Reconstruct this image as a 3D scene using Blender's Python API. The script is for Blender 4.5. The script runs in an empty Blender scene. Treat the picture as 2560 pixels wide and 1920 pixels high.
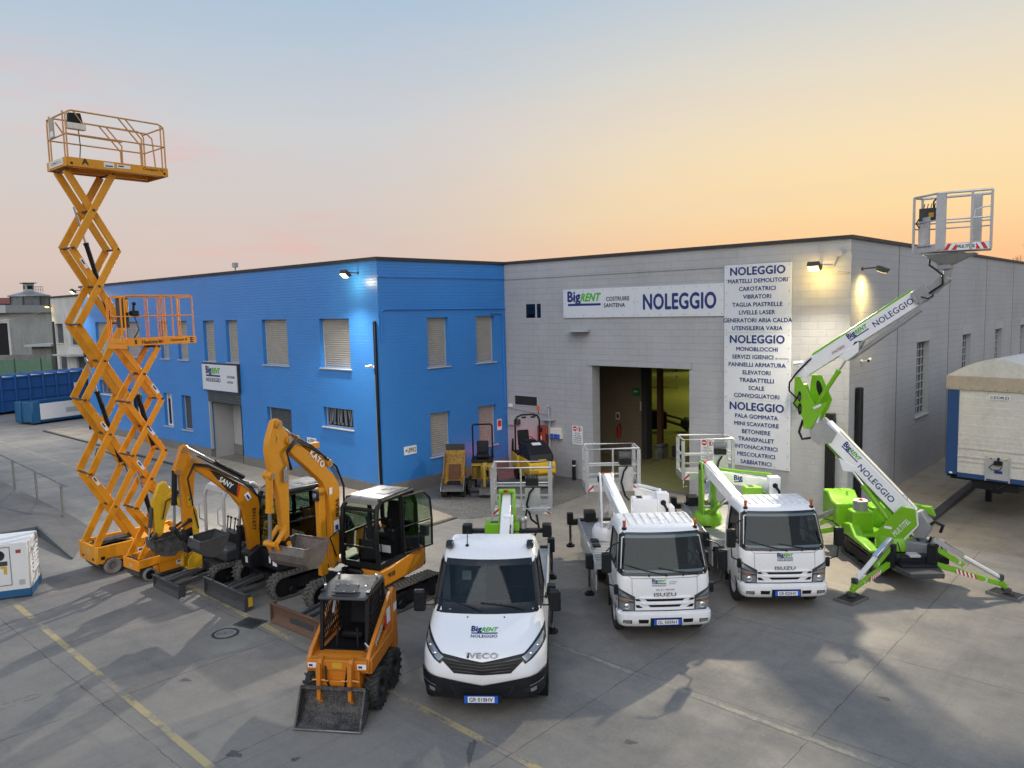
import bpy, math, random
from math import radians as R, sin, cos, pi
from mathutils import Matrix, Vector as V
random.seed(7)
sc=bpy.context.scene
COL=sc.collection
# ---------------- camera
cd=bpy.data.cameras.new('camera'); cam=bpy.data.objects.new('camera',cd); COL.objects.link(cam)
_r=V((.74242901,.66951144,-.02352872)); _u=V((-.04734705,.08747254,.99504111)); _f=V((-.66824952,.73763337,-.09664154))
cam.matrix_world=Matrix(((_r.x,_u.x,-_f.x,0),(_r.y,_u.y,-_f.y,0),(_r.z,_u.z,-_f.z,6.3),(0,0,0,1)))
cd.sensor_width=36; cd.lens=36*1938.86/2560; cd.clip_start=.1; cd.clip_end=3000
sc.camera=cam
# ---------------- world: dusk sky, warm to the right (+y), cool overhead
w=bpy.data.worlds.new('World'); sc.world=w; w.use_nodes=True
nt=w.node_tree; N=nt.nodes; L=nt.links; N.clear()
out=N.new('ShaderNodeOutputWorld'); bg=N.new('ShaderNodeBackground'); L.new(bg.outputs[0],out.inputs[0])
SKY=1.0
tc=N.new('ShaderNodeTexCoord'); sp=N.new('ShaderNodeSeparateXYZ'); L.new(tc.outputs['Generated'],sp.inputs[0])
def ramp(stops,src):
    r=N.new('ShaderNodeValToRGB'); e=r.color_ramp.elements
    for i,(p,c) in enumerate(stops):
        x=e[i] if i<2 else e.new(p)
        x.position=p; x.color=(*[((v/255+.055)/1.055)**2.4 for v in c],1)
    r.color_ramp.interpolation='EASE' if 0 else 'LINEAR'
    L.new(src,r.inputs[0]); return r.outputs[0]
cool=ramp([(0,(204,186,180)),(.06,(218,198,188)),(.14,(214,204,199)),(.22,(206,208,211)),(.35,(177,197,217)),(.5,(162,188,215)),(.75,(145,174,210)),(1,(135,166,206))],sp.outputs[2])
warm=ramp([(0,(255,190,140)),(.05,(255,200,148)),(.11,(255,222,166)),(.18,(250,226,184)),(.27,(230,221,203)),(.36,(200,209,214)),(.5,(162,188,215)),(.75,(140,168,202)),(1,(130,160,198))],sp.outputs[2])
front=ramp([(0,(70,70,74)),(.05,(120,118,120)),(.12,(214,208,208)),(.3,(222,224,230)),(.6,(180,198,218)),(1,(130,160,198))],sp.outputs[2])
def dot(vec,a,b):
    d=N.new('ShaderNodeVectorMath'); d.operation='DOT_PRODUCT'; d.inputs[1].default_value=vec; L.new(tc.outputs['Generated'],d.inputs[0])
    m=N.new('ShaderNodeMapRange'); m.inputs[1].default_value=a; m.inputs[2].default_value=b; m.interpolation_type='SMOOTHERSTEP'; L.new(d.outputs['Value'],m.inputs[0]); return m.outputs[0]
def mix(f,a,b):
    m=N.new('ShaderNodeMix'); m.data_type='RGBA'; L.new(a,m.inputs[6]); L.new(b,m.inputs[7])
    if isinstance(f,float): m.inputs[0].default_value=f
    else: L.new(f,m.inputs[0])
    return m.outputs[2]
c=mix(dot((-.02,1,0),.56,1.02),cool,warm)
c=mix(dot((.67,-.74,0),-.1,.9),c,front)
# thin pink-grey cloud streaks
mp=N.new('ShaderNodeMapping'); mp.inputs['Scale'].default_value=(1.2,1.2,9); mp.inputs['Rotation'].default_value=(.06,-.1,0); L.new(tc.outputs['Generated'],mp.inputs[0])
nz=N.new('ShaderNodeTexNoise'); nz.inputs['Scale'].default_value=2.2; nz.inputs['Detail'].default_value=6; nz.inputs['Roughness'].default_value=.55; L.new(mp.outputs[0],nz.inputs[0])
mr=N.new('ShaderNodeMapRange'); mr.inputs[1].default_value=.52; mr.inputs[2].default_value=.8; mr.inputs[4].default_value=.2; L.new(nz.outputs[0],mr.inputs[0])
cl=N.new('ShaderNodeRGB'); cl.outputs[0].default_value=(.80,.60,.55,1)
c=mix(mr.outputs[0],c,cl.outputs[0])
# one thicker rose streak low over the blue office roof
nq=N.new('ShaderNodeTexNoise'); nq.inputs['Scale'].default_value=9; nq.inputs['Detail'].default_value=6; L.new(mp.outputs[0],nq.inputs[0]); nr=N.new('ShaderNodeMapRange'); nr.inputs[1].default_value=.42; nr.inputs[2].default_value=.66; nr.inputs[4].default_value=1; L.new(nq.outputs[0],nr.inputs[0])
cl2=N.new('ShaderNodeRGB'); cl2.outputs[0].default_value=(.90,.42,.40,1)
for ctr,scl,k in (((-.839,.538,.084),(6,6,46),.62),((-.878,.441,.185),(9,9,30),.4),((-.80,.575,.115),(12,12,60),.3),((-.927,.292,.237),(6,6,14),.25)):
    sx=N.new('ShaderNodeVectorMath'); sx.operation='SUBTRACT'; sx.inputs[1].default_value=ctr; L.new(tc.outputs['Generated'],sx.inputs[0])
    mp2=N.new('ShaderNodeVectorMath'); mp2.operation='MULTIPLY'; mp2.inputs[1].default_value=scl; L.new(sx.outputs[0],mp2.inputs[0])
    gs=N.new('ShaderNodeTexGradient'); gs.gradient_type='SPHERICAL'; L.new(mp2.outputs[0],gs.inputs[0])
    mm=N.new('ShaderNodeMath'); mm.operation='MULTIPLY'; L.new(gs.outputs['Fac'],mm.inputs[0]); L.new(nr.outputs[0],mm.inputs[1])
    mk=N.new('ShaderNodeMath'); mk.operation='MULTIPLY'; mk.inputs[1].default_value=k; L.new(mm.outputs[0],mk.inputs[0]); c=mix(mk.outputs[0],c,cl2.outputs[0])
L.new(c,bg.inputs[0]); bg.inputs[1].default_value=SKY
# ---------------- soft fill added from behind the camera to brighten the truck fronts
sd=bpy.data.lights.new('front_fill','SUN'); sd.energy=1.4; sd.angle=R(60); sd.color=(1,.95,.9)
front_fill=bpy.data.objects.new('front_fill',sd); COL.objects.link(front_fill)
front_fill.rotation_euler=V((-.45,.70,-.60)).to_track_quat('-Z','Y').to_euler()
sc.view_settings.view_transform='Standard'; sc.view_settings.look='None'; sc.view_settings.exposure=0; sc.view_settings.gamma=1
sc.cycles.max_bounces=6; sc.cycles.transparent_max_bounces=12; sc.cycles.caustics_reflective=False; sc.cycles.caustics_refractive=False

# ---------------- materials
MT={}
def newmat(name):
    m=bpy.data.materials.new(name); m.use_nodes=True; nt=m.node_tree
    return m,nt,nt.nodes['Principled BSDF'],nt.nodes.new,nt.links.new
def nnode(new,link,src,scale,detail=4,rough=.6):
    n=new('ShaderNodeTexNoise'); n.inputs['Scale'].default_value=scale; n.inputs['Detail'].default_value=detail; n.inputs['Roughness'].default_value=rough
    if src: link(src,n.inputs[0])
    return n
def mrange(new,link,src,a,b,c=0.,d=1.):
    m=new('ShaderNodeMapRange'); 
    for i,v in zip((1,2,3,4),(a,b,c,d)): m.inputs[i].default_value=v
    link(src,m.inputs[0]); return m.outputs[0]
def cmix(new,link,f,a,b,mode='MIX'):
    m=new('ShaderNodeMix'); m.data_type='RGBA'; m.blend_type=mode
    for i,v in ((0,f),(6,a),(7,b)):
        if isinstance(v,(int,float)): m.inputs[i].default_value=v
        elif isinstance(v,tuple): m.inputs[i].default_value=(*v,1)
        else: link(v,m.inputs[i])
    return m.outputs[2]
def paint(name,col,rough=.4,metal=0,dirt=.25,dcol=None,scale=2.5,bump=.0,coat=0):
    m,nt,b,new,link=newmat(name)
    tc=new('ShaderNodeTexCoord'); o=tc.outputs['Object']
    n1=nnode(new,link,o,scale,6,.65); n2=nnode(new,link,o,scale*9,3,.6)
    f=new('ShaderNodeMath'); f.operation='MULTIPLY'; link(n1.outputs[0],f.inputs[0]); link(n2.outputs[0],f.inputs[1])
    d=mrange(new,link,f.outputs[0],.18,.42,0,dirt)
    dc=dcol or tuple(v*.35+.02 for v in col)
    link(cmix(new,link,d,tuple(col),dc),b.inputs['Base Color'])
    link(mrange(new,link,n1.outputs[0],.3,.7,max(.05,rough-.1),min(1,rough+.18)),b.inputs['Roughness'])
    b.inputs['Metallic'].default_value=metal; b.inputs['Coat Weight'].default_value=coat; b.inputs['Coat Roughness'].default_value=.15
    if bump:
        bp=new('ShaderNodeBump'); bp.inputs['Strength'].default_value=bump; bp.inputs['Distance'].default_value=.02; link(n2.outputs[0],bp.inputs['Height']); link(bp.outputs[0],b.inputs['Normal'])
    if name in('black','interior','seat','rubber','rubber_dusty','dark_grey'): b.inputs['Specular IOR Level'].default_value=.25
    MT[name]=m; return m
def glass(name,tint,refl=.12,rough=.03):
    m,nt,b,new,link=newmat(name); nt.nodes.remove(b)
    t=new('ShaderNodeBsdfTransparent'); t.inputs[0].default_value=(*tint,1)
    g=new('ShaderNodeBsdfGlossy'); g.inputs['Roughness'].default_value=rough; g.inputs[0].default_value=(.55,.60,.62,1)
    lw=new('ShaderNodeLayerWeight'); lw.inputs[0].default_value=.5
    pw=new('ShaderNodeMath'); pw.operation='POWER'; pw.inputs[1].default_value=4; link(lw.outputs['Facing'],pw.inputs[0])
    a=new('ShaderNodeMath'); a.operation='MULTIPLY_ADD'; a.inputs[1].default_value=.85; a.inputs[2].default_value=refl+.04; link(pw.outputs[0],a.inputs[0]); a.use_clamp=True
    mx=new('ShaderNodeMixShader'); link(a.outputs[0],mx.inputs[0]); link(t.outputs[0],mx.inputs[1]); link(g.outputs[0],mx.inputs[2])
    link(mx.outputs[0],nt.nodes['Material Output'].inputs[0]); MT[name]=m
def emis(name,col,s):
    m,nt,b,new,link=newmat(name); b.inputs['Base Color'].default_value=(*col,1); b.inputs['Emission Color'].default_value=(*col,1); b.inputs['Emission Strength'].default_value=s; MT[name]=m
P=paint
P('lift_orange',(.70,.30,.012),.42,dirt=.3,dcol=(.38,.14,.01)); P('lift_orange_bright',(.80,.29,.008),.38,dirt=.2)
P('old_yellow',(.36,.235,.02),.55,dirt=.8,dcol=(.12,.07,.025),scale=4); P('lift_rail',(.62,.32,.10),.5,dirt=.35); P('digger_orange',(.64,.265,.006),.34,dirt=.3,dcol=(.28,.10,.01)); P('amber',(.56,.215,.006),.36,dirt=.3,dcol=(.25,.08,.01))
P('loader_orange',(.58,.19,.012),.4,dirt=.35,dcol=(.22,.07,.02)); P('yellow',(.62,.375,.014),.42,dirt=.35,dcol=(.28,.17,.02))
P('cab_roof',(.27,.25,.21),.3,metal=.4,dirt=.4); P('lime',(.175,.42,.012),.33,dirt=.18); P('lime_dark',(.11,.32,.01),.35,dirt=.2); P('white_paint',(.80,.81,.83),.28,dirt=.035,coat=.6); P('white_dull',(.72,.73,.73),.5,dirt=.2,dcol=(.4,.38,.34))
P('cream',(.72,.69,.60),.55,dirt=.3,dcol=(.35,.32,.26)); P('grey_metal',(.36,.37,.38),.42,metal=.55,dirt=.3); P('alu',(.55,.56,.57),.4,metal=.75,dirt=.3); P('steel',(.30,.30,.30),.4,metal=.8,dirt=.45)
P('chrome',(.75,.76,.78),.12,metal=1,dirt=.05); P('black',(.009,.010,.013),.42,dirt=.35,dcol=(.03,.029,.028)); P('interior',(.005,.005,.007),.6,dirt=.1); P('black_gloss',(.012,.014,.018),.2,dirt=.1); P('dark_grey',(.05,.053,.058),.5,dirt=.4,dcol=(.12,.11,.1))
P('rubber',(.028,.028,.028),.8,dirt=.6,dcol=(.10,.095,.085),bump=.15); P('rubber_dusty',(.085,.082,.077),.85,dirt=.6,dcol=(.20,.19,.17),bump=.15); P('tyre_grey',(.22,.215,.21),.8,dirt=.5,dcol=(.1,.1,.1))
P('worn_steel',(.13,.11,.10),.5,metal=.4,dirt=.8,dcol=(.28,.25,.23),scale=4); P('rusty',(.16,.085,.05),.7,metal=.2,dirt=.8,dcol=(.09,.07,.06),scale=3); P('bucket_black',(.03,.03,.032),.6,metal=.2,dirt=.9,dcol=(.2,.19,.18),scale=5)
P('rust_mud',(.14,.06,.025),.9,dirt=.8,dcol=(.06,.035,.02),scale=5,bump=.4)
P('navy',(.012,.03,.16),.5,dirt=0); P('logo_green',(.07,.42,.02),.5,dirt=0); P('ink',(.01,.01,.015),.5,dirt=0); P('red',(.55,.02,.015),.45,dirt=.1); P('red_brown',(.33,.06,.03),.55,dirt=.4); P('decal_white',(.78,.79,.8),.5,dirt=.15); P('sign_white',(.62,.65,.70),.5,dirt=.1)
P('light_grey',(.42,.43,.44),.6,dirt=.2); P('seat',(.008,.008,.011),.6,dirt=.2); P('plastic_wrap',(.10,.12,.13),.2,dirt=.5,dcol=(.35,.4,.42),scale=9); P('slat',(.40,.385,.35),.55,dirt=.35,dcol=(.2,.19,.17)); P('slat_dark',(.085,.10,.115),.55,dirt=.3)
P('sill',(.5,.47,.43),.7,dirt=.3); P('plinth',(.20,.195,.185),.9,dirt=.6,dcol=(.1,.1,.095),bump=.3); P('coping',(.035,.033,.035),.6,dirt=.3); P('container_blue',(.012,.10,.33),.5,dirt=.4,dcol=(.03,.06,.12)); P('skip_rust',(.34,.19,.02),.7,dirt=1,dcol=(.06,.03,.018),scale=1.7); P('petrol_blue',(.012,.10,.23),.45,dirt=.3)
P('tarp_white',(.62,.60,.56),.65,dirt=.4,dcol=(.33,.3,.26),scale=1.2); P('tarp_tan',(.42,.36,.28),.7,dirt=.4,dcol=(.22,.18,.13)); P('trailer_blue',(.01,.055,.18),.5,dirt=.3)
P('concrete_old',(.22,.22,.21),.9,dirt=.8,dcol=(.06,.06,.06),scale=.5); P('roof_red',(.22,.06,.045),.8,dirt=.4); P('net_green',(.10,.19,.14),.9,dirt=.4); P('bark',(.10,.075,.055),.9,dirt=.3); P('amber_lens',(.55,.13,.01),.25,dirt=.1); P('lens_clear',(.36,.39,.41),.1,metal=.6,dirt=.2); P('plate_blue',(.01,.10,.55),.4,dirt=.05)
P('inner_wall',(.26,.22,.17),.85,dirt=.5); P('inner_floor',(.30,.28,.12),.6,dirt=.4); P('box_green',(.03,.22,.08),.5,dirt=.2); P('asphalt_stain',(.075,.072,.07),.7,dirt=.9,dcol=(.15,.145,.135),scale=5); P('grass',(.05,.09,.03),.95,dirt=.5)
glass('cab_glass',(.34,.44,.36),.03); glass('screen_glass',(.36,.43,.45),.02); glass('pane',(.15,.17,.2),.1); glass('clear_plastic',(.85,.87,.88),.05)
emis('lamp_warm',(1,.72,.20),3.4); emis('lamp_cool',(1,.80,.33),3.2); emis('lamp_yellow',(1,.75,.2),3)

def wallmat(name,col,bw,bh,dirt,dcol,bump=.5,rough=.6,mort=.012,stain=.3):
    m,nt,b,new,link=newmat(name)
    tc=new('ShaderNodeTexCoord'); s=new('ShaderNodeSeparateXYZ'); link(tc.outputs['Object'],s.inputs[0])
    a=new('ShaderNodeMath'); link(s.outputs[0],a.inputs[0]); link(s.outputs[1],a.inputs[1])
    cb=new('ShaderNodeCombineXYZ'); link(a.outputs[0],cb.inputs[0]); link(s.outputs[2],cb.inputs[1])
    nj=nnode(new,link,cb.outputs[0],3,2); jm=new('ShaderNodeVectorMath'); jm.operation='MULTIPLY_ADD'; jm.inputs[1].default_value=(.012,.012,0); link(nj.outputs[1],jm.inputs[0]); link(cb.outputs[0],jm.inputs[2])
    br=new('ShaderNodeTexBrick'); link(jm.outputs[0],br.inputs[0]); br.inputs['Scale'].default_value=1; br.inputs['Brick Width'].default_value=bw; br.inputs['Row Height'].default_value=bh; br.inputs['Mortar Size'].default_value=mort; br.inputs['Mortar Smooth'].default_value=.4
    br.inputs[1].default_value=(.9,.9,.9,1); br.inputs[2].default_value=(1,1,1,1); br.inputs[3].default_value=(.72,.72,.72,1)
    n1=nnode(new,link,tc.outputs['Object'],.35,7,.65); n2=nnode(new,link,cb.outputs[0],14,4)
    mpz=new('ShaderNodeMapping'); mpz.inputs['Scale'].default_value=(1.6,1.6,.12); link(tc.outputs['Object'],mpz.inputs[0]); n3=nnode(new,link,mpz.outputs[0],1.6,6,.7)
    base=cmix(new,link,mrange(new,link,n1.outputs[0],.4,.72,0,dirt),tuple(col),tuple(dcol))
    base=cmix(new,link,mrange(new,link,n3.outputs[0],.5,.75,0,stain),base,tuple(dcol))
    link(cmix(new,link,mrange(new,link,n1.outputs[0],.3,.7,.12,.5),base,br.outputs['Color'],'MULTIPLY'),b.inputs['Base Color'])
    h=new('ShaderNodeMath'); h.operation='MULTIPLY_ADD'; link(n2.outputs[0],h.inputs[0]); h.inputs[1].default_value=.35; link(mrange(new,link,br.outputs['Fac'],0,1,1,0),h.inputs[2])
    bp=new('ShaderNodeBump'); bp.inputs['Strength'].default_value=bump; bp.inputs['Distance'].default_value=.012; link(h.outputs[0],bp.inputs['Height']); link(bp.outputs[0],b.inputs['Normal'])
    b.inputs['Roughness'].default_value=rough; MT[name]=m
wallmat('blue_brick',(.040,.235,.64),.25,.105,.4,(.028,.18,.53),.7,.36,.009,.12)
wallmat('grey_block',(.40,.41,.43),.5,.22,.5,(.29,.29,.295),.6,.7,.01,.3)
wallmat('white_block',(.62,.62,.60),.4,.2,.5,(.28,.27,.25),.4,.8,.01,.5)
wallmat('inner_block',(.30,.23,.16),.5,.2,.5,(.2,.15,.1),.5,.8,.012,.3)
wallmat('plinth_stone',(.19,.185,.175),1.6,.6,.6,(.10,.10,.095),.4,.85,.008,.4)
wallmat('silo_sheet',(.19,.20,.20),1.6,1.1,1,(.05,.05,.05),.4,.6,.05,.8)

def concrete(name,kind):
    """kind: yard, pave, asphalt, yellow (worn line paint), white, cobble"""
    m,nt,b,new,link=newmat(name)
    tc=new('ShaderNodeTexCoord'); o=tc.outputs['Object']; s=new('ShaderNodeSeparateXYZ'); link(o,s.inputs[0])
    n0=nnode(new,link,o,.14,5,.6); n1=nnode(new,link,o,.55,8,.68); n2=nnode(new,link,o,3.2,6,.7); n3=nnode(new,link,o,60,3,.7)
    mpv=new('ShaderNodeMapping'); mpv.inputs['Rotation'].default_value=(0,0,R(48)); mpv.inputs['Scale'].default_value=(.25,2.2,1); link(o,mpv.inputs[0]); n4=nnode(new,link,mpv.outputs[0],.9,7,.7)
    pal={'yard':((.275,.252,.222),(.140,.137,.135),(.37,.33,.27)),'pave':((.38,.32,.24),(.24,.20,.16),(.46,.40,.30)),'asphalt':((.24,.21,.165),(.12,.11,.10),(.34,.29,.19)),'cobble':((.20,.19,.175),(.115,.112,.11),(.28,.26,.23)),'ramp':((.14,.13,.12),(.08,.078,.078),(.20,.18,.16))}
    k='yard' if kind in('yellow','white') else kind
    A,B,Cc=pal[k]
    c=cmix(new,link,mrange(new,link,n1.outputs[0],.36,.68),A,B)
    c=cmix(new,link,mrange(new,link,n0.outputs[0],.45,.7,0,.8),c,Cc)
    c=cmix(new,link,mrange(new,link,n4.outputs[0],.5,.72,0,.6),c,B)
    mpt=new('ShaderNodeMapping'); mpt.inputs['Rotation'].default_value=(0,0,R(-20)); mpt.inputs['Scale'].default_value=(3.2,.18,1); link(o,mpt.inputs[0]); n7=nnode(new,link,mpt.outputs[0],1.1,8,.72); c=cmix(new,link,mrange(new,link,n7.outputs[0],.52,.76,0,.5),c,tuple(v*.75 for v in B))
    vo=new('ShaderNodeTexVoronoi'); vo.inputs['Scale'].default_value=.9; link(o,vo.inputs[0]); c=cmix(new,link,mrange(new,link,vo.outputs['Distance'],.03,.16,.45,0),c,tuple(v*.45 for v in B))
    c=cmix(new,link,mrange(new,link,n2.outputs[0],.52,.8,0,.35),c,Cc)
    c=cmix(new,link,mrange(new,link,n3.outputs[0],.35,.7,0,.42),c,tuple(v*.55 for v in B)); n8=nnode(new,link,o,17,6,.75); c=cmix(new,link,mrange(new,link,n8.outputs[0],.5,.72,0,.35),c,Cc)
    if k=='yard':
        # slab tone differences and joints on a 3.07 x 3.24 m grid
        def cell(src,off,per):
            a=new('ShaderNodeMath'); a.operation='SUBTRACT'; link(src,a.inputs[0]); a.inputs[1].default_value=off
            d=new('ShaderNodeMath'); d.operation='DIVIDE'; link(a.outputs[0],d.inputs[0]); d.inputs[1].default_value=per
            fl=new('ShaderNodeMath'); fl.operation='FLOOR'; link(d.outputs[0],fl.inputs[0]); fr=new('ShaderNodeMath'); fr.operation='PINGPONG'; link(d.outputs[0],fr.inputs[0]); fr.inputs[1].default_value=.5
            # pingpong .5 : 0 at integers
            mu=new('ShaderNodeMath'); mu.operation='MULTIPLY'; link(fr.outputs[0],mu.inputs[0]); mu.inputs[1].default_value=per
            return fl.outputs[0],mu.outputs[0]
        nj=nnode(new,link,o,2.6,5,.7); jj=new('ShaderNodeMath'); jj.operation='MULTIPLY_ADD'; link(nj.outputs[0],jj.inputs[0]); jj.inputs[1].default_value=.09; jj.inputs[2].default_value=-.045
        xs=new('ShaderNodeMath'); link(s.outputs[0],xs.inputs[0]); link(jj.outputs[0],xs.inputs[1]); ys=new('ShaderNodeMath'); link(s.outputs[1],ys.inputs[0]); link(jj.outputs[0],ys.inputs[1])
        fx,dx=cell(xs.outputs[0],-10.2,3.07); fy,dy=cell(ys.outputs[0],4.44,3.24)
        cbn=new('ShaderNodeCombineXYZ'); link(fx,cbn.inputs[0]); link(fy,cbn.inputs[1]); wn=new('ShaderNodeTexWhiteNoise'); wn.noise_dimensions='2D'; link(cbn.outputs[0],wn.inputs['Vector'])
        c=cmix(new,link,mrange(new,link,wn.outputs['Value'],0,1,0,.18),c,B)
        mn=new('ShaderNodeMath'); mn.operation='MINIMUM'; link(dx,mn.inputs[0]); link(dy,mn.inputs[1])
        jw=mrange(new,link,nj.outputs[0],.35,.65,.002,.014); lt=new('ShaderNodeMath'); lt.operation='LESS_THAN'; link(mn.outputs[0],lt.inputs[0]); link(jw,lt.inputs[1])
        c=cmix(new,link,mrange(new,link,lt.outputs[0],0,1,0,.75),c,(.06,.055,.05))
    if kind in('yellow','white'):
        n5=nnode(new,link,o,7,8,.75); n6=nnode(new,link,o,.9,3,.6)
        ad=new('ShaderNodeMath'); link(n5.outputs[0],ad.inputs[0]); link(n6.outputs[0],ad.inputs[1])
        wear=mrange(new,link,ad.outputs[0],*((.93,1.08,.9,.06) if kind=='yellow' else (.85,1.05,.6,0)))
        c=cmix(new,link,wear,c,(.42,.34,.17) if kind=='yellow' else (.42,.38,.28))
    link(c,b.inputs['Base Color']); link(mrange(new,link,n1.outputs[0],.3,.7,.55,.85),b.inputs['Roughness'])
    bp=new('ShaderNodeBump'); bp.inputs['Strength'].default_value=.25; bp.inputs['Distance'].default_value=.01; link(n3.outputs[0],bp.inputs['Height']); link(bp.outputs[0],b.inputs['Normal'])
    if kind=='cobble':
        v=new('ShaderNodeTexVoronoi'); v.feature='DISTANCE_TO_EDGE'; v.inputs['Scale'].default_value=8; link(o,v.inputs[0]); bp2=new('ShaderNodeBump'); bp2.inputs['Distance'].default_value=.03; link(mrange(new,link,v.outputs['Distance'],0,.12),bp2.inputs['Height']); link(bp2.outputs[0],b.inputs['Normal'])
    MT[name]=m
for k in('yard','pave','asphalt','yellow','white','cobble','ramp'): concrete('ground_'+k,k)

# ---------------- mesh building
_tx={}
def textmesh(s):
    k=s
    if k not in _tx:
        cu=bpy.data.curves.new('t','FONT'); cu.body=s; cu.size=1; cu.resolution_u=3; cu.space_character=1.04
        o=bpy.data.objects.new('t',cu); me=bpy.data.meshes.new_from_object(o)
        vs=[tuple(v.co) for v in me.vertices]; fs=[tuple(p.vertices) for p in me.polygons]
        bpy.data.objects.remove(o); bpy.data.curves.remove(cu); bpy.data.meshes.remove(me)
        x=[v[0] for v in vs] or [0]; y=[v[1] for v in vs] or [0]
        _tx[k]=(vs,fs,min(x),max(x),min(y),max(y))
    return _tx[k]
def frame(o,r,u):
    r=V(r).normalized(); u=V(u); u=(u-u.dot(r)*r).normalized(); n=r.cross(u)
    return Matrix(((r.x,u.x,n.x,o[0]),(r.y,u.y,n.y,o[1]),(r.z,u.z,n.z,o[2]),(0,0,0,1)))
class M:
    def __init__(s,mat): s.v=[];s.f=[];s.mi=[];s.ms=[mat];s.c=0;s.T=None;s.warp=None
    def mat(s,m):
        if m not in s.ms: s.ms.append(m)
        s.c=s.ms.index(m); return s
    def add(s,vs,fs):
        n=len(s.v)
        if s.T: vs=[tuple(s.T@V(p)) for p in vs]
        if s.warp: vs=[s.warp(p) for p in vs]
        s.v+=[tuple(p) for p in vs]; s.f+=[tuple(i+n for i in f) for f in fs]; s.mi+=[s.c]*len(fs); return s
    def box(s,c,d,rz=0,ry=0):
        x,y,z=d[0]/2,d[1]/2,d[2]/2
        m=Matrix.Translation(c)@Matrix.Rotation(R(rz),4,'Z')@Matrix.Rotation(R(ry),4,'Y')
        vs=[m@V((a*x,b*y,e*z)) for e in(-1,1) for b in(-1,1) for a in(-1,1)]
        return s.add([tuple(p) for p in vs],[(0,2,3,1),(4,5,7,6),(0,1,5,4),(2,6,7,3),(0,4,6,2),(1,3,7,5)])
    def bx(s,x0,x1,y0,y1,z0,z1): return s.box(((x0+x1)/2,(y0+y1)/2,(z0+z1)/2),(x1-x0,y1-y0,z1-z0))
    def beam(s,p,q,w,h,up=(0,0,1),w2=None,h2=None):
        p,q=V(p),V(q); d=(q-p).normalized(); u=V(up); a=d.cross(u)
        if a.length<1e-4: a=d.cross(V((1,0,0)))
        a.normalize(); u=a.cross(d); w2=w2 or w; h2=h2 or h; vs=[]
        for o,ww,hh in((p,w,h),(q,w2,h2)):
            for i,j in((-1,-1),(1,-1),(1,1),(-1,1)): vs.append(tuple(o+a*i*ww/2+u*j*hh/2))
        return s.add(vs,[(0,3,2,1),(4,5,6,7),(0,1,5,4),(1,2,6,5),(2,3,7,6),(3,0,4,7)])
    def tube(s,pts,r,n=8,closed=False,r2=None):
        pts=[V(p) for p in pts]; k=len(pts); vs=[];fs=[]; pa=None
        for i,p in enumerate(pts):
            a=pts[(i-1)%k] if (i or closed) else p; b=pts[(i+1)%k] if (i<k-1 or closed) else p
            d1=(p-a).normalized() if (p-a).length>1e-9 else V((0,0,0)); d2=(b-p).normalized() if (b-p).length>1e-9 else V((0,0,0))
            d=(d1+d2); d=d.normalized() if d.length>1e-6 else d2
            if pa is None:
                pa=d.cross(V((0,0,1))); 
                if pa.length<.05: pa=d.cross(V((1,0,0)))
            pa=(pa-d*pa.dot(d)); pa.normalize(); pb=d.cross(pa)
            rr=r if r2 is None else r+(r2-r)*i/(k-1)
            sc_=1/max(.5,math.sqrt(max(0,(1+d1.dot(d2))/2))) if (0<i<k-1 or closed) else 1
            for j in range(n):
                t=2*pi*j/n; vs.append(tuple(p+(pa*cos(t)+pb*sin(t))*rr*(1+(sc_-1)*.5)))
        for i in range(k if closed else k-1):
            for j in range(n):
                a=i*n+j;b=i*n+(j+1)%n;c_=((i+1)%k)*n+(j+1)%n;d_=((i+1)%k)*n+j; fs.append((a,b,c_,d_))
        if not closed: fs.append(tuple(range(n-1,-1,-1))); fs.append(tuple(range((k-1)*n,k*n)))
        return s.add(vs,fs)
    def cyl(s,p,q,r,n=16,r2=None): return s.tube([p,q],r,n,r2=r2)
    def prism(s,pts,a,b,ax='y'):
        k=len(pts)
        f={'y':lambda p,t:(p[0],t,p[1]),'x':lambda p,t:(t,p[0],p[1]),'z':lambda p,t:(p[0],p[1],t)}[ax]
        vs=[f(p,a) for p in pts]+[f(p,b) for p in pts]
        ar=sum(pts[i][0]*pts[(i+1)%k][1]-pts[(i+1)%k][0]*pts[i][1] for i in range(k))
        fl=(ar>0)^(ax=='y')^(a>b)
        lo=tuple(range(k)); hi=tuple(range(k,2*k)); fs=[lo[::-1] if fl else lo, hi if fl else hi[::-1]]
        for i in range(k):
            j=(i+1)%k; q=(i,j,j+k,i+k); fs.append(q if fl else q[::-1])
        return s.add(vs,fs)
    def lathe(s,prof,o=(0,0,0),ax='y',n=24):
        vs=[];fs=[];k=len(prof)
        for i in range(n):
            t=2*pi*i/n
            for r,h in prof:
                a,b=r*cos(t),r*sin(t)
                p={'y':(a,h,b),'z':(a,b,h),'x':(h,a,b)}[ax]; vs.append((p[0]+o[0],p[1]+o[1],p[2]+o[2]))
        for i in range(n):
            for j in range(k-1):
                a=i*k+j;b=((i+1)%n)*k+j; fs.append((a,a+1,b+1,b) if ax!='y' else (a,b,b+1,a+1))
        return s.add(vs,fs)
    def sph(s,c,r,n=12,m=8,sc3=(1,1,1)):
        pr=[(max(1e-4,r*sin(pi*i/m)),-r*cos(pi*i/m)) for i in range(m+1)]
        T0=s.T; s.T=(T0 or Matrix.Identity(4))@Matrix.Translation(c)@Matrix.Diagonal((*sc3,1)); s.lathe(pr,ax='z',n=n); s.T=T0; return s
    def quad(s,*p): return s.add(p,[tuple(range(len(p)))])
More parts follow.
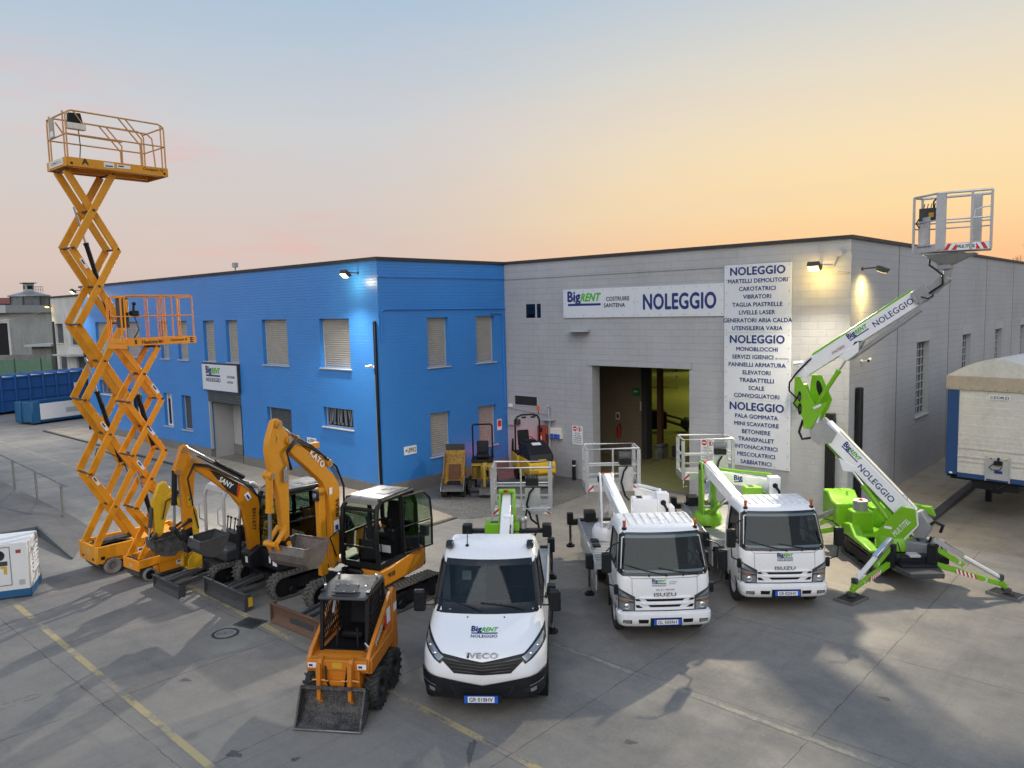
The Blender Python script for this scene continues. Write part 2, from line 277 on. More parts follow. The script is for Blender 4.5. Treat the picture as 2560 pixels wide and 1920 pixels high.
    def shell(s,curve,y0,y1,t):
        """curved plate: polyline (x,z) extruded from y0 to y1 with thickness t"""
        k=len(curve); off=[]
        for i,(x,z) in enumerate(curve):
            a=curve[max(0,i-1)]; b=curve[min(k-1,i+1)]; dx,dz=b[0]-a[0],b[1]-a[1]; l=math.hypot(dx,dz) or 1; off.append((x-dz/l*t,z+dx/l*t))
        return s.prism(list(curve)+off[::-1],y0,y1)
    def text(s,t,w,h,o,r,u,bold=.0,shear=0,warp=None,align=0):
        """fit text into w x h (either may be None) centred (align 0) or left (align 1) at o"""
        vs,fs,x0,x1,y0,y1=textmesh(t)
        if not vs: return s
        sy=h/(y1-y0) if h else None; sx=w/(x1-x0) if w else None; sx=sx or sy; sy=sy or sx
        F=frame(o,r,u); cx_=(x0+x1)/2 if not align else x0; cy_=(y0+y1)/2
        T0=s.T; s.T=(T0@F) if T0 else F; w0=s.warp; s.warp=warp or w0
        b=bold*1.1
        for q,(dx,dy) in enumerate(((-b,0),(b,0),(0,b*.8),(0,-b*.8)) if bold>.005 else ((0,0),)):
            s.add([((x+dx-cx_)*sx+(y-cy_)*sy*shear,(y+dy-cy_)*sy,.0004*q) for x,y,z in vs],fs)
        s.T=T0; s.warp=w0; return s
    def obj(s,name,parent=None,bevel=0,smooth=40,seg=1):
        me=bpy.data.meshes.new(name); me.from_pydata(s.v,[],s.f)
        for m in s.ms: me.materials.append(MT[m])
        me.polygons.foreach_set('material_index',s.mi)
        if smooth:
            me.polygons.foreach_set('use_smooth',[True]*len(s.f)); me.set_sharp_from_angle(angle=R(smooth))
        me.update(); o=bpy.data.objects.new(name,me); COL.objects.link(o)
        if parent is not None: o.parent=parent
        if bevel:
            b=o.modifiers.new('bevel','BEVEL'); b.width=bevel; b.segments=seg; b.limit_method='ANGLE'; b.angle_limit=R(50); b.harden_normals=False
        return o
def sep_(self,name,parent=None,**k):
    """one object for each connected piece of the mesh"""
    par=list(range(len(self.v)))
    def fd(a):
        while par[a]!=a: par[a]=par[par[a]]; a=par[a]
        return a
    for f in self.f:
        for i in f[1:]: par[fd(i)]=fd(f[0])
    g={}
    for f,mi in zip(self.f,self.mi): g.setdefault(fd(f[0]),[]).append((f,mi))
    for fs in g.values():
        used=sorted({mi for f,mi in fs}); q=M(self.ms[used[0]]); q.ms=[self.ms[i] for i in used]; ids=sorted({i for f,mi in fs for i in f}); mp_={i:j for j,i in enumerate(ids)}
        q.v=[self.v[i] for i in ids]; q.f=[tuple(mp_[i] for i in f) for f,mi in fs]; q.mi=[used.index(mi) for f,mi in fs]; o=q.obj(name,parent,**k)
    return o
M.sep=sep_
def tag(o,label=None,cat=None,group=None,kind=None):
    for k,v in(('label',label),('category',cat),('group',group),('kind',kind)):
        if v: o[k]=v
    return o
def thing(name,label,cat,loc=(0,0,0),rz=0,group=None):
    o=bpy.data.objects.new(name,None); COL.objects.link(o); o.location=loc; o.rotation_euler=(0,0,R(rz)); o.empty_display_size=.2
    return tag(o,label,cat,group)
def copytree(o,parent=None):
    c=o.copy(); COL.objects.link(c); c.parent=parent
    for ch in list(o.children): copytree(ch,c)
    return c
def logo(m,o,r,u,w,warp=None,full=True,small=None):
    """the rental company's mark: Big RENT over a bar, with NOLEGGIO below"""
    r=V(r).normalized(); u=V(u).normalized(); o=V(o); h=w*.2
    m.mat('navy').text('Big',w*.38,h*1.62,o-r*w*.31+u*h*.62,r,u,.045,warp=warp)
    m.mat('logo_green').text('RENT',w*.56,h*.92,o+r*w*.20+u*h*.68,r,u,.045,.3,warp=warp)
    m.mat('navy'); T0=m.T;w0=m.warp; F=frame(o-u*h*.20,r,u); m.T=(T0@F) if T0 else F; m.warp=warp or w0
    n=6; m.add([(-w/2+w*i/n,y,0) for i in range(n+1) for y in(-h*.14,h*.14)],[(2*i,2*i+2,2*i+3,2*i+1) for i in range(n)]); m.T=T0; m.warp=w0
    if full: m.mat('ink' if full==2 else 'navy').text('NOLEGGIO',w,h*.66,o-u*h*.92,r,u,.02,warp=warp)
    return m
# ---------------- ground and paved surfaces
def sheet(name,mat,pts,z,kind='structure'):
    m=M(mat); m.add([(x,y,z) for x,y in pts],[tuple(range(len(pts)))]); o=m.obj(name,smooth=0); o['kind']=kind; return o
sheet('ground','ground_yard',[(-600,-60),(500,-60),(500,900),(-600,900)],0)
sheet('asphalt_road','ground_asphalt',[(-5.62,21.8),(60,21.2),(60,160),(-5.62,160)],.004)
m=M('ground_pave'); m.prism([(-49,14.52),(-16.88,14.42),(-16.88,15.85),(-19.1,16.28),(-20.5,16.24),(-20.5,16.3),(-49,16.3)],0,.06,'z'); o=m.obj('pavement',bevel=.015); o['kind']='structure'
m=M('ground_pave'); m.bx(-7.6,-5.86,22.9,90,0,.13); o=m.obj('pavement',bevel=.02); o['kind']='structure'
m=M('coping'); m.bx(-5.86,-5.62,22.9,90,0,.135); o=m.obj('kerb',bevel=.02); o['kind']='structure'
m=M('dark_grey'); m.bx(-49,-29.5,14.38,14.50,0,.064); m.bx(-29.2,-16.75,14.30,14.40,0,.03); m.bx(-16.86,-16.76,14.4,15.9,0,.03); o=m.obj('drain_channel',bevel=.01); o['kind']='structure'
sheet('cobbled_apron','ground_cobble',[(-20.6,16.32),(-19.1,16.36),(-16.6,15.9),(-15.2,18),(-15.6,22.4),(-20.6,22.4)],.004)
# painted lines (worn): strips hugging the ground
def strip(name,mat,p,q,wd,z=.004):
    p,q=V((*p,0)),V((*q,0)); d=(q-p).normalized(); n=V((-d.y,d.x,0))*wd/2
    return sheet(name,mat,[(a.x,a.y) for a in(p-n,q-n,q+n,p+n)],z)
strip('painted_line','ground_yellow',(-21.5,4.95),(-8,4.68),.125)
strip('painted_line','ground_yellow',(-17.6,7.95),(-6.2,7.62),.13)
strip('painted_line','ground_white',(-12.2,10.99),(-1.5,10.63),.11)
strip('painted_line','ground_white',(-60,11.98),(-31,11.53),.11)
m=M('ground_white'); m.add([(x,y,.004) for x,y in[(-27.35,9.05),(-27.15,9.15),(-27.5,9.78),(-27.0,10.6),(-27.2,10.6),(-27.75,9.85)]],[(0,1,2,5),(2,3,4,5)]); o=m.obj('painted_arrow',smooth=0); o['kind']='structure'
m=M('ground_white'); m.text('VIETATO',1.55,.22,(-14.45,3.1,.004),(0,1,0),(-1,0,0),.01); o=m.obj('painted_lettering',smooth=0); o['kind']='structure'
# ---------------- manhole and drain grate
m=M('concrete_old'); m.lathe([(.0,.010),(.215,.010)],(-14.31,7.13,0),'z',40); m.mat('black').lathe([(.215,.010),(.215,.004),(.24,.004),(.24,.010)],(-14.31,7.13,0),'z',40); m.mat('dark_grey').lathe([(.24,.010),(.262,.009),(.268,.0)],(-14.31,7.13,0),'z',40); m.mat('black').cyl((-14.31,7.13,.010),(-14.31,7.13,.013),.02,10)
o=m.obj('manhole_cover'); tag(o,'round iron manhole cover in the yard concrete beside the drain grate','manhole cover')
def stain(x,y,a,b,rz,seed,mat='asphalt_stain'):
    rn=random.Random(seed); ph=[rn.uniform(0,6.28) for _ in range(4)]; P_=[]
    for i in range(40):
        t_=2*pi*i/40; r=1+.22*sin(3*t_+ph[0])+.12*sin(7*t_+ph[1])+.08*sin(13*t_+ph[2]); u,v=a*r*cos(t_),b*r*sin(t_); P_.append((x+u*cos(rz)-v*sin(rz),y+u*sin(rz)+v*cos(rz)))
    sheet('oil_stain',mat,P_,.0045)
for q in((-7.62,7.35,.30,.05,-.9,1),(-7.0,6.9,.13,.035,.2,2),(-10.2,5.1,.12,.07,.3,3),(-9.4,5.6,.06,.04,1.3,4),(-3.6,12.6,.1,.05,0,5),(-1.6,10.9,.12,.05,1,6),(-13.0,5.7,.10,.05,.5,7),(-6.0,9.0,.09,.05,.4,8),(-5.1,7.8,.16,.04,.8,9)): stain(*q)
t=thing('drain_grate','slotted rectangular drain grate under the worn yellow line in the yard','drain grate',(-14.4,7.72,0),16)
m=M('dark_grey'); 
for s_ in(-1,1): m.bx(-.26,.26,s_*.2-.02,s_*.2+.02,0,.014); m.bx(s_*.25-.02,s_*.25+.02,-.18,.18,0,.0135)
for i in range(9): m.bx(-.215+.054*i-.012,-.215+.054*i+.012,-.18,.18,0,.012)
m.obj('grate',t,smooth=0)
m=M('black'); m.bx(-.23,.23,-.18,.18,0,.005); m.obj('pit',t,smooth=0)

# ---------------- buildings
def frm(o,r): return frame(o,r,(0,0,1))
def wallholes(m,T,u0,u1,z0,z1,holes,depth):
    m.T=T; us=sorted({u0,u1,*[h[0] for h in holes],*[h[1] for h in holes]}); zs=sorted({z0,z1,*[h[2] for h in holes],*[h[3] for h in holes]})
    us=[u for u in us if u0<=u<=u1]; zs=[z for z in zs if z0<=z<=z1]
    for a,b in zip(us,us[1:]):
        for c,d in zip(zs,zs[1:]):
            if any(h[0]<=a and b<=h[1] and h[2]<=c and d<=h[3] for h in holes): continue
            m.quad((a,c,0),(b,c,0),(b,d,0),(a,d,0))
    for a,b,c,d in holes:
        e=-depth
        m.quad((a,c,0),(a,d,0),(a,d,e),(a,c,e)); m.quad((b,c,0),(b,c,e),(b,d,e),(b,d,0)); m.quad((a,d,0),(b,d,0),(b,d,e),(a,d,e))
        if c>z0: m.quad((a,c,0),(a,c,e),(b,c,e),(b,c,0))
    m.T=None
def shutter(parent,T,a,b,c,d,dep,mat='slat',name='shutter'):
    m=M(mat); m.T=T; n=max(3,int((d-c)/.075)); 
    vs=[];k=0
    for i in range(n):
        z=c+(d-c)*i/n; z2=c+(d-c)*(i+.8)/n; vs+=[(z,-dep-.012),(z2,-dep+.016)]
    vs.append((d,-dep))
    P_=[(x,z,y) for z,y in vs for x in(a,b)]
    m.add(P_,[(2*i,2*i+1,2*i+3,2*i+2) for i in range(len(vs)-1)]); return m.obj(name,parent,smooth=0)
def window(parent,T,a,b,c,d,kind='shutter',sill=True,dep=.17):
    m=M('light_grey' if kind!='white' else 'white_dull'); m.T=T; f=.04 if kind!='white' else .07; z0=-dep-.03; z1=-dep+.02
    for q in((a,a+f,c,d),(b-f,b,c,d),(a+f,b-f,c,c+f),(a+f,b-f,d-f,d)): m.bx(q[0],q[1],q[2],q[3],z0,z1)
    if kind=='white': m.bx((a+b)/2-.04,(a+b)/2+.04,c+f,d-f,z0,z1+.01)
    if kind=='grid':
        nx,nz=4,9
        for i in range(1,nx): x=a+(b-a)*i/nx; m.bx(x-.012,x+.012,c+f,d-f,z0,z1)
        for j in range(1,nz): z=c+(d-c)*j/nz; m.bx(a+f,b-f,z-.015,z+.015,z0,z1+.012)
    if kind=='pair': m.bx(a+(b-a)*.66-.03,a+(b-a)*.66+.03,c+f,d-f,z0,z1)
    w_=m.obj('window',parent,smooth=0)
    if kind in('shutter','dark'): shutter(w_,T,a+f,b-f,c+f,d-f,dep+.005,'slat_dark' if kind=='dark' else 'slat')
    else:
        g=M('clear_plastic' if kind=='curtain' else 'pane'); g.T=T; g.quad((a+f,c+f,-dep-.01),(b-f,c+f,-dep-.01),(b-f,d-f,-dep-.01),(a+f,d-f,-dep-.01)); g.obj('pane',w_,smooth=0)
        g=M('black'); g.T=T; g.quad((a,c,-dep-.2),(b,c,-dep-.2),(b,d,-dep-.2),(a,d,-dep-.2)); g.obj('dark_room',w_,smooth=0)
    if kind=='curtain':
        g=M('light_grey'); g.T=T
        for i in range(14):
            x=a+.1+(b-a-.2)*i/13+random.uniform(-.03,.03); g.beam((x,d-.05,-dep-.06),(x+random.uniform(-.14,.14),c+.16,-dep-.06),.045,.02)
            if i%2==0: g.bx(x-.05,x+.05,c+.07,c+.15,-dep-.1,-dep-.05)
        g.obj('curtain',w_,smooth=0)
    if kind=='white':
        g=M('slat'); g.T=T; g.bx(a+f,b-f,d-.28,d-f,-dep-.005,-dep+.012); g.obj('shutter',w_,smooth=0)
    if sill:
        g=M('sill'); g.T=T; g.bx(a-.06,b+.06,c-.045,c-.002,-dep,.06); g.obj('sill',w_,bevel=.006)
    return w_
XB,YB,YG,XG,HR=-20.61,16.23,22.44,-7.55,8.01
A=frm((0,YB,0),(1,0,0)); B_=frm((XB,0,0),(0,1,0)); G_=frm((0,YG,0),(1,0,0)); E_=frm((XG,0,0),(0,1,0))
bb=thing('office_building','two-storey office building of bright blue painted blocks with closed shutters','building',(-34,20,0))
def P0(o): o.matrix_parent_inverse=Matrix.Translation((-o.parent.location))if o.parent and o.parent.type=='EMPTY' else Matrix(); return o
def setp(parent):
    for ch in parent.children: ch.matrix_parent_inverse=parent.matrix_basis.inverted() if 0 else Matrix.Translation(-parent.location)
upA=[(-45.2,-43.45),(-41.3,-39.55),(-37.25,-36.4),(-35.42,-34.45),(-32.9,-31.92),(-30.9,-29.94),(-28.0,-26.2),(-24.05,-22.26)]
hA=[(a,b,4.33,6.1) for a,b in upA]
lowA=[(-45.2,-43.55,2.2,2.95,'curtain'),(-41.4,-39.8,1.2,2.64,'white'),(-37.3,-36.4,1.1,2.68,'white'),(-35.44,-34.5,1.08,2.68,'dark'),(-27.96,-26.2,1.1,2.64,'dark'),(-24.05,-22.26,2.18,2.9,'curtain')]
door=(-32.8,-29.97,0,3.0)
Z0=.42
m=M('blue_brick'); wallholes(m,A,-47,XB,Z0,HR,hA+[h[:4] for h in lowA]+[(door[0],door[1],Z0,3.0)],.2)
hB=[(18.36,19.37,4.29,6.05),(20.81,21.82,4.29,6.05),(18.36,19.35,1.06,2.63),(20.82,21.8,1.06,2.61)]
wallholes(m,B_,YB,YG,Z0,HR,hB,.2)
m.quad((-47,30,0),(-47,YB,0),(-47,YB,HR),(-47,30,HR)); m.quad((XB,30,0),(-47,30,0),(-47,30,HR),(XB,30,HR)); m.obj('wall',bb,smooth=0)
m=M('plinth_stone'); m.T=A; m.bx(-47.02,door[0],0,Z0,-.2,.025); m.bx(door[1],XB+.025,0,Z0,-.2,.025); m.T=B_; m.bx(YB,YG,0,Z0,-.2,.024); m.obj('plinth',bb,smooth=0)
m=M('coping'); m.bx(-47.08,XB+.07,YB-.07,YB+.25,HR,HR+.1); m.bx(XB-.2,XB+.07,YB+.25,YG+.1,HR,HR+.1); m.bx(-47.08,-46.8,YB+.25,30,HR,HR+.1); m.bx(-47,XB-.2,YB+.25,30,HR-.1,HR-.05); m.obj('parapet_cap',bb,smooth=0)
m=M('blue_brick'); m.T=B_; m.bx(YB,YG,7.44,7.52,0,.035); m.obj('ledge',bb,smooth=0)
for a,b in upA: window(bb,A,a,b,4.33,6.1)
for a,b,c,d,k in lowA: window(bb,A,a,b,c,d,k)
for a,b,c,d in hB: window(bb,B_,a,b,c,d)
# entrance recess
m=M('light_grey'); x0,x1=door[:2]; y0,y1=YB+.2,YB+1.7
m.mat('light_grey'); m.bx(x0-.1,x0,y0,y1,0,2.9); m.bx(x1,x1+.1,y0,y1,0,2.9); m.bx(x0-.1,x1+.1,y1,y1+.1,0,2.9); m.bx(x0-.1,x1+.1,y0,y1+.1,2.9,3.1)
m.mat('light_grey'); m.bx(x0+.02,x1-.35,y0+.9,y0+1.0,.42,2.9); m.bx(x1-.35,x1-.001,y0+.9,y0+1.0,.42,2.9)
m.mat('plinth'); m.bx(x0+.01,x1-.01,y0+.87,y0+.9,.02,.5); m.mat('black'); m.bx(-30.75,-30.5,y0+.84,y0+.899,1.35,1.62)
m.obj('entrance_lobby',bb,smooth=0)
m=M('slat_dark'); 
for i in range(6): m.prism([(YB+.02,2.55+.075*i),(YB-.02,2.57+.075*i),(YB-.02,2.61+.075*i),(YB+.02,2.625+.075*i)],x0,x1,'x')
m.obj('roller_door',bb,smooth=0)
m=M('light_grey'); m.bx(x0,x0+.07,YB-.01,YB+.1,0.42,2.55); m.mat('black').bx(x1-.06,x1-.001,YB-.012,YB+.1,0,2.55); m.bx(x0,x1,YB+.1,YB+.18,2.5,3.0); m.obj('door_guide',bb,smooth=0)
# pipes on the blue building
m=M('black'); m.T=A; m.bx(-20.84,-20.73,.0,6.0,0,.1); m.obj('downpipe',bb,bevel=.02)
m=M('alu'); m.T=A; m.bx(-20.80,-20.78,.1,4.2,.1,.115); m.obj('pipe_strap',bb)
m=M('black'); m.T=A; m.bx(-46.98,-46.86,.0,5.2,0,.1); m.obj('downpipe',bb,bevel=.02)
m=M('blue_brick'); m.tube([(XB+.03,16.32,5.3),(XB+.03,16.32,6.3),(XB+.03,16.42,6.38),(XB+.03,22.4,6.32)],.03,6); m.tube([(XB+.03,21.6,6.16),(XB+.03,22.15,6.14),(XB+.03,22.25,6.05),(XB+.03,22.3,2.4)],.035,6); m.obj('conduit',bb)
setp(bb)
# ---------------- grey warehouse
gb=thing('warehouse','grey block-built warehouse with an open roller doorway and white lettered boards','building',(0,30,0))
DX0,DX1,DZ=-16.45,-12.56,4.22
m=M('grey_block'); wallholes(m,G_,XB,XG,0,HR,[(DX0,DX1,0,DZ),(-19.58,-18.75,5.89,6.5),(-20.2,-19.05,2.57,2.92)],.45)
hE=[(29.13,30.69,2.22,4.82),(35.65,37.1,2.22,4.82),(42.0,43.5,2.22,4.82),(48.3,49.8,2.22,4.82),(54.6,56.1,2.22,4.82)]
wallholes(m,E_,YG,100,0,HR,hE,.25)
m.quad((-46,100,0),(-46,30.1,0),(-46,30.1,HR),(-46,100,HR)); m.quad((-46,30.1,0),(XB+.1,30.1,0),(XB+.1,30.1,HR),(-46,30.1,HR)); m.quad((XB+.1,30.1,0),(XB+.1,YG+.4,0),(XB+.1,YG+.4,HR),(XB+.1,30.1,HR)); m.obj('wall',gb,smooth=0)
m=M('coping'); m.bx(XB+.07,XG+.06,YG-.06,YG+.3,HR,HR+.1); m.bx(XG-.25,XG+.06,YG+.3,100,HR,HR+.1); m.obj('parapet_cap',gb,smooth=0)
m=M('inner_block'); m.quad((XB+.11,YG+.3,HR-.05),(XG-.2,YG+.3,HR-.05),(XG-.2,100,HR-.05),(XB+.11,100,HR-.05)); m.quad((-46,30.12,HR-.05),(XB+.11,30.12,HR-.05),(XB+.11,100,HR-.05),(-46,100,HR-.05)); m.obj('roof',gb,smooth=0)
m=M('grey_block'); m.T=G_; m.bx(XB+.04,-11.33,7.42,7.49,0,.03); m.bx(DX0-.12,DX1+.1,DZ,DZ+.22,0,.07); m.bx(-8.0,XG+.02,0,7.4,0,.022); m.T=E_; m.bx(YG,YG+.45,0,7.6,0,.021); m.sep('facade_trim',gb,smooth=0)
m=M('dark_grey'); m.T=E_
for y in(26.87,33.35,39.72,45.87,52,58.2,64.4): m.bx(y-.02,y+.02,0,HR,0,.004)
m.sep('panel_joint',gb,smooth=0)
window(gb,G_,-19.58,-18.75,5.89,6.5,'pair',False,.03)
m=M('dark_grey'); m.T=G_
for i in range(8): m.bx(-20.19,-19.06,2.58+.042*i,2.6+.042*i,-.05,-.01)
m.mat('light_grey').bx(-20.24,-20.2,2.53,2.96,-.02,.02).bx(-19.05,-19.01,2.53,2.96,-.02,.02).bx(-20.2,-19.05,2.53,2.57,-.02,.02).bx(-20.2,-19.05,2.92,2.96,-.02,.02).mat('black').bx(-20.2,-19.05,2.57,2.92,-.3,-.06); m.obj('air_vent',gb,smooth=0)
for a,b,c,d in hE:
    wn=window(gb,E_,a,b,c,d,'grid'); g=M('light_grey'); g.T=E_; g.bx(a-.1,b+.12,d,d+.33,0,.02); g.obj('lintel',wn,smooth=0)
# side door in the corner, canopy
m=M('grey_metal'); m.mat('light_grey').T=G_; m.bx(-20.3,-18.98,0.02,2.15,0,.03); m.obj('side_door',gb,smooth=0)
m=M('light_grey'); m.T=G_; m.bx(-17.34,-16.5,5.42,5.46,0,.42); m.add([(-17.34,5.42,.42),(-16.5,5.42,.42),(-16.5,5.5,0),(-17.34,5.5,0)],[(0,1,2,3)]); m.obj('door_canopy',gb,smooth=0)
# interior
m=M('inner_floor'); m.bx(XB+.12,XG-.3,YG+.46,97,0,.006); m.bx(-45.9,XB+.12,30.2,97,0,.006); m.obj('inner_floor',gb,smooth=0)
m=M('inner_block'); m.bx(XB+.2,-17.3,27.0,27.2,0,7.6);  m.bx(-7.95,-7.85,YG+.5,97,0,7.6); m.bx(-45.9,XG-.3,97,97.1,0,7.6); m.obj('inner_wall',gb,smooth=0)
m=M('dark_grey'); m.bx(-17.25,-17.0,26.9,27.3,0,7.6); m.mat('rust_mud').bx(-16.95,-16.75,27.6,27.8,0,7.6); m.obj('column',gb,smooth=0)
setp(gb)
# black trunking pieces beside the corner
for i,(T,a,b,c,d,lab) in enumerate([(G_,-8.13,-7.87,.05,3.12,'tall dark drainpipe cover on the warehouse front, left of the corner'),(E_,22.93,23.2,.1,3.82,'tall black drainpipe cover on the warehouse side wall, right of the corner')]):
    t=thing('downpipe_cover',lab,'drainpipe cover'); m=M('black'); m.T=T; m.bx(a,b,c,d,.023,.17); m.obj('cover',t,bevel=.02)
    if i: m=M('alu'); m.T=T; m.bx(b+.01,b+.045,c+.2,d-.1,.023,.09); m.obj('rail',t)
# ---------------- wall signs
def board(name,label,T,a,b,c,d,fn,group=None,cat='sign board'):
    t=thing(name,label,cat,group=group); m=M('sign_white'); m.T=T; m.bx(a,b,c,d,.025,.055); m.obj('panel',t,smooth=0)
    l=M('navy'); fn(l,T); l.obj('lettering',t,smooth=0)
    s_=M('grey_metal'); s_.T=T
    nx=max(2,round((b-a)/.45)); nz=max(2,round((d-c)/.45))
    for i in range(nx+1):
        for j in range(nz+1):
            if i in(0,nx) or j in(0,nz):
                x=a+.07+(b-a-.14)*i/nx; z=c+.07+(d-c-.14)*j/nz; s_.prism([(x+.018*cos(k*pi/3),z+.018*sin(k*pi/3)) for k in range(6)],.055,.063,'z')
    s_.sep('screw',t,smooth=0); return t
def onT(T,x,z): return T@V((x,z,.058))
def tl(l,T,s,w,h,x,z,bold=.02,mat='navy'):
    l.mat(mat).text(s,w,h,onT(T,x,z),(T@V((1,0,0)))-(T@V((0,0,0))),(0,0,1),bold)
def f1(l,T):
    logo(l,onT(T,-16.72,6.44),(1,0,0),(0,0,1),1.45,full=False)
    tl(l,T,'COSTRUIRE',.95,.14,-15.28,6.56,.03,'ink'); l.mat('ink').text('SANTENA',None,.135,onT(T,-15.42,6.34),(1,0,0),(0,0,1),.03)
board('sign_board','white board with the blue and green rental logo, left half of the long sign','' or G_,-17.66,-14.56,5.92,6.94,f1,'white sign boards on the warehouse front')
board('sign_board','white board with one large word NOLEGGIO, right half of the long sign',G_,-14.555,-11.33,5.92,6.94,lambda l,T:tl(l,T,'NOLEGGIO',2.65,.5,-12.92,6.42,.035),'white sign boards on the warehouse front')
LI=[(['MARTELLI DEMOLITORI','CAROTATRICI','VIBRATORI','TAGLIA PIASTRELLE','LIVELLE LASER','GENERATORI ARIA CALDA','UTENSILERIA VARIA'],'top one of the three stacked list boards, ending with UTENSILERIA VARIA'),
(['MONOBLOCCHI','SERVIZI IGIENICI','PANNELLI ARMATURA','ELEVATORI','TRABATTELLI','SCALE','CONVOGLIATORI'],'middle one of the three stacked list boards, ending with CONVOGLIATORI'),
(['PALA GOMMATA','MINI SCAVATORE','BETONIERE','TRANSPALLET','INTONACATRICI','MESCOLATRICI','SABBIATRICI'],'lowest of the three stacked list boards, ending with SABBIATRICI')]
for k,(ls,lab) in enumerate(LI):
    z1=7.47-2.066*k
    def f2(l,T,ls=ls,z1=z1,k=k):
        tl(l,T,'NOLEGGIO',1.72,.235,-10.25,z1-.2,.035)
        for i,s_ in enumerate(ls):
            x=-10.25-(.13 if s_=='SERVIZI IGIENICI' else 0)
            l.mat('navy').text(s_,None,.122,onT(T,x,z1-.5-.238*i),(1,0,0),(0,0,1),.032)
        if k==1: l.mat('ink').text('da cantiere',.4,.05,onT(T,-9.46,z1-.765),(1,0,0),(0,0,1),.01,.2)
    board('sign_board','white '+lab,G_,-11.31,-9.19,z1-2.06,z1,f2,'white sign boards on the warehouse front')
def f3(l,T):
    logo(l,T@V((-31.95,3.78,.058+.1)),(1,0,0),(0,0,1),1.25,full=2); 
    l.mat('ink').text('COSTRUIRE',.66,.09,T@V((-30.42,3.72,.158)),(1,0,0),(0,0,1),.01).text('SANTENA',.5,.09,T@V((-30.5,3.5,.158)),(1,0,0),(0,0,1),.01)
t=thing('entrance_sign','white company sign in a dark frame above the office entrance','sign board')
m=M('coping'); m.T=A; m.bx(-32.98,-29.9,3.05,4.26,.0,.12); m.obj('sign_frame',t,smooth=0)
m=M('sign_white'); m.T=A; m.bx(-32.93,-29.95,3.1,4.21,.12,.15); m.obj('panel',t,smooth=0)
l=M('navy'); f3(l,A); l.obj('lettering',t,smooth=0)
for T,a,b,c,d,lab in((A,-25.17,-24.6,1.42,1.66,'small white UFFICI arrow sign on the long blue front'),(B_,17.1,17.66,1.33,1.62,'small white UFFICI arrow sign on the short blue wall beside the conduit corner')):
    t=thing('arrow_sign',lab,'sign',group='office arrow signs'); m=M('decal_white'); m.T=T; m.bx(a,b,c,d,.002,.018); m.obj('panel',t,smooth=0)
    l=M('ink'); zc=(c+d)/2; rr=(T@V((1,0,0)))-(T@V((0,0,0))); l.text('UFFICI',(b-a)*.66,.15,T@V(((a+b)/2+.06,zc,.02)),rr,(0,0,1),.03)
    l.T=T; l.add([(a+.04,zc,.02),(a+.12,zc-.055,.02),(a+.12,zc+.055,.02)],[(0,1,2)]); l.obj('lettering',t,smooth=0)
def nosign(a,b,c,d,lab):
    t=thing('warning_sign',lab,'sign',group='no entry signs'); m=M('decal_white'); m.T=G_; m.bx(a,b,c,d,.002,.02); m.obj('panel',t,smooth=0)
    l=M('red'); l.T=G_; w_=b-a; zc=d-.11
    def disc(x,r,z): l.add([(x+r*cos(k*pi/12),zc+r*sin(k*pi/12),z) for k in range(24)],[tuple(range(24))])
    disc(a+w_*.27,.095,.022); disc(a+w_*.73,.095,.022); l.mat('decal_white'); disc(a+w_*.73,.075,.0235); l.add([(a+w_*.27+x,zc+z,.0235) for x,z in((-.07,-.02),(.07,-.02),(.07,.02),(-.07,.02))],[(0,1,2,3)])
    l.mat('ink').add([(a+w_*.73+x,zc+z,.025) for x,z in((-.02,-.055),(.025,-.055),(.035,.03),(0,.055),(-.03,.02))],[(0,1,2,3,4)]); l.mat('red').beam((a+w_*.73-.06,zc+.06,.026),(a+w_*.73+.06,zc-.06,.026),.014,.002)
    l.T=None; l.mat('ink')
    for i,s_ in enumerate(('VIETATO',"L'ACCESSO",'A PERSONE','E MEZZI NON','AUTORIZZATI')): l.text(s_,w_*(.6 if i<1 else .8),.052,G_@V(((a+b)/2,d-.28-.082*i,.022)),(1,0,0),(0,0,1),.02)
    l.obj('lettering',t,smooth=0)
nosign(-17.37,-16.91,1.28,1.97,'white no-entry notice left of the warehouse doorway'); nosign(-12.14,-11.68,1.28,1.97,'white no-entry notice right of the warehouse doorway, behind a basket')
# ---------------- wall hardware
t=thing('hydrant_cabinet','red fire hose cabinet on the grey wall near the blue corner','cabinet'); m=M('red_brown'); m.T=G_; m.bx(-18.92,-18.46,1.17,1.86,.0,.2); m.obj('box',t,bevel=.012)
m=M('black'); m.T=G_; m.bx(-18.76,-18.66,1.62,1.78,.2,.205); m.mat('decal_white').bx(-18.74,-18.69,1.36,1.48,.2,.206).bx(-18.73,-18.68,1.25,1.34,.2,.206); m.obj('label_plate',t,smooth=0)
t=thing('socket_box','cream socket box with blue power outlets right of the red cabinet','socket box'); m=M('cream'); m.T=G_; m.bx(-18.34,-17.84,1.42,1.82,0,.14); m.obj('box',t,bevel=.01)
m=M('plate_blue'); m.T=G_; 
for x in(-18.25,-18.08,-17.93): m.bx(x-.06,x+.06,1.42,1.6,.14,.19); m.mat('lens_clear').cyl((x,1.5,.19),(x,1.48,.22),.035,10); m.mat('plate_blue')
m.sep('outlet',t)
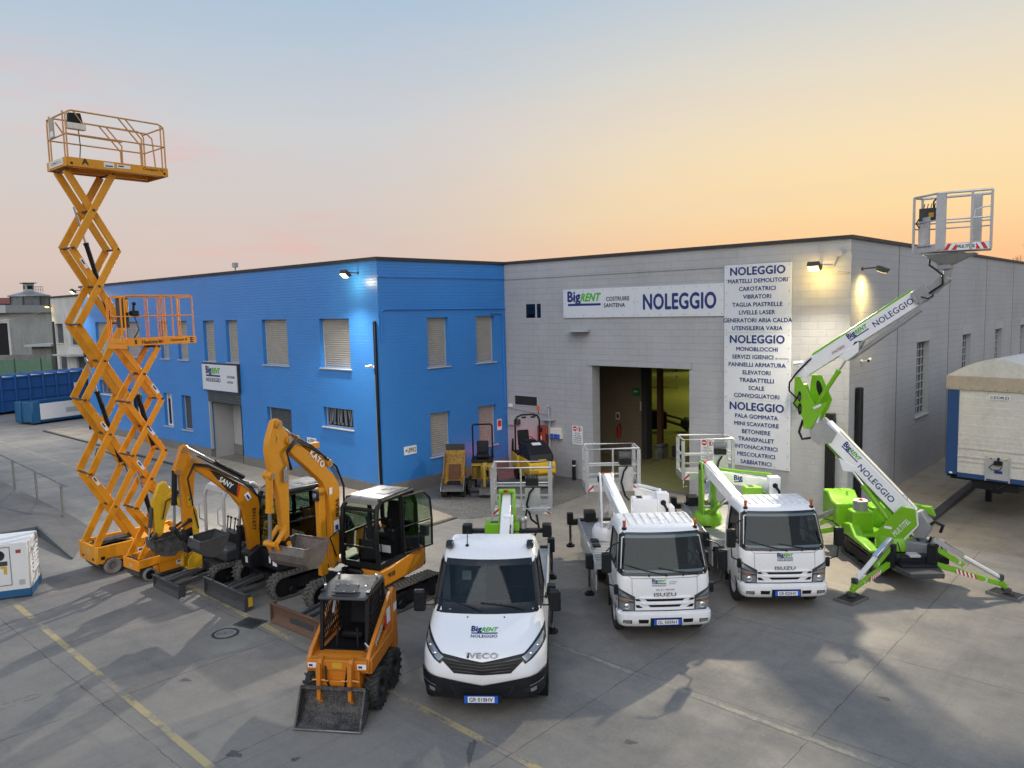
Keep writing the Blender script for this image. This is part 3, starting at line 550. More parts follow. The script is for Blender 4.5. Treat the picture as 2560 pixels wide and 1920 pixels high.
t=thing('cable_pipes','grey conduits and cable tray climbing the wall beside the red cabinet','pipe'); m=M('light_grey'); m.T=G_; m.tube([(-18.42,.35,.06),(-18.42,2.25,.06)],.05,8); m.tube([(-20.5,2.43,.04),(-18.5,2.3,.04)],.015,6); m.tube([(-18.22,1.8,.04),(-18.22,2.4,.04)],.012,6); m.tube([(-18.06,1.45,.04),(-18.06,.5,.04),(-18.0,.4,.04)],.01,6); m.tube([(-18.42,.35,.06),(-18.55,.3,.06),(-18.6,.1,.06)],.05,8); m.bx(-18.7,-18.15,2.1,2.14,0,.3); m.tube([(-18.4,2.2,.1),(-18.4,2.6,.14),(-18.35,2.65,.2)],.035,8); m.obj('conduit',t)
t=thing('corner_box','small grey junction boxes in the corner between blue and grey walls','junction box'); m=M('light_grey'); m.T=G_; m.bx(-20.5,-20.15,1.75,2.1,0,.12); m.mat('dark_grey').bx(-20.1,-19.9,1.8,2.0,0,.2); m.mat('decal_white').bx(-20.5,-20.3,2.45,2.58,0,.08); m.obj('box',t,bevel=.01)
t=thing('fire_poster','pink and white safety notice on the blue wall by the corner','notice'); m=M('decal_white'); m.T=B_; m.bx(21.83,22.08,1.58,2.0,.002,.012); m.mat('red').bx(21.86,22.05,1.72,1.96,.0121,.014); m.obj('panel',t,smooth=0)
t=thing('ash_post','black cylindrical post against the grey wall left of the doorway','post',(-17.15,22.2,0)); m=M('black'); m.cyl((0,0,0),(0,0,.66),.07,14).cyl((0,0,.66),(0,0,.72),.075,14); m.obj('post',t); m=M('decal_white'); m.cyl((0,0,.52),(0,0,.56),.072,14); m.obj('band',t)
def camera_thing(loc,rz,lab):
    t=thing('security_camera',lab,'security camera',loc,rz,'wall cameras'); m=M('white_dull'); m.tube([(0,0,0),(0,-.12,0),(.02,-.2,.03)],.018,8); m.cyl((0,.0,0),(0,-.03,0),.05,12); m.obj('bracket',t)
    m=M('white_dull'); m.cyl((-.12,-.24,.02),(.14,-.2,.06),.045,12); m.obj('housing',t); m=M('black_gloss'); m.cyl((-.125,-.2405,.019),(-.13,-.241,.018),.038,12); m.obj('lens',t)
camera_thing((-20.95,YB,4.45),0,'white security camera beside the black pipe on the blue corner')
camera_thing((XG,23.45,4.55),90,'white security camera on the side wall of the warehouse')
camera_thing((-8.9,YG,4.5),0,'white security camera right of the stacked list boards')
# floodlights
def flood(name,lab,loc,rz,mat,col,power,tilt=35,s=1.0,spot=True,arm=.25):
    t=thing(name,lab,'floodlight',loc,rz,'lit floodlights on the walls'); m=M('dark_grey'); m.tube([(0,0,0),(0,-arm,.02)],.02,8); m.cyl((0,.0,0),(0,-.03,0),.05,12); m.obj('bracket',t)
    h=thing_part('housing',t); h.location=(0,-arm-.08,0); h.rotation_euler=(R(tilt),0,0)
    m=M('dark_grey'); m.prism([(-.12,-.11),(.02,-.15),(.02,.15),(-.12,.11)],-.17*s,.17*s,'x'); 
    m.T=None; hh=m.obj('case',h,bevel=.01); m=M(mat); m.bx(-.15*s,.15*s,-.128,-.122,-.095,.095); m.obj('lamp_glass',h,smooth=0)
    if spot:
        sl=bpy.data.lights.new('lamp','SPOT'); sl.energy=power; sl.color=col; sl.spot_size=R(150); sl.spot_blend=1; sl.shadow_soft_size=.13
        so=bpy.data.objects.new('lamp',sl); COL.objects.link(so); so.parent=h; so.location=(0,-.14,0); so.rotation_euler=(R(90),0,0)
        so.rotation_euler=V((0,-1,0)).to_track_quat('-Z','Y').to_euler()
        pl=bpy.data.lights.new('lamp_spill','POINT'); pl.energy=power*(.005 if mat=='lamp_cool' else .006); pl.color=(1,.85,.5) if mat=='lamp_cool' else (1,.66,.16); pl.shadow_soft_size=.1
        po=bpy.data.objects.new('lamp_spill',pl); COL.objects.link(po); po.parent=t; po.location=(0,-arm-.12,-.3)
    return t
def thing_part(name,parent):
    o=bpy.data.objects.new(name,None); COL.objects.link(o); o.parent=parent; return o
WARM=(1,.86,.64); COOL=(1,.94,.84)
flood('floodlight','glowing warm floodlight near the top of the grey facade, right of the list boards',(-8.36,YG,7.3),0,'lamp_warm',WARM,7600,46,arm=.42)
flood('floodlight','glowing floodlight at the top of the blue corner',(-21.62,YB,7.62),0,'lamp_cool',COOL,6800,48,arm=.42)
flood('floodlight','glowing floodlight at the far left end of the blue front',(-46.6,YB,7.85),0,'lamp_cool',COOL,4200,48,arm=.4)
t=flood('floodlight','dark floodlight seen from the side on the warehouse side wall',(XG,23.35,7.2),90,'lamp_yellow',(1,.74,.25),330,112,arm=.5)
m=M('light_grey'); m.T=G_; m.tube([(-8.3,7.3,.05),(-8.0,7.28,.05),(-7.9,7.55,.05),(-7.7,7.6,.05)],.02,6); m.cyl((-7.85,7.62,.02),(-7.85,7.62,.07),.09,12); m.tube([(-7.9,7.1,.04),(-7.6,7.08,.04)],.02,6); o=m.obj('lamp_conduit'); tag(o,'grey junction disc and conduits between the two floodlights at the warehouse corner','conduit')
# lit interior of the warehouse
for x,y,e in((-17,38,300),(-24,50,560),(-33,66,560)):
    al=bpy.data.lights.new('hall_lamp','AREA'); al.energy=e*.62; al.color=(.86,.95,.22); al.shape='RECTANGLE'; al.size=1.2; al.size_y=6; ao=bpy.data.objects.new('hall_lamp',al); COL.objects.link(ao); ao.location=(x,y,6.5)
    t=thing('ceiling_lamp','long fluorescent lamp under the warehouse ceiling','lamp',(x,y,6.6),group='hall lamps'); m=M('lamp_yellow'); m.bx(-.08,.08,-2.5,2.5,0,.05); m.obj('tube',t,smooth=0)
def crate(lab,loc,d,mat,nm='crate',cat='crate'):
    t=thing(nm,lab,cat,loc); m=M(mat); m.bx(-d[0]/2,d[0]/2,-d[1]/2,d[1]/2,0,d[2]); m.obj('body',t,bevel=.01); m=M('dark_grey'); m.bx(-d[0]/2-.01,d[0]/2+.01,-d[1]/2-.01,d[1]/2+.01,d[2]*.8,d[2]*.86); m.obj('strap',t); return t
crate('grey block stack just inside the warehouse doorway',(-16.75,27.6,0),(.36,.5,.6),'concrete_old')
crate('lower grey box beside the block stack inside the doorway',(-16.35,28.3,0),(.35,.5,.45),'dark_grey')
crate('small dark case on the hall floor right of the blocks',(-15.9,28.9,0),(.4,.4,.35),'black')
t=thing('workbench','pale workbench deep inside the lit hall','workbench',(-31,50.9,0),35); m=M('light_grey'); m.bx(-1.4,1.4,-.5,.5,1,1.1); m.obj('top',t)
for sx_ in(-1,1):
    for sy_ in(-1,1): m=M('grey_metal'); m.bx(sx_*1.3-.05,sx_*1.3+.05,sy_*.4-.05,sy_*.4+.05,0,1); m.obj('leg',t)
t=thing('machine_pile','dark machine with spread legs standing on the hall floor','machine',(-20.4,33.1,0),40)
m=M('black'); m.bx(-.5,.5,-.4,.4,.2,1.1); m.obj('body',t,bevel=.05); m=M('dark_grey'); m.tube([(.5,0,.6),(1.3,.2,.3),(1.6,0,.05)],.08,6).tube([(.4,0,.9),(1.2,-.3,.7),(1.9,-.3,.05)],.06,6).sph((1.5,-.1,.45),.3); m.obj('leg',t)
t=thing('pallet_rack','dark storage rack against the back of the hall','rack',(-36,66,0),35); m=M('dark_grey'); 
for x in(-2,-.6,.8,2.2): m.bx(x-.06,x+.06,-.5,.5,0,3.5)
for z in(1,2.2,3.4): m.bx(-2.06,2.26,-.5,.5,z,z+.1)
m.obj('frame',t); m=M('box_green'); m.bx(-1.7,-.9,-.4,.4,1.1,1.8).bx(-.3,.5,-.4,.4,2.3,3).bx(1,1.9,-.4,.4,.02,.8); m.obj('load',t)
TI=frm((0,27.0,0),(1,0,0))
t=thing('exit_sign','green exit sign with a white arrow on the inner block wall','sign'); m=M('box_green'); m.T=TI; m.bx(-17.72,-17.38,2.6,2.95,.0,.02); m.mat('decal_white').beam((-17.64,2.78,.025),(-17.45,2.78,.025),.04,.004).add([(-17.68,2.78,.026),(-17.58,2.7,.026),(-17.58,2.86,.026)],[(0,1,2)]); m.obj('panel',t,smooth=0)
t=thing('fire_extinguisher','red fire extinguisher hanging on the inner block wall','fire extinguisher'); m=M('red'); m.T=TI; m.cyl((-18.34,.82,.12),(-18.34,1.25,.12),.085,14).sph((-18.34,1.25,.12),.085); m.obj('cylinder',t); m=M('black'); m.T=TI; m.tube([(-18.34,1.3,.12),(-18.3,1.39,.12),(-18.23,1.25,.16),(-18.24,.95,.18)],.015,6); m.obj('hose',t)
t=thing('notice','small white notice above the fire extinguisher','notice'); m=M('decal_white'); m.T=TI; m.bx(-18.58,-18.38,1.55,1.85,0,.01); m.mat('red').bx(-18.55,-18.41,1.6,1.78,.0101,.012); m.obj('panel',t,smooth=0)
t=thing('paper_sheet','cream paper sheet on the inner wall under the exit sign','notice'); m=M('cream'); m.T=TI; m.bx(-17.38,-17.26,2.0,2.38,0,.01); m.obj('sheet',t,smooth=0)
# ================= shared machine pieces
def wheel(parent,c,r,w,side=1,rim='white_dull',tyre='rubber',lug=0,name='wheel',rr=.55):
    """wheel around the y axis; side=+1 hub faces +y"""
    m=M(tyre); h=w/2
    m.lathe([(r*rr,-h*.8),(r*.8,-h),(r*.95,-h*.9),(r,-h*.6),(r,h*.6),(r*.95,h*.9),(r*.8,h),(r*rr,h*.8),(r*rr,-h*.8)],c,'y',32)
    if lug==1:   # road tread: fine grooves
        for i in range(36):
            a=2*pi*i/36; m.T=Matrix.Translation(c)@Matrix.Rotation(a,4,'Y'); m.bx(r-.005,r+.008,-h*.75,h*.75,-.018,.018)
    if lug==2:   # chevron lugs
        n=16
        for i in range(n):
            for sgn in(-1,1):
                a=2*pi*(i+(.5 if sgn>0 else 0))/n; m.T=Matrix.Translation(c)@Matrix.Rotation(a,4,'Y')
                m.prism([(0,-.03),(sgn*h*1.02,.05),(sgn*h*1.02,.09),(0,.02)],r-.03,r+.035,'x')
    m.T=None; o=m.obj(name,parent,smooth=35)
    m=M(rim); s=side; m.lathe([(.0,s*h*.35),(r*.14,s*h*.35),(r*.16,s*h*.2),(r*.42,s*h*.1),(r*.5,s*h*.75),(r*rr*1.02,s*h*.8),(r*rr*1.02,-s*h*.6),(0,-s*h*.6)],c,'y',28)
    m.mat('dark_grey')
    for i in range(6): a=2*pi*i/6; m.cyl((c[0]+r*.24*cos(a),c[1]+s*h*.12,c[2]+r*.24*sin(a)),(c[0]+r*.24*cos(a),c[1]+s*h*.3,c[2]+r*.24*sin(a)),r*.035,6)
    m.obj('rim',o); return o
def track(parent,x0,x1,yc,w,h,name='track',tyre='rubber_dusty',lugs=True,frame_mat='black'):
    """crawler track between x0 and x1, height h, centred on yc"""
    r=h/2; L_=x1-x0-h; per=2*L_+2*pi*r
    def at(s_):
        s_%=per
        if s_<L_: return (x0+r+s_,h,0,1)
        s_-=L_
        if s_<pi*r: a=s_/r; return (x1-r+r*sin(a),r+r*cos(a),sin(a),cos(a))
        s_-=pi*r
        if s_<L_: return (x1-r-s_,0,0,-1)
        s_-=L_; a=s_/r; return (x0+r-r*sin(a),r-r*cos(a),-sin(a),-cos(a))
    m=M(tyre); n=64; vs=[];fs=[]; t=.03
    for i in range(n):
        x,z,nx,nz=at(per*i/n)
        for y in(-w/2,w/2): vs.append((x-nx*.02,yc+y,z-nz*.02+.0)); vs.append((x-nx*(.02+t),yc+y,z-nz*(.02+t)))
    for i in range(n):
        a=4*i;b=4*((i+1)%n); fs+=[(a,a+2,b+2,b),(a+1,b+1,b+3,a+3),(a,b,b+1,a+1),(a+2,a+3,b+3,b+2)]
    m.add(vs,fs)
    if lugs:
        nl=int(per/.1)
        for i in range(nl):
            for sg_ in(-1,1):
                x,z,nx,nz=at(per*(i+(.5 if sg_>0 else 0))/nl); T=Matrix(((nz,0,nx,x),(0,1,0,yc),(-nx,0,nz,z),(0,0,0,1)))
                m.T=T; m.add([(-.03,0,-.022),(.02,0,-.022),(.065,sg_*w/2,-.022),(.015,sg_*w/2,-.022),(-.02,0,.014),(.01,0,.014),(.055,sg_*w*.48,.014),(.025,sg_*w*.48,.014)],[(0,1,2,3),(4,7,6,5),(0,4,5,1),(1,5,6,2),(2,6,7,3),(3,7,4,0)])
        m.T=None
    o=m.obj(name,parent,smooth=30)
    m=M(frame_mat); m.bx(x0+r,x1-r,yc-w*.3,yc+w*.3,h*.28,h*.72)
    m.lathe([(0,w*.36),(r*.5,w*.36),(r*.86,w*.3),(r*.86,-w*.3),(r*.5,-w*.36),(0,-w*.36)],(x0+r,yc,r),'y',20); m.lathe([(0,w*.36),(r*.5,w*.36),(r*.86,w*.3),(r*.86,-w*.3),(r*.5,-w*.36),(0,-w*.36)],(x1-r,yc,r),'y',20); m.sep('track_frame',o)
    m=M('black')
    k=3
    for i in range(k): x=x0+r*1.9+(x1-x0-r*3.8)*i/(k-1); m.lathe([(0,w*.4),(r*.3,w*.4),(r*.42,w*.25),(r*.42,-w*.25),(0,-w*.4)],(x,yc,r*.55),'y',14)
    m.sep('roller',o); return o
def seatobj(parent,x,y,z,mat='seat',w=.46,back=.62,name='seat'):
    m=M(mat); m.bx(x-.22,x+.24,y-w/2,y+w/2,z,z+.13); m.T=Matrix.Translation((x-.22,y,z+.1))@Matrix.Rotation(R(-12),4,'Y'); m.bx(-.07,.05,-w*.47,w*.47,0,back); m.T=None; return m.obj(name,parent,bevel=.045,seg=3)
def cyl_ram(parent,p,q,r,barrel,rod='chrome',f=.55,name='hydraulic_cylinder'):
    p,q=V(p),V(q); mid=p.lerp(q,f); m=M(barrel); m.cyl(p,mid,r,14); m.cyl(mid-(q-p).normalized()*.04,mid+(q-p).normalized()*.02,r*1.15,14); o=m.obj(name,parent)
    m=M(rod); m.cyl(mid,q,r*.5,12); m.obj('rod',o); return o
def bucket(parent,curve,y0,y1,t,mat,name='bucket',teeth=0):
    m=M(mat); m.shell(curve,y0,y1,t)
    for y in(y0,y1-.012): m.prism(curve,y,y+.012)
    # rims
    for y in(y0+.006,y1-.006): m.beam((curve[0][0],y,curve[0][1]),(curve[-1][0],y,curve[-1][1]),.03,.03,up=(0,1,0))
    m.beam((curve[0][0],y0,curve[0][1]),(curve[0][0],y1,curve[0][1]),.035,.05); m.beam((curve[-1][0],y0,curve[-1][1]),(curve[-1][0],y1,curve[-1][1]),.03,.035)
    return m.obj(name,parent,smooth=30)
def platelet(m,x,y,z,r,u,w=.28,bl=.52,s='CR·018HV',h=.11):
    """number plate at a point"""
    r=V(r);u=V(u); n=r.cross(u); F=frame((x,y,z),r,u); T0=m.T; m.T=(T0@F) if T0 else F
    m.mat('plate_blue').bx(-bl/2,bl/2,-h/2,h/2,0,.012); m.mat('decal_white').bx(-bl/2+.055,bl/2-.055,-h/2+.008,h/2-.008,.012,.0135); m.T=T0
    q=V((x,y,z))+n*.0145; m.mat('ink').text(s,bl-.16,h*.58,q,r,u,.02); return m

# ================= scissor lifts
def scissor(name,label,loc,rz,n,z0,z1,u0,u1,half,col,base,plat,rails,decals,ram_stages):
    t=thing(name,label,'scissor lift',loc,rz)
    st=(z1-z0)/n; aw=.165 if n==5 else .13
    for side,yo in((-1,-half),(1,half)):
        for k in range(n):
            a,b=z0+st*k,z0+st*(k+1)
            for fl in(0,1):
                p=(u0,yo-side*(.09*fl+.0),a if fl==0 else b); q=(u1,yo-side*(.09*fl),b if fl==0 else a)
                m=M(col); m.beam(p,q,.055,aw,up=(0,0,1)); m.obj('scissor_arm',t,bevel=.006)
    m=M('dark_grey')
    for k in range(n+1):
        for u in(u0,u1): m.cyl((u,-half-.045,z0+st*k),(u,half+.045,z0+st*k),.026,10)
    for k in range(n): m.cyl(((u0+u1)/2,-half-.05,z0+st*(k+.5)),((u0+u1)/2,half+.05,z0+st*(k+.5)),.03,10)
    m.sep('pivot_pin',t)
    for k0 in ram_stages:
        o=cyl_ram(t,(u1-.15,0,z0+st*(k0)+.12),(u0+.22,0,z0+st*(k0+1.55)),.055,'black','chrome',.68,'lift_ram')
    # decals on arms
    for (k,f) in decals:
        p=V((u1,-half-.031,z0+st*k)); q=V((u0,-half-.031,z0+st*(k+1))); c=p.lerp(q,f); d=(q-p).normalized(); m=M('decal_white'); m.beam(c-d*.13,c+d*.13,.004,.075); o=m.obj('sticker',t)
        m=M('navy'); m.beam(c-d*.02+V((0,-.004,0)),c+d*.1+V((0,-.004,0)),.004,.035); m.obj('sticker_print',o)
    # cables hanging
    m=M('black'); m.tube([(u0+.1,0,z0+st*.9),(u0+.35,.05,z0+st*1.3),(u1-.1,0,z0+st*1.1),(u1,.02,z0+st*.9)],.012,6); m.obj('cable',t)
    return t,st
def guard(t,x0,x1,y0,y1,z0,h,mat,r=.02,mids=(.5,),posts=(),cut=.12):
    m=M(mat); z2=z0+h
    for y in(y0,y1): m.tube([(x0,y,z0),(x0,y,z2-cut),(x0+cut*.3,y,z2-cut*.3),(x0+cut,y,z2),(x1-cut,y,z2),(x1-cut*.3,y,z2-cut*.3),(x1,y,z2-cut),(x1,y,z0)],r,8)
    for x in(x0,x1): m.tube([(x,y0,z2-cut*.5),(x,y1,z2-cut*.5)],r,8)
    for f in mids:
        for y in(y0,y1): m.tube([(x0,y,z0+h*f),(x1,y,z0+h*f)],r*.9,8)
        for x in(x0,x1): m.tube([(x,y0,z0+h*f),(x,y1,z0+h*f)],r*.9,8)
    for x,y in posts: m.tube([(x,y,z0),(x,y,z2)],r*.9,8)
    return m
# tall lift
t,st=scissor('scissor_lift','tall orange scissor lift fully raised, platform high above the blue roof',(-20.5,7.95,0),91.5,5,.72,9.8,-1.10,-.07,.36,'lift_orange',None,None,None,[(1.0,.62),(3,.8),(0,.9)],(1,3))
m=M('lift_orange'); m.prism([(-1.16,.34),(-1.16,.74),(1.18,.74),(1.18,.3),(.75,.22),(-.45,.2),(-.5,.34),(-.62,.42),(-.95,.42),(-1.05,.3)],-.57,-.5); m.prism([(-1.16,.34),(-1.16,.74),(1.18,.74),(1.18,.3),(.75,.22),(-.45,.2),(-.5,.34),(-.62,.42),(-.95,.42),(-1.05,.3)],.5,.57)
m.bx(-1.17,-1.1,-.5,.5,.3,.741); m.bx(1.12,1.17,-.5,.5,.25,.741); m.bx(-.2,1.12,-.5,.5,.60,.64); m.bx(-1.1,1.12,-.5,-.42,.3,.66).bx(-1.1,1.12,.42,.5,.3,.66); ch=m.obj('chassis',t,bevel=.012)
m=M('dark_grey'); m.bx(-1.08,1.1,-.41,.41,.2,.55).bx(-.9,.2,.1,.4,.62,.7); m.tube([(-.95,-.1,.64),(-.6,-.25,.8),(-.3,-.3,.7),(-.1,-.35,.66)],.018,6); m.obj('drive_unit',t)
m=M('lift_orange'); m.bx(-.35,.55,-.592,-.572,.3,.62); o=m.obj('battery_door',t,bevel=.004); m=M('dark_grey'); m.bx(-.36,-.345,-.594,-.571,.28,.64).bx(-.05,.2,-.6,-.59,.57,.62); m.obj('door_gap',o); m=M('decal_white'); m.bx(-.22,.35,-.597,-.593,.36,.52); m.mat('navy').bx(-.19,.02,-.6,-.597,.44,.49); m.mat('ink').text('COSTRUIRE',.2,.03,(.2,-.599,.47),(1,0,0),(0,0,1)); m.obj('sticker',o)
m=M('black'); m.bx(-1.09,-1.0,-.578,-.571,.42,.5).bx(-1.175,-1.171,-.35,-.25,.38,.44).bx(-1.175,-1.171,.25,.35,.38,.44); m.mat('light_grey').bx(-1.176,-1.171,-.06,.0,.5,.6); m.obj('tie_down',t)
for x in(-.8,.9):
    for y,s_ in((-.5,-1),(.5,1)): wheel(t,(x,y,.205),.205,.15,s_,'tyre_grey','tyre_grey',0,rr=.62)
# platform (tall)
z=9.84
m=M('lift_orange'); m.bx(-1.16,1.18,-.6,-.56,z,z+.21).bx(-1.16,1.18,.54,.58,z,z+.21).bx(-1.2,-1.16,-.6,.58,z,z+.21).bx(1.18,1.2,-.6,.58,z,z+.21).bx(-1.16,1.18,-.56,.54,z+.16,z+.19); m.bx(-1.1,1.1,-.4,-.3,z+.02,z+.15).bx(-1.1,1.1,.3,.4,z+.02,z+.15); pf=m.obj('platform',t,bevel=.006)
m=M('ink'); m.text('A',.14,.13,(-.78,-.603,z+.135),(1,0,0),(0,0,1),.03).text('Compact 12',.5,.085,(.82,-.603,z+.13),(1,0,0),(0,0,1),.015,.2); m.mat('decal_white').bx(-.36,-.12,-.603,-.6,z+.06,z+.18).bx(-.06,.26,-.603,-.6,z+.08,z+.16); m.mat('navy').bx(-.33,-.15,-.605,-.603,z+.08,z+.11).bx(-.03,.1,-.605,-.603,z+.11,z+.14); m.mat('black').cyl((-1.08,-.601,z+.07),(-1.08,-.606,z+.07),.03,12).cyl((1.1,-.601,z+.07),(1.1,-.606,z+.07),.03,12); m.obj('lettering',pf,smooth=0)
m=guard(t,-1.14,1.16,-.57,.55,z+.2,1.08,'lift_rail',.02,(.5,),[(-1.14,-.42),(-1.14,.4),(1.16,-.4)],.14)
for y in(-.57,.55):
    for dx in(0,.17): m.tube([(.05+dx,y,z+1.28),(.42+dx,y,z+.85),(.55+dx*.2,y,z+.7),(.55+dx*.2,y,z+.2)],.018,8)
m.tube([(-.95,-.57,z+1.27),(-.78,-.57,z+1.02),(.72,-.57,z+1.0),(.85,-.57,z+.9),(.9,-.57,z+.2)],.018,8); m.tube([(-.95,.55,z+1.2),(-.8,.55,z+.97),(.6,.55,z+.95)],.018,8)
m.obj('guardrail',t)
m=M('cream'); m.bx(-1.1,-.7,-.6,-.45,z+.86,z+1.0); o=m.obj('control_box',t,bevel=.01); m=M('black'); m.prism([(-1.08,z+1.0),(-.75,z+1.0),(-.8,z+1.24),(-1.06,z+1.22)],-.58,-.48); m.tube([(-.85,-.52,z+.9),(-.82,-.5,z+.5),(-.86,-.52,z+.2)],.012,6); m.obj('joystick',o)
m=M('tarp_tan'); m.bx(-1.19,-1.17,.02,.3,z+.72,z+1.2); m.mat('decal_white').bx(-1.2,-1.19,.05,.22,z+.75,z+.88); m.obj('notice_plate',t); m=M('cream'); m.bx(-1.215,-1.2,-.45,.4,z+.04,z+.2); m.mat('ink').text('COMPACT 12',.6,.06,(-1.217,-.02,z+.12),(0,-1,0),(0,0,1)); m.obj('name_plate',t)
# small lift
t,st=scissor('scissor_lift','shorter bright orange scissor lift raised halfway, its platform in front of the blue wall',(-19.05,8.0,0),95,4,.55,5.6,-.70,.11,.27,'lift_orange_bright',None,None,None,[(2,.42),(1,.8),(3,.2)],(0.1,2))
m=M('lift_orange_bright'); m.bx(-.78,1.0,-.36,-.31,.36,.56).bx(-.78,1.0,.31,.36,.36,.56).bx(-.8,-.76,-.36,.36,.3,.565).bx(.98,1.02,-.36,.36,.3,.565); m.prism([(-.28,.13),(-.28,.36),(.72,.36),(.72,.13)],-.35,-.27).prism([(-.28,.13),(-.28,.36),(.72,.36),(.72,.13)],.27,.35); m.bx(-.42,-.3,-.36,-.28,.15,.34); m.obj('chassis',t,bevel=.01)
m=M('dark_grey'); m.bx(-.76,.98,-.28,.28,.15,.42).bx(-.1,.5,-.25,.1,.42,.56).bx(-.28,.75,-.33,.33,.05,.13); m.mat('lift_orange_bright').bx(.5,.62,-.3,-.1,.45,.6); m.obj('drive_unit',t,bevel=.01)
m=M('decal_white'); m.bx(.15,.45,-.355,-.351,.22,.33); m.mat('navy').bx(.18,.3,-.357,-.355,.27,.31); m.mat('light_grey').bx(-.803,-.8,-.06,.04,.36,.44); m.obj('sticker',t)
for x in(-.52,.82):
    for y,s_ in((-.33,-1),(.33,1)): wheel(t,(x,y,.16),.16,.11,s_,'black','tyre_grey',0,rr=.72)
z=5.62
m=M('lift_orange_bright'); m.bx(-.68,1.04,-.36,-.33,z+.02,z+.19).bx(-.68,1.04,.33,.36,z+.02,z+.19).bx(1.02,1.05,-.36,.36,z+.02,z+.19).bx(-.68,1.02,-.33,.33,z+.1,z+.14).bx(-.76,-.68,-.37,.37,z-.04,z+.2); pf=m.obj('platform',t,bevel=.006)
m=M('ink'); m.text('Haulotte',.37,.085,(-.14,-.363,z+.105),(1,0,0),(0,0,1),.03).text('Optimum 8',.42,.08,(.58,-.363,z+.115),(1,0,0),(0,0,1),.02,.25).text('E',.075,.13,(.93,-.363,z+.11),(1,0,0),(0,0,1),.03); m.text('»',.07,.07,(.1,-.363,z+.1),(1,0,0),(0,0,1),.03); m.mat('red').text('»',.07,.07,(.16,-.363,z+.1),(1,0,0),(0,0,1),.03); m.mat('dark_grey').bx(-.5,-.45,-.365,-.36,z+.06,z+.17); m.obj('lettering',pf,smooth=0)
m=guard(t,-.68,1.0,-.34,.34,z+.19,1.0,'lift_orange_bright',.018,(.52,),[(-.75,-.3),(-.75,.3)],.07)
for x in(.16,.22,.47,.6,.66):
    for y in(-.34,.34): m.tube([(x-.05,y,z+1.19),(x,y,z+1.13),(x,y,z+.2)],.015,8)
m.tube([(-.7,-.34,z+1.18),(-.76,-.34,z+1.1),(-.76,-.34,z+.1),(-.76,.34,z+.1),(-.76,.34,z+1.1),(-.7,.34,z+1.18)],.016,8); m.obj('guardrail',t)
m=M('dark_grey'); m.bx(-.66,-.5,-.2,.12,z+.45,z+1.15); o=m.obj('gate',t,bevel=.02); m=M('ink'); m.mat('decal_white').text('HAULOTTE',.1,.02,(-.58,-.203,z+.9),(1,0,0),(0,0,1)); m.obj('gate_print',o)
m=M('black'); m.bx(-.52,-.36,-.38,-.22,z+.72,z+.84); m.tube([(-.45,-.3,z+.84),(-.43,-.3,z+1.0)],.03,8).sph((-.43,-.3,z+1.0),.045).tube([(-.45,-.32,z+.72),(-.38,-.36,z+.4),(-.5,-.34,z+.2)],.014,6); m.mat('lift_orange_bright').bx(-.66,-.6,-.36,-.3,z+.8,z+1.1); m.obj('control_box',t,bevel=.008)

# ================= excavators
def exc_arm(t,y,S,boom,arm,wid,c):
    m=M(c); m.prism(boom,y-wid/2,y+wid/2); o=m.obj('boom',t,bevel=.012)
    m=M(c); m.prism(arm,y-wid*.42,y+wid*.42); a=m.obj('dipper_arm',t,bevel=.01); return o,a
def exc_blade(t,x,w,mat,h=.34,arms=True,reach=.7,yc=0):
    m=M(mat); m.shell([(x+.08,.02),(x+.0,.1),(x-.01,.2),(x+.05,h)],yc-w/2,yc+w/2,.03); m.beam((x+.07,yc-w/2,h),(x+.07,yc+w/2,h),.05,.02)
    for s_ in(-1,1): m.bx(x-.1,x+.07,yc+s_*w/2-.012,yc+s_*w/2+.012,.03,h)
    o=m.obj('dozer_blade',t,bevel=.006)
    if arms:
        m=M(mat if mat!='rusty' else 'dark_grey')
        for s_ in(-1,1): m.beam((x,yc+s_*.28,.18),(x-reach,yc+s_*.32,.3),.07,.1)
        m.beam((x,yc,.25),(x-reach,yc,.36),.12,.09); m.bx(x-.03,x,yc-.4,yc+.4,.1,.28); m.sep('blade_arm',t,bevel=.01)
    return o
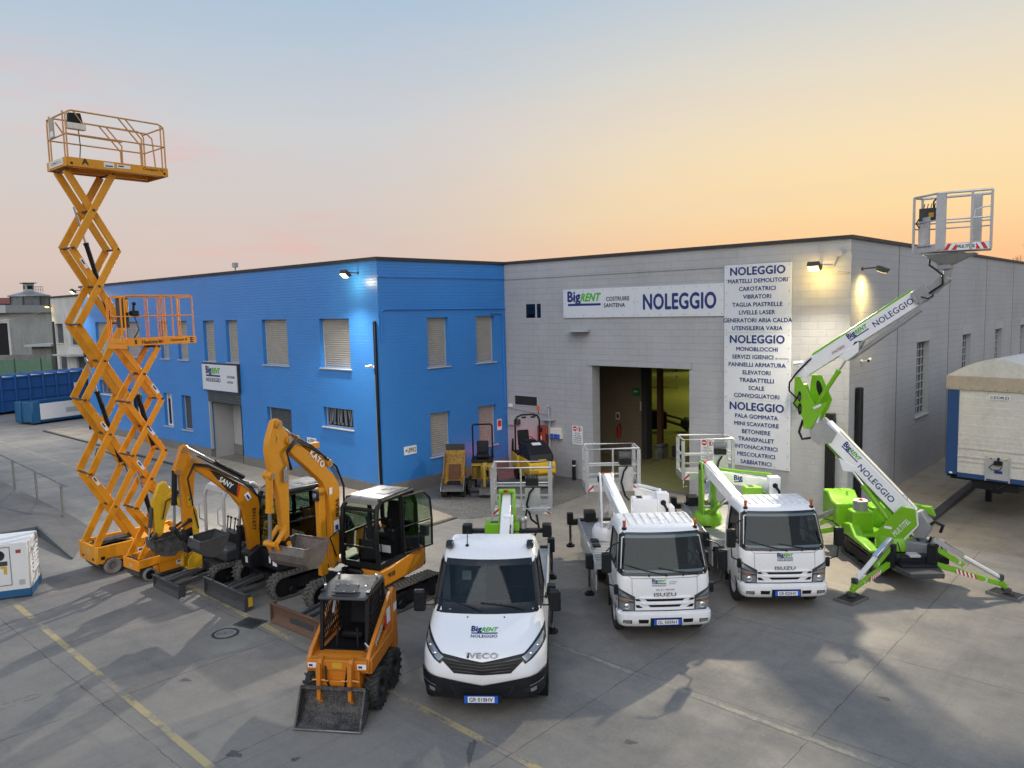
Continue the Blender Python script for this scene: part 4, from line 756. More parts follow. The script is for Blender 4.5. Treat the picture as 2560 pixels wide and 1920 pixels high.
def cabin(t,x0,x1,y0,y1,z0,z1,roofmat,door_open=False,name='cab'):
    """framed operator cab: front is +x, door on the +y side"""
    r=.05; m=M('black'); fz=z1-.05
    F_=[(x1,y0,z0),(x1+.04,y0,z0+.6),(x1-.02,y0+.02,z1-.2),(x1-.16,y0+.04,z1-.04)]
    G2=[(x1,y1,z0),(x1+.04,y1,z0+.6),(x1-.02,y1-.02,z1-.2),(x1-.16,y1-.04,z1-.04)]
    for f in(F_,G2): m.tube(f,r,8)
    for y,yy in((y0,y0+.04),(y1,y1-.04)):
        m.tube([(x0,y,z0),(x0+.02,y,z1-.35),(x0+.1,yy,z1-.04)],r,8); m.tube([(x0+(x1-x0)*.36,y,z0),(x0+(x1-x0)*.36,yy,z1-.04)],r,8)
        m.tube([(x0+.1,yy,z1-.04),(x1-.16,yy,z1-.04)],r*1.2,8); m.beam((x0,y,z0+.03),(x1,y,z0+.03),.06,.1)
        if y==y0: m.beam((x0,y,z0+.62),(x1+.03,y,z0+.62),.04,.05)
    m.tube([(x0,y0,z0),(x0,y1,z0)],r,8).tube([(x0,y0,z0+.6),(x0,y1,z0+.6)],r,8); m.tube([(x1-.02,y0,z1-.2),(x1-.02,y1,z1-.2)],r*.8,8); m.tube([(x1+.04,y0,z0+.42),(x1+.04,y1,z0+.42)],r*.5,8); m.beam((x1,y0,z0+.05),(x1,y1,z0+.05),.05,.1)
    m.bx(x0,x1,y0,y1,z0-.04,z0+.0); c=m.obj(name,t,smooth=50)
    m=M(roofmat); a,b=y0+.02,y1-.02; m.T=None
    pts=[(x0+.02,z1-.05),(x0+.1,z1),(x1-.3,z1+.03),(x1-.1,z1-.03),(x1-.04,z1-.1),(x1-.12,z1-.09)]
    m.prism(pts,a,b); m.bx(x0+.25,x1-.45,a+.1,b-.1,z1+.0,z1+.035); m.obj('roof',c,bevel=.02,seg=2)
    g=M('cab_glass'); e=.012
    g.quad((x1+.03,y0+.04,z0+.46),(x1+.03,y1-.04,z0+.46),(x1-.02,y1-.05,z1-.24),(x1-.02,y0+.05,z1-.24)); g.quad((x1,y0+.04,z0+.1),(x1,y1-.04,z0+.1),(x1+.03,y1-.04,z0+.4),(x1+.03,y0+.04,z0+.4)); g.obj('windscreen',c,smooth=0)
    g=M('cab_glass'); xm=x0+(x1-x0)*.36
    g.quad((xm+.04,y0+e,z0+.66),(x1,y0+e,z0+.66),(x1-.06,y0+.03,z1-.12),(xm+.04,y0+.03,z1-.1)); g.quad((x0+.05,y0+e,z0+.66),(xm-.04,y0+e,z0+.66),(xm-.04,y0+.03,z1-.1),(x0+.1,y0+.03,z1-.1)); g.quad((x0+.05,y1-e,z0+.66),(xm-.04,y1-e,z0+.66),(xm-.04,y1-.03,z1-.1),(x0+.1,y1-.03,z1-.1))
    g.quad((x0+.02,y0+.05,z0+.64),(x0+.02,y1-.05,z0+.64),(x0+.06,y1-.06,z1-.1),(x0+.06,y0+.06,z1-.1)); g.obj('side_window',c,smooth=0)
    # door
    d=thing_part('door',c); Wd=x1-x0-.02-(xm-x0)+.02
    mm=M('black'); w_=x1-xm-.06; h_=z1-z0-.12
    mm.tube([(0,0,.04),(0,0,h_),(w_*.75,0,h_),(w_*.97,0,h_-.18),(w_*1.02,0,.6),(w_,0,.04)],.024,8,closed=True); mm.tube([(0,0,.62),(w_*1.02,0,.62)],.02,8); mm.obj('door_frame',d)
    g=M('cab_glass'); g.quad((.02,0,.65),(w_*.98,0,.65),(w_*.93,0,h_-.16),(w_*.73,0,h_-.02),(.02,0,h_-.02)); g.quad((.02,0,.07),(w_*.97,0,.07),(w_*.99,0,.58),(.02,0,.58)); g.obj('door_glass',d,smooth=0)
    d.location=(xm+.03,y1+.02,z0+.03)
    if door_open: d.rotation_euler=(0,0,R(167)); 
    # inside
    s_=seatobj(c,x0+.42,(y0+y1)/2,z0+.38)
    m=M('interior'); m.bx(x0+.03,x0+.06,y0+.04,y1-.04,z0,z0+.62); m.bx(x0+.2,x0+.7,y0+.08,y1-.08,z0,z0+.38); m.bx(x1-.32,x1-.2,(y0+y1)/2-.2,(y0+y1)/2+.2,z0,z0+.5); m.tube([(x1-.25,(y0+y1)/2-.1,z0+.5),(x1-.3,(y0+y1)/2-.1,z0+.75)],.02,8)
    for y in(y0+.15,y1-.15): m.bx(x0+.4,x0+.75,y-.06,y+.06,z0+.38,z0+.6); m.tube([(x0+.72,y,z0+.6),(x0+.78,y,z0+.82)],.02,8).sph((x0+.78,y,z0+.84),.035)
    m.obj('controls',c)
    m=M('decal_white'); m.bx(x0+.703,x0+.707,(y0+y1)/2-.25,(y0+y1)/2-.02,z0+.1,z0+.26).bx(x0+.703,x0+.707,(y0+y1)/2+.02,(y0+y1)/2+.25,z0+.1,z0+.26); m.obj('sticker',c)
    m=M('black'); m.tube([(x1+.05,y0+.1,z0+.75),(x1,y0+.1,z1-.4)],.012,6); m.obj('wiper',c)
    return c
# --- large orange excavator (nearest)
KX=(-13.3,9.98,0)
t=thing('excavator','largest orange excavator with a silver-roofed cab and its door swung open','excavator',KX,-75)
und=thing_part('undercarriage',t); und.rotation_euler=(0,0,R(-12))
for y in(-.76,.76): track(und,-1.32,1.12,y,.33,.56)
m=M('black'); m.bx(-.7,.9,-.6,.6,.2,.45).lathe([(0,.45),(.45,.45),(.45,.6),(0,.6)],(0,0,0),'z',28); m.obj('car_body',und)
exc_blade(und,1.86,1.9,'rusty',.42,True,.9,.05)
m=M('amber'); m.prism([(-.95,.62),(-1.05,.75),(-1.05,1.05),(-.9,1.15),(.25,1.0),(.62,1.0),(.62,.7),(.5,.62)],.2,.74); m.prism([(-.95,.62),(-1.05,.75),(-1.05,1.45),(-.9,1.55),(-.45,1.55),(-.4,1.1),(.4,1.05),(.45,.64)],-.72,.2); m.obj('body',t,bevel=.05,seg=3)
m=M('black'); m.bx(-.6,.68,-.6,.3,.6,.98).bx(.6,.98,-.45,-.05,.62,1.0); m.prism([(-1.12,.62),(-1.12,1.3),(-1.02,1.4),(-1.0,.62)],-.7,.7); m.obj('swing_frame',t,bevel=.03)
m=M('ink'); m.text('9VXB',.24,.1,(.25,.745,.84),(-1,0,0),(0,0,1),.03); o=m.obj('lettering',t,smooth=0)
cabin(t,-.78,.62,-.2,.70,1.06,2.46,'cab_roof',True)
y=-.25
bm=[(.90,1.06),(.79,1.2),(.75,1.82),(.67,2.6),(.70,2.78),(.83,2.98),(1.26,3.41),(1.9,3.86),(2.06,3.98),(2.13,3.95),(2.08,3.84),(2.04,3.66),(1.62,3.30),(1.2,2.92),(1.05,2.6),(.97,2.1),(.98,1.2),(.95,1.06)]
am=[(2.30,4.36),(2.42,4.34),(2.58,4.0),(2.62,3.8),(2.56,3.42),(2.50,3.28),(2.40,2.95),(2.34,2.25),(2.3,1.95),(2.22,1.9),(2.17,2.0),(2.12,3.0),(2.09,3.6),(2.02,3.9),(2.06,4.02)]
bo,ar=exc_arm(t,y,1,bm,am,.15,'digger_orange')
m=M('steel')
for (a,b) in((2.08,3.92),(2.32,4.26),(2.56,3.33),(2.24,1.96),(.9,1.15),(.95,3.26)): m.cyl((a,y-.11,b),(a,y+.11,b),.045,12)
m.mat('digger_orange')
for (a,b) in((2.08,3.92),(2.32,4.26),(2.56,3.33),(.95,3.26)): m.cyl((a,y-.10,b),(a,y+.10,b),.075,14)
m.sep('pivot_pin',t)
m=M('steel')
for yy in(-.045,.0,.045): m.tube([(1.95,y+yy,4.02),(1.22,y+yy,3.57),(.78,y+yy,3.12),(.60,y+yy,2.86)],.011,6)
m.mat('digger_orange')
for (a,b) in((1.8,3.94),(1.4,3.68),(1.0,3.36)): m.bx(a-.03,a+.03,y-.07,y+.07,b-.05,b+.02)
m.obj('hydraulic_pipe',t)
m=M('decal_white'); m.text('KATO',.5,.12,(1.32,y-.002+.09,3.42),(-.72,0,-.69),(-.69,0,.72),.03); m.mat('ink').text('9VXB',.38,.1,(.79,y+.088,2.3),(.05,0,-1),(-1,0,0),.03); m.mat('decal_white').bx(.76,.92,y+.086,y+.09,1.78,2.05).bx(.93,1.02,y+.086,y+.09,2.62,2.76); m.mat('navy').bx(.79,.89,y+.09,y+.092,1.85,1.95); m.mat('yellow').text('2',.07,.12,(2.36,y+.078,4.0),(-1,0,0),(0,0,1),.03); m.obj('lettering',bo,smooth=0)
cyl_ram(t,(.98,y+.0,3.28),(2.28,y,4.27),.055,'digger_orange','chrome',.5,'arm_cylinder')
cyl_ram(t,(2.56,y,3.33),(2.62,y,2.12),.07,'digger_orange','steel',.56,'bucket_cylinder')
m=M('digger_orange'); m.bx(1.12,1.3,y-.06,y+.06,1.0,2.72); m.mat('chrome').cyl((1.2,y,1.0),(1.15,y,.8),.03); m.obj('boom_cylinder_guard',t,bevel=.01)
m=M('digger_orange')
for yy in(-.1,.1): m.beam((2.3,y+yy,2.28),(2.62,y+yy,2.0),.03,.1,up=(0,1,0)); m.beam((2.62,y+yy,2.06),(2.42,y+yy,1.72),.03,.09,up=(0,1,0))
m.cyl((2.62,y-.14,2.04),(2.62,y+.14,2.04),.05).cyl((2.3,y-.13,2.26),(2.3,y+.13,2.26),.05).cyl((2.26,y-.13,1.96),(2.26,y+.13,1.96),.05); m.cyl((2.5,y,3.32),(2.62,y,3.32),.06); m.sep('bucket_linkage',t)
m=M('black'); m.prism([(2.2,2.08),(2.34,2.0),(2.32,1.55),(2.15,1.6)],y+.0-.1,y+.1); m.mat('decal_white').bx(2.18,2.28,y+.1,y+.104,1.78,1.92); m.obj('quick_coupler',t,bevel=.02)
bucket(t,[(2.46,1.95),(2.52,1.84),(2.48,1.70),(2.35,1.58),(2.14,1.54),(1.98,1.64),(1.87,1.82),(1.80,1.98)],y-.14,y+.70,.02,'worn_steel')
m=M('black'); 
for k in range(3): m.tube([(2.1-.02*k,y+.1,3.35),(2.2,y+.13,3.75-.03*k),(1.9,y+.11,3.93-.03*k),(1.5,y+.1,3.72-.03*k),(1.1,y+.09,3.42)],.017,6)
m.mat('chrome').cyl((2.2,y+.1,3.45),(2.2,y+.1,3.15),.022,8).cyl((2.26,y+.1,3.4),(2.26,y+.1,3.15),.022,8); m.mat('black').tube([(1.1,y+.08,3.42),(.72,y+.05,3.14),(.52,y+.05,2.7),(.6,y+.09,1.9),(.75,y+.1,1.2)],.022,6); m.tube([(.9,y+.1,1.3),(1.1,y+.12,1.75),(.85,y+.14,1.85),(.72,y+.12,1.6)],.015,6); m.obj('hydraulic_hose',t)
m=M('black_gloss'); m.bx(1.3,1.36,y-.07,y+.07,2.56,2.78); m.mat('lens_clear').cyl((1.36,y,2.67),(1.375,y,2.67),.05,14); m.mat('digger_orange').bx(1.12,1.3,y-.06,y+.06,2.56,2.8); m.obj('work_lamp',t,bevel=.006)
m=M('digger_orange'); m.bx(1.2,1.5,y-.06,y+.06,3.62,3.74); m.obj('valve_cover',t,bevel=.01)
# mirror on the open door
m=M('black'); m.tube([(-.35,.78,1.85),(-.5,1.02,1.7),(-.5,1.15,1.68)],.014,6); m.bx(-.56,-.46,1.0,1.18,1.5,1.72); m.obj('mirror',t,bevel=.02)
# --- second excavator
t=thing('excavator','middle excavator with a black dozer blade and a dark lettering patch on its boom','excavator',(-15.9,9.8,0),-90)
for y in(-.75,.75): track(t,-.95,1.18,y,.32,.55)
m=M('black'); m.bx(-.7,.9,-.6,.6,.2,.45).lathe([(0,.45),(.45,.45),(.45,.6),(0,.6)],(0,0,0),'z',28); m.obj('car_body',t)
exc_blade(t,1.8,1.78,'dark_grey',.40,True,.9)
m=M('decal_white'); m.mat('yellow').bx(1.68,1.78,.905,.91,.1,.3); m.obj('blade_sticker',t)
m=M('black'); m.bx(-.9,.95,-.74,.78,.6,1.02); m.prism([(-1.1,.62),(-1.15,1.2),(-1.0,1.5),(-.6,1.55),(-.5,1.0)],-.74,.78); m.prism([(.6,.6),(1.25,.62),(1.3,.95),(1.0,1.1),(.6,1.02)],-.3,.12); m.obj('body',t,bevel=.04,seg=2)
m=M('decal_white'); m.bx(1.302,1.306,-.0,.1,.78,.92).bx(.952,.956,.4,.47,.75,.9).bx(.952,.956,.55,.72,.72,.84); m.obj('sticker',t)
cabin(t,-.55,.86,-.1,.82,1.04,2.40,'cab_roof',False)
y=-.1
bm=[(1.0,.92),(.9,1.1),(.9,1.5),(.86,2.0),(.9,2.2),(1.03,2.34),(1.3,2.57),(2.1,3.13),(2.28,3.30),(2.42,3.3),(2.42,3.18),(2.3,3.04),(1.9,2.70),(1.5,2.32),(1.32,2.04),(1.2,1.5),(1.16,.95)]
am=[(2.46,3.62),(2.56,3.58),(2.72,3.2),(2.74,3.05),(2.64,3.0),(2.62,1.9),(2.56,1.6),(2.46,1.6),(2.43,1.9),(2.36,2.6),(2.31,3.0),(2.36,3.3)]
bo,ar=exc_arm(t,y,1,bm,am,.15,'amber')
m=M('steel')
for (a,b) in((2.36,3.26),(2.5,3.52),(2.68,3.08),(2.5,1.68),(1.08,1.0),(1.14,2.55)): m.cyl((a,y-.10,b),(a,y+.10,b),.04,12)
m.mat('amber')
for (a,b) in((2.36,3.26),(2.5,3.52),(2.68,3.08)): m.cyl((a,y-.09,b),(a,y+.09,b),.07,14)
m.sep('pivot_pin',t)
m=M('black')
for yy in(-.04,.0,.04): m.tube([(2.2,y+yy,3.32),(1.3,y+yy,2.69),(1.0,y+yy,2.42),(.86,y+yy,2.16)],.012,6)
m.obj('hydraulic_pipe',t)
m=M('ink'); F_=[(1.92,3.02),(1.78,2.94),(1.22,2.52),(1.36,2.38),(1.78,2.7)]
m.prism([(2.0,3.0),(1.84,2.92),(1.36,2.585),(1.42,2.30),(1.62,2.46)],y+.076,y+.08); m.mat('decal_white').text('SANY',.36,.11,(1.64,y+.083,2.65),(-.76,0,-.62),(-.62,0,.76),.03); m.mat('red').beam((1.32,y+.079,2.56),(1.40,y+.079,2.28),.004,.04,up=(1,0,0)); m.mat('ink').text('BN1677',.5,.09,(1.03,y+.088,1.7),(.05,0,-1),(-1,0,0),.01); m.mat('decal_white').add([(1.24,y+.09,2.3),(1.14,y+.09,2.36),(1.06,y+.09,2.2),(1.16,y+.09,2.14)],[(0,1,2,3)]); m.mat('navy').add([(1.2,y+.092,2.27),(1.16,y+.092,2.3),(1.1,y+.092,2.2),(1.14,y+.092,2.17)],[(0,1,2,3)]); m.obj('lettering',bo,smooth=0)
m=M('yellow'); m.bx(2.4,2.52,y+.073,y+.078,2.3,2.52); m.mat('ink').add([(2.5,y+.08,2.42),(2.42,y+.08,2.42),(2.46,y+.08,2.49)],[(0,1,2)]); m.obj('warning_sticker',ar)
cyl_ram(t,(1.18,y,2.68),(2.45,y,3.56),.05,'black','chrome',.5,'arm_cylinder'); cyl_ram(t,(2.72,y,3.1),(2.8,y,1.92),.055,'black','steel',.6,'bucket_cylinder'); cyl_ram(t,(1.42,y,.85),(1.3,y,2.1),.06,'black','chrome',.6,'boom_cylinder')
m=M('black')
for yy in(-.1,.1): m.beam((2.5,y+yy,2.0),(2.82,y+yy,1.84),.03,.08,up=(0,1,0)).beam((2.82,y+yy,1.86),(2.62,y+yy,1.55),.03,.08,up=(0,1,0))
m.cyl((2.82,y-.13,1.86),(2.82,y+.13,1.86),.045).cyl((2.5,y-.13,2.0),(2.5,y+.13,2.0),.045); m.prism([(2.46,1.85),(2.62,1.8),(2.6,1.3),(2.44,1.35)],y-.1,y+.1); m.mat('decal_white').bx(2.46,2.54,y+.1,y+.104,1.55,1.66); m.sep('bucket_linkage',t,bevel=.01)
bucket(t,[(2.56,1.62),(2.58,1.48),(2.48,1.34),(2.3,1.27),(2.12,1.34),(2.0,1.50),(1.93,1.66)],y+.0,y+.64,.02,'dark_grey')
m=M('black')
for k in range(2): m.tube([(2.42,y+.1,2.3),(2.5,y+.11,2.9),(2.35,y+.13,3.2-.03*k),(2.05,y+.11,3.12-.03*k),(1.2,y+.1,2.56-.03*k),(.86,y+.08,2.15),(.84,y+.08,1.3)],.017,6)
m.mat('chrome').cyl((2.44,y+.09,2.55),(2.44,y+.09,2.4),.02,8); m.obj('hydraulic_hose',t)
# --- yellow canopy excavator
t=thing('excavator','small yellow excavator with an open grey canopy frame, left of the others','excavator',(-17.65,9.3,0),-90)
for y in(-.62,.62): track(t,-.75,1.12,y,.28,.46)
m=M('dark_grey'); m.bx(-.5,.8,-.5,.5,.18,.4).lathe([(0,.38),(.35,.38),(.35,.5),(0,.5)],(0,0,0),'z',24); m.obj('car_body',t)
exc_blade(t,1.85,1.3,'dark_grey',.30,True,.85,.1)
m=M('dark_grey'); m.prism([(-.9,.5),(-1.0,.7),(-.95,1.0),(.55,.78),(.7,.75),(.7,.5)],-.55,.62); m.prism([(-1.0,.6),(-1.02,1.3),(-.9,1.45),(-.55,1.4),(-.5,.9)],-.55,.62); m.obj('body',t,bevel=.05,seg=3)
m=M('yellow'); m.prism([(-.85,.85),(-.6,1.25),(-.35,1.28),(-.25,.85)],.6,.66); m.prism([(-1.03,.9),(-1.03,1.3),(-.9,1.46),(-.6,1.42),(-.58,.95)],.3,.61); m.sep('side_cover',t,bevel=.03,seg=2)
m=M('light_grey')
for y in(-.88,.06): m.tube([(.4,y,.8),(.38,y,1.88),(.3,y,2.06),(.15,y,2.13),(-.4,y,2.13),(-.55,y,2.03),(-.62,y,1.85),(-.6,y,1.1)],.042,8); m.tube([(.42,y,1.2),(.55,y,1.3),(.55,y,1.65),(.4,y,1.72)],.014,6)
m.prism([(.36,2.0),(.3,2.12),(.15,2.17),(-.4,2.17),(-.4,2.14),(.14,2.14),(.28,2.08),(.34,1.98)],-.88,.06); m.obj('canopy',t)
seatobj(t,-.35,.05,.95,back=.5); m=M('black'); m.bx(.1,.3,-.3,.4,.75,1.05)
for y in(-.2,-.05,.15,.3): m.tube([(.2,y,1.05),(.15,y,1.35)],.013,6).sph((.15,y,1.36),.032)
m.bx(-.1,.1,.25,.5,.8,1.2); m.obj('controls',t)
y=-.05
bm=[(1.0,.5),(1.0,1.2),(1.02,1.75),(1.12,1.92),(1.4,2.1),(1.62,2.28),(1.72,2.2),(1.6,2.05),(1.35,1.85),(1.24,1.6),(1.24,.5)]
am=[(1.72,2.56),(1.86,2.5),(2.05,2.1),(2.02,1.98),(2.02,1.4),(1.95,1.3),(1.86,1.34),(1.76,1.7),(1.62,2.05),(1.58,2.3)]
bo,ar=exc_arm(t,y,1,bm,am,.16,'yellow')
cyl_ram(t,(1.1,y,1.98),(1.76,y,2.5),.04,'black','chrome',.5,'arm_cylinder'); cyl_ram(t,(2.04,y,2.0),(2.15,y,1.28),.045,'dark_grey','chrome',.6,'bucket_cylinder'); cyl_ram(t,(1.42,y,.5),(1.3,y,1.7),.05,'yellow','chrome',.6,'boom_cylinder')
bucket(t,[(2.12,1.28),(2.12,1.1),(1.95,.9),(1.7,.86),(1.5,1.0),(1.42,1.3)],y-.2,y+.25,.02,'bucket_black')
m=M('dark_grey')
for yy in(-.08,.08): m.beam((2.0,y+yy,1.42),(2.16,y+yy,1.28),.025,.06,up=(0,1,0)).beam((2.16,y+yy,1.28),(1.98,y+yy,1.14),.025,.06,up=(0,1,0))
m.sep('bucket_linkage',t); m=M('black'); m.tube([(1.85,y+.09,1.7),(1.75,y+.1,2.1),(1.5,y+.1,2.2),(1.15,y+.09,1.95),(1.02,y+.09,1.3)],.015,6); m.tube([(1.05,y,.6),(.8,y+.2,.75),(.55,y+.2,.7)],.02,6); m.obj('hydraulic_hose',t)
m=M('yellow'); m.prism([(1.0,.42),(1.35,.42),(1.35,.6),(1.0,1.0)],y+.1,y+.14).prism([(1.0,.42),(1.35,.42),(1.35,.6),(1.0,1.0)],y-.14,y-.1); m.bx(1.0,1.32,y-.14,y+.14,.38,.42); m.obj('swing_bracket',t,bevel=.01)

# ================= skid steer
t=thing('skid_loader','small orange skid steer loader with a black cage cab and front bucket, nearest machine','skid steer loader',(-9.92,6.71,0),-56.5)
S=.9
def sx(o): o.scale=(S,S,S); return o
t.scale=(S,S,S)
for x in(-.42,-1.2):
    for y,s_ in((-.56,-1),(.56,1)): wheel(t,(x,y,.33),.33,.25,s_,'black','rubber_dusty' if 0 else 'rubber',2,rr=.5)
m=M('loader_orange'); m.prism([(-.02,.3),(-.02,.9),(-.2,1.0),(-.3,1.0),(-1.5,1.0),(-1.5,.3),(-1.3,.22),(-.2,.22)],-.40,.40); m.prism([(-.12,.72),(-.12,1.0),(-1.5,1.0),(-1.5,.78)],-.6,-.38); m.prism([(-.12,.72),(-.12,1.0),(-1.5,1.0),(-1.5,.78)],.38,.6); m.obj('body',t,bevel=.015)
m=M('loader_orange')
for s_ in(-1,1):
    m.prism([(-1.42,.55),(-1.42,1.7),(-1.56,1.76),(-1.7,1.7),(-1.72,.6),(-1.6,.5)],s_*.50,s_*.58)
    m.prism([(-1.42,1.55),(-1.52,1.7),(-1.4,1.72),(-.22,1.12),(-.05,.95),(-.03,.78),(-.2,.8),(-.35,.95)],s_*.50,s_*.57)
    m.beam((-1.45,s_*.54,1.15),(-.25,s_*.54,.86),.05,.09)
m.bx(-1.62,-1.5,-.5,.5,.6,1.5); m.obj('rear_tower',t,bevel=.01)
m=M('loader_orange')
m.bx(-.12,-.0,-.53,.55,.82,1.0)
for s_ in(-1,1): m.prism([(-.1,1.04),(.05,1.04),(.1,.88),(.1,.28),(-.02,.24),(-.1,.6)],s_*.28-.04,s_*.28+.04); m.beam((.11,s_*.28,.98),(.14,s_*.28,.35),.075,.06)
m.bx(-.06,.06,-.25,.25,.56,.66).bx(-.04,.02,-.3,.3,.2,.52); m.obj('loader_arm',t,bevel=.01)
m=M('decal_white'); m.bx(.001,.004,-.52,-.36,.86,.95).bx(.001,.004,.38,.54,.86,.95); m.mat('navy').bx(.004,.006,-.5,-.43,.88,.92).bx(.004,.006,.4,.47,.88,.92); m.mat('yellow').bx(.001,.004,-.08,.1,.86,.96); m.mat('decal_white').text('MINI',.4,.09,(-.62,.577,1.22),(-.9,0,.43),(.43,0,.9),.02); m.bx(-1.3,-1.1,.575,.578,1.22,1.5); m.mat('red').bx(-1.08,-.95,.575,.578,1.2,1.42); m.mat('decal_white').text('R',.14,.22,(-1.72,.3,1.0),(0,-1,0),(0,0,1),.02); m.bx(-1.68,-1.5,.581,.584,1.3,1.45); m.obj('sticker',t,smooth=0)
# cage cab
m=M('black'); cx0,cx1=-1.38,-.42; 
for y in(-.42,.42):
    m.beam((cx1+.02,y,.95),(cx1-.12,y,2.0),.06,.06); m.beam((cx0,y,1.0),(cx0-.02,y,1.98),.06,.06); m.beam((cx1-.12,y,2.0),(cx0,y,2.0),.06,.06)
    for i in range(11): # diamond mesh
        f=i/10; x=cx0+(cx1-cx0-.1)*f; m.beam((x,y,1.08),(min(cx1-.1,x+.35),y,1.08+.9*min(1,(cx1-.1-x)/.35) if x+.35>cx1-.1 else 1.95),.008,.012); m.beam((x,y,1.08),(max(cx0,x-.35),y,1.95 if x-.35>cx0 else 1.08+.87*(x-cx0)/.35),.008,.012)
    for i in range(7): m.beam((cx0,y,1.1+.13*i),(cx1-.06,y,1.1+.13*i),.008,.012)
m.mat('interior').bx(cx0+.05,cx1,-.40,.40,.98,1.02).mat('black'); m.obj('cab',t)
m=M('dark_grey'); m.prism([(cx0-.06,1.96),(cx0,2.06),(cx0+.45,2.08),(cx1+.02,1.98),(cx1+.05,1.93),(cx0,1.93)],-.45,.45); rf=m.obj('roof',t,bevel=.03,seg=2)
m=M('dark_grey'); m.T=Matrix.Translation((-.62,0,2.055))@Matrix.Rotation(R(12),4,'Y'); m.bx(-.13,.13,-.22,.22,0,.012); m.mat('chrome')
for x in(-.11,.11):
    for y in(-.19,0,.19): m.cyl((x,y,.012),(x,y,.022),.018,8)
m.mat('black')
for i in range(6): m.bx(.2,.225,-.2+.07*i,-.155+.07*i,-.01,-.004)
m.obj('roof_hatch',rf)
m=M('chrome')
for x,y in((-.62,-.38),(-.62,.38),(-1.2,-.35),(-1.2,.38)): m.T=Matrix.Translation((x,y,2.07)); m.tube([(-.03,0,0),(-.03,0,.05),(.03,0,.05),(.03,0,0)],.014,6); m.cyl((0,-.02,.05),(0,.02,.05),.03,10)
m.T=None; m.sep('lifting_eye',rf)
seatobj(t,-1.02,0,1.05,'interior',w=.42,back=.5); m=M('interior'); m.bx(-1.34,-1.32,-.39,.39,1.0,1.95); m.mat('black'); m.tube([(-.55,-.2,1.0),(-.6,-.18,1.35)],.02,6).tube([(-.55,.2,1.0),(-.6,.18,1.35)],.02,6); m.mat('light_grey').cyl((-.62,-.2,1.95),(-.66,-.28,1.6),.025,8); m.mat('chrome').tube([(-.36,.42,1.05),(-.3,.5,1.12),(-.3,.42,1.2)],.02,6); m.sep('lever',t)
bucket(t,[(.20,.60),(.08,.52),(.05,.30),(.1,.12),(.28,.04),(.52,.03)],-.58,.58,.02,'bucket_black')
m=M('steel'); m.bx(.42,.56,-.6,.6,.015,.045); m.obj('cutting_edge',t,bevel=.008)
m=M('lift_rail'); m.tube([(.05,-.42,.66),(.1,-.3,.7),(.1,-.12,.68)],.016,6).tube([(.05,.42,.66),(.1,.3,.7),(.1,.12,.68)],.016,6); m.mat('black').tube([(.0,-.2,.9),(.1,-.15,.7),(.05,-.1,.5)],.018,6).tube([(.0,.2,.9),(.1,.2,.7),(.05,.15,.5)],.018,6); m.obj('hydraulic_hose',t)
# ================= trucks
class Shell:
    """vehicle cab: plan contour per height. rings: (z,xf,hw,r,rx,bow)"""
    def __init__(s,rings,xb): s.R=rings; s.xb=xb
    def at(s,z):
        r=s.R
        if z<=r[0][0]: return r[0]
        for a,b in zip(r,r[1:]):
            if z<=b[0]: f=(z-a[0])/(b[0]-a[0]); return tuple(p+(q-p)*f for p,q in zip(a,b))
        return r[-1]
    def fx(s,y,z):
        _,xf,hw,r,rx,bow=s.at(z); hi=hw-r; a=abs(y)
        if a<=hi: return xf-bow*(a/hw)**2
        d=min(1,(a-hi)/r); return xf-bow*(hi/hw)**2-rx*(1-math.sqrt(max(0,1-d*d)))
    def P(s,y,z,off=.004):
        e=.01; g=(s.fx(y+e,z)-s.fx(y-e,z))/(2*e); h=(s.fx(y,z+e)-s.fx(y,z-e))/(2*e); n=V((1,-g,-h)).normalized(); return tuple(V((s.fx(y,z),y,z))+n*off)
    def contour(s,z,sf):
        _,xf,hw,r,rx,bow=s.at(z); hi=hw-r; x0=xf-bow*(hi/hw)**2; R_=[]
        for i in range(5,0,-1): th=pi/2*i/5; R_.append((x0-rx*(1-cos(th)),-(hi+r*sin(th))))
        for i in range(11): y=-hi+2*hi*i/10; R_.append((xf-bow*(y/hw)**2,y))
        for i in range(1,6): th=pi/2*i/5; R_.append((x0-rx*(1-cos(th)),hi+r*sin(th)))
        xs=x0-rx
        for f in sf: R_.append((xs+(s.xb-xs)*f,hw))
        for f in sf[::-1]: R_.append((xs+(s.xb-xs)*f,-hw))
        return R_
    def loft(s,m,zs,sf,skipf=None,skips=None,top=.12):
        """skipf: (k0,k1) ring range left open at the front; skips: (k0,k1,j0,j1) open side"""
        n=21+2*len(sf); vs=[]
        for z in zs: vs+=[(x,y,z) for x,y in s.contour(z,sf)]
        fs=[]
        ns=len(sf)
        for k in range(len(zs)-1):
            for i in range(n):
                j=(i+1)%n
                if skipf and skipf[0]<=k<skipf[1] and 3<=i<17: continue
                if skips and skips[0]<=k<skips[1]:
                    a,b=skips[2],skips[3]
                    if 20+a<=i<20+b: continue
                    ii=n-1-i
                    if a<=ii-0<b and i>=21+ns: 
                        if a<=(n-1-i)<b: continue
                fs.append((k*n+i,k*n+j,(k+1)*n+j,(k+1)*n+i))
        b=(len(zs)-1)*n; fs.append(tuple(range(b,b+n))); m.add(vs,fs); return m
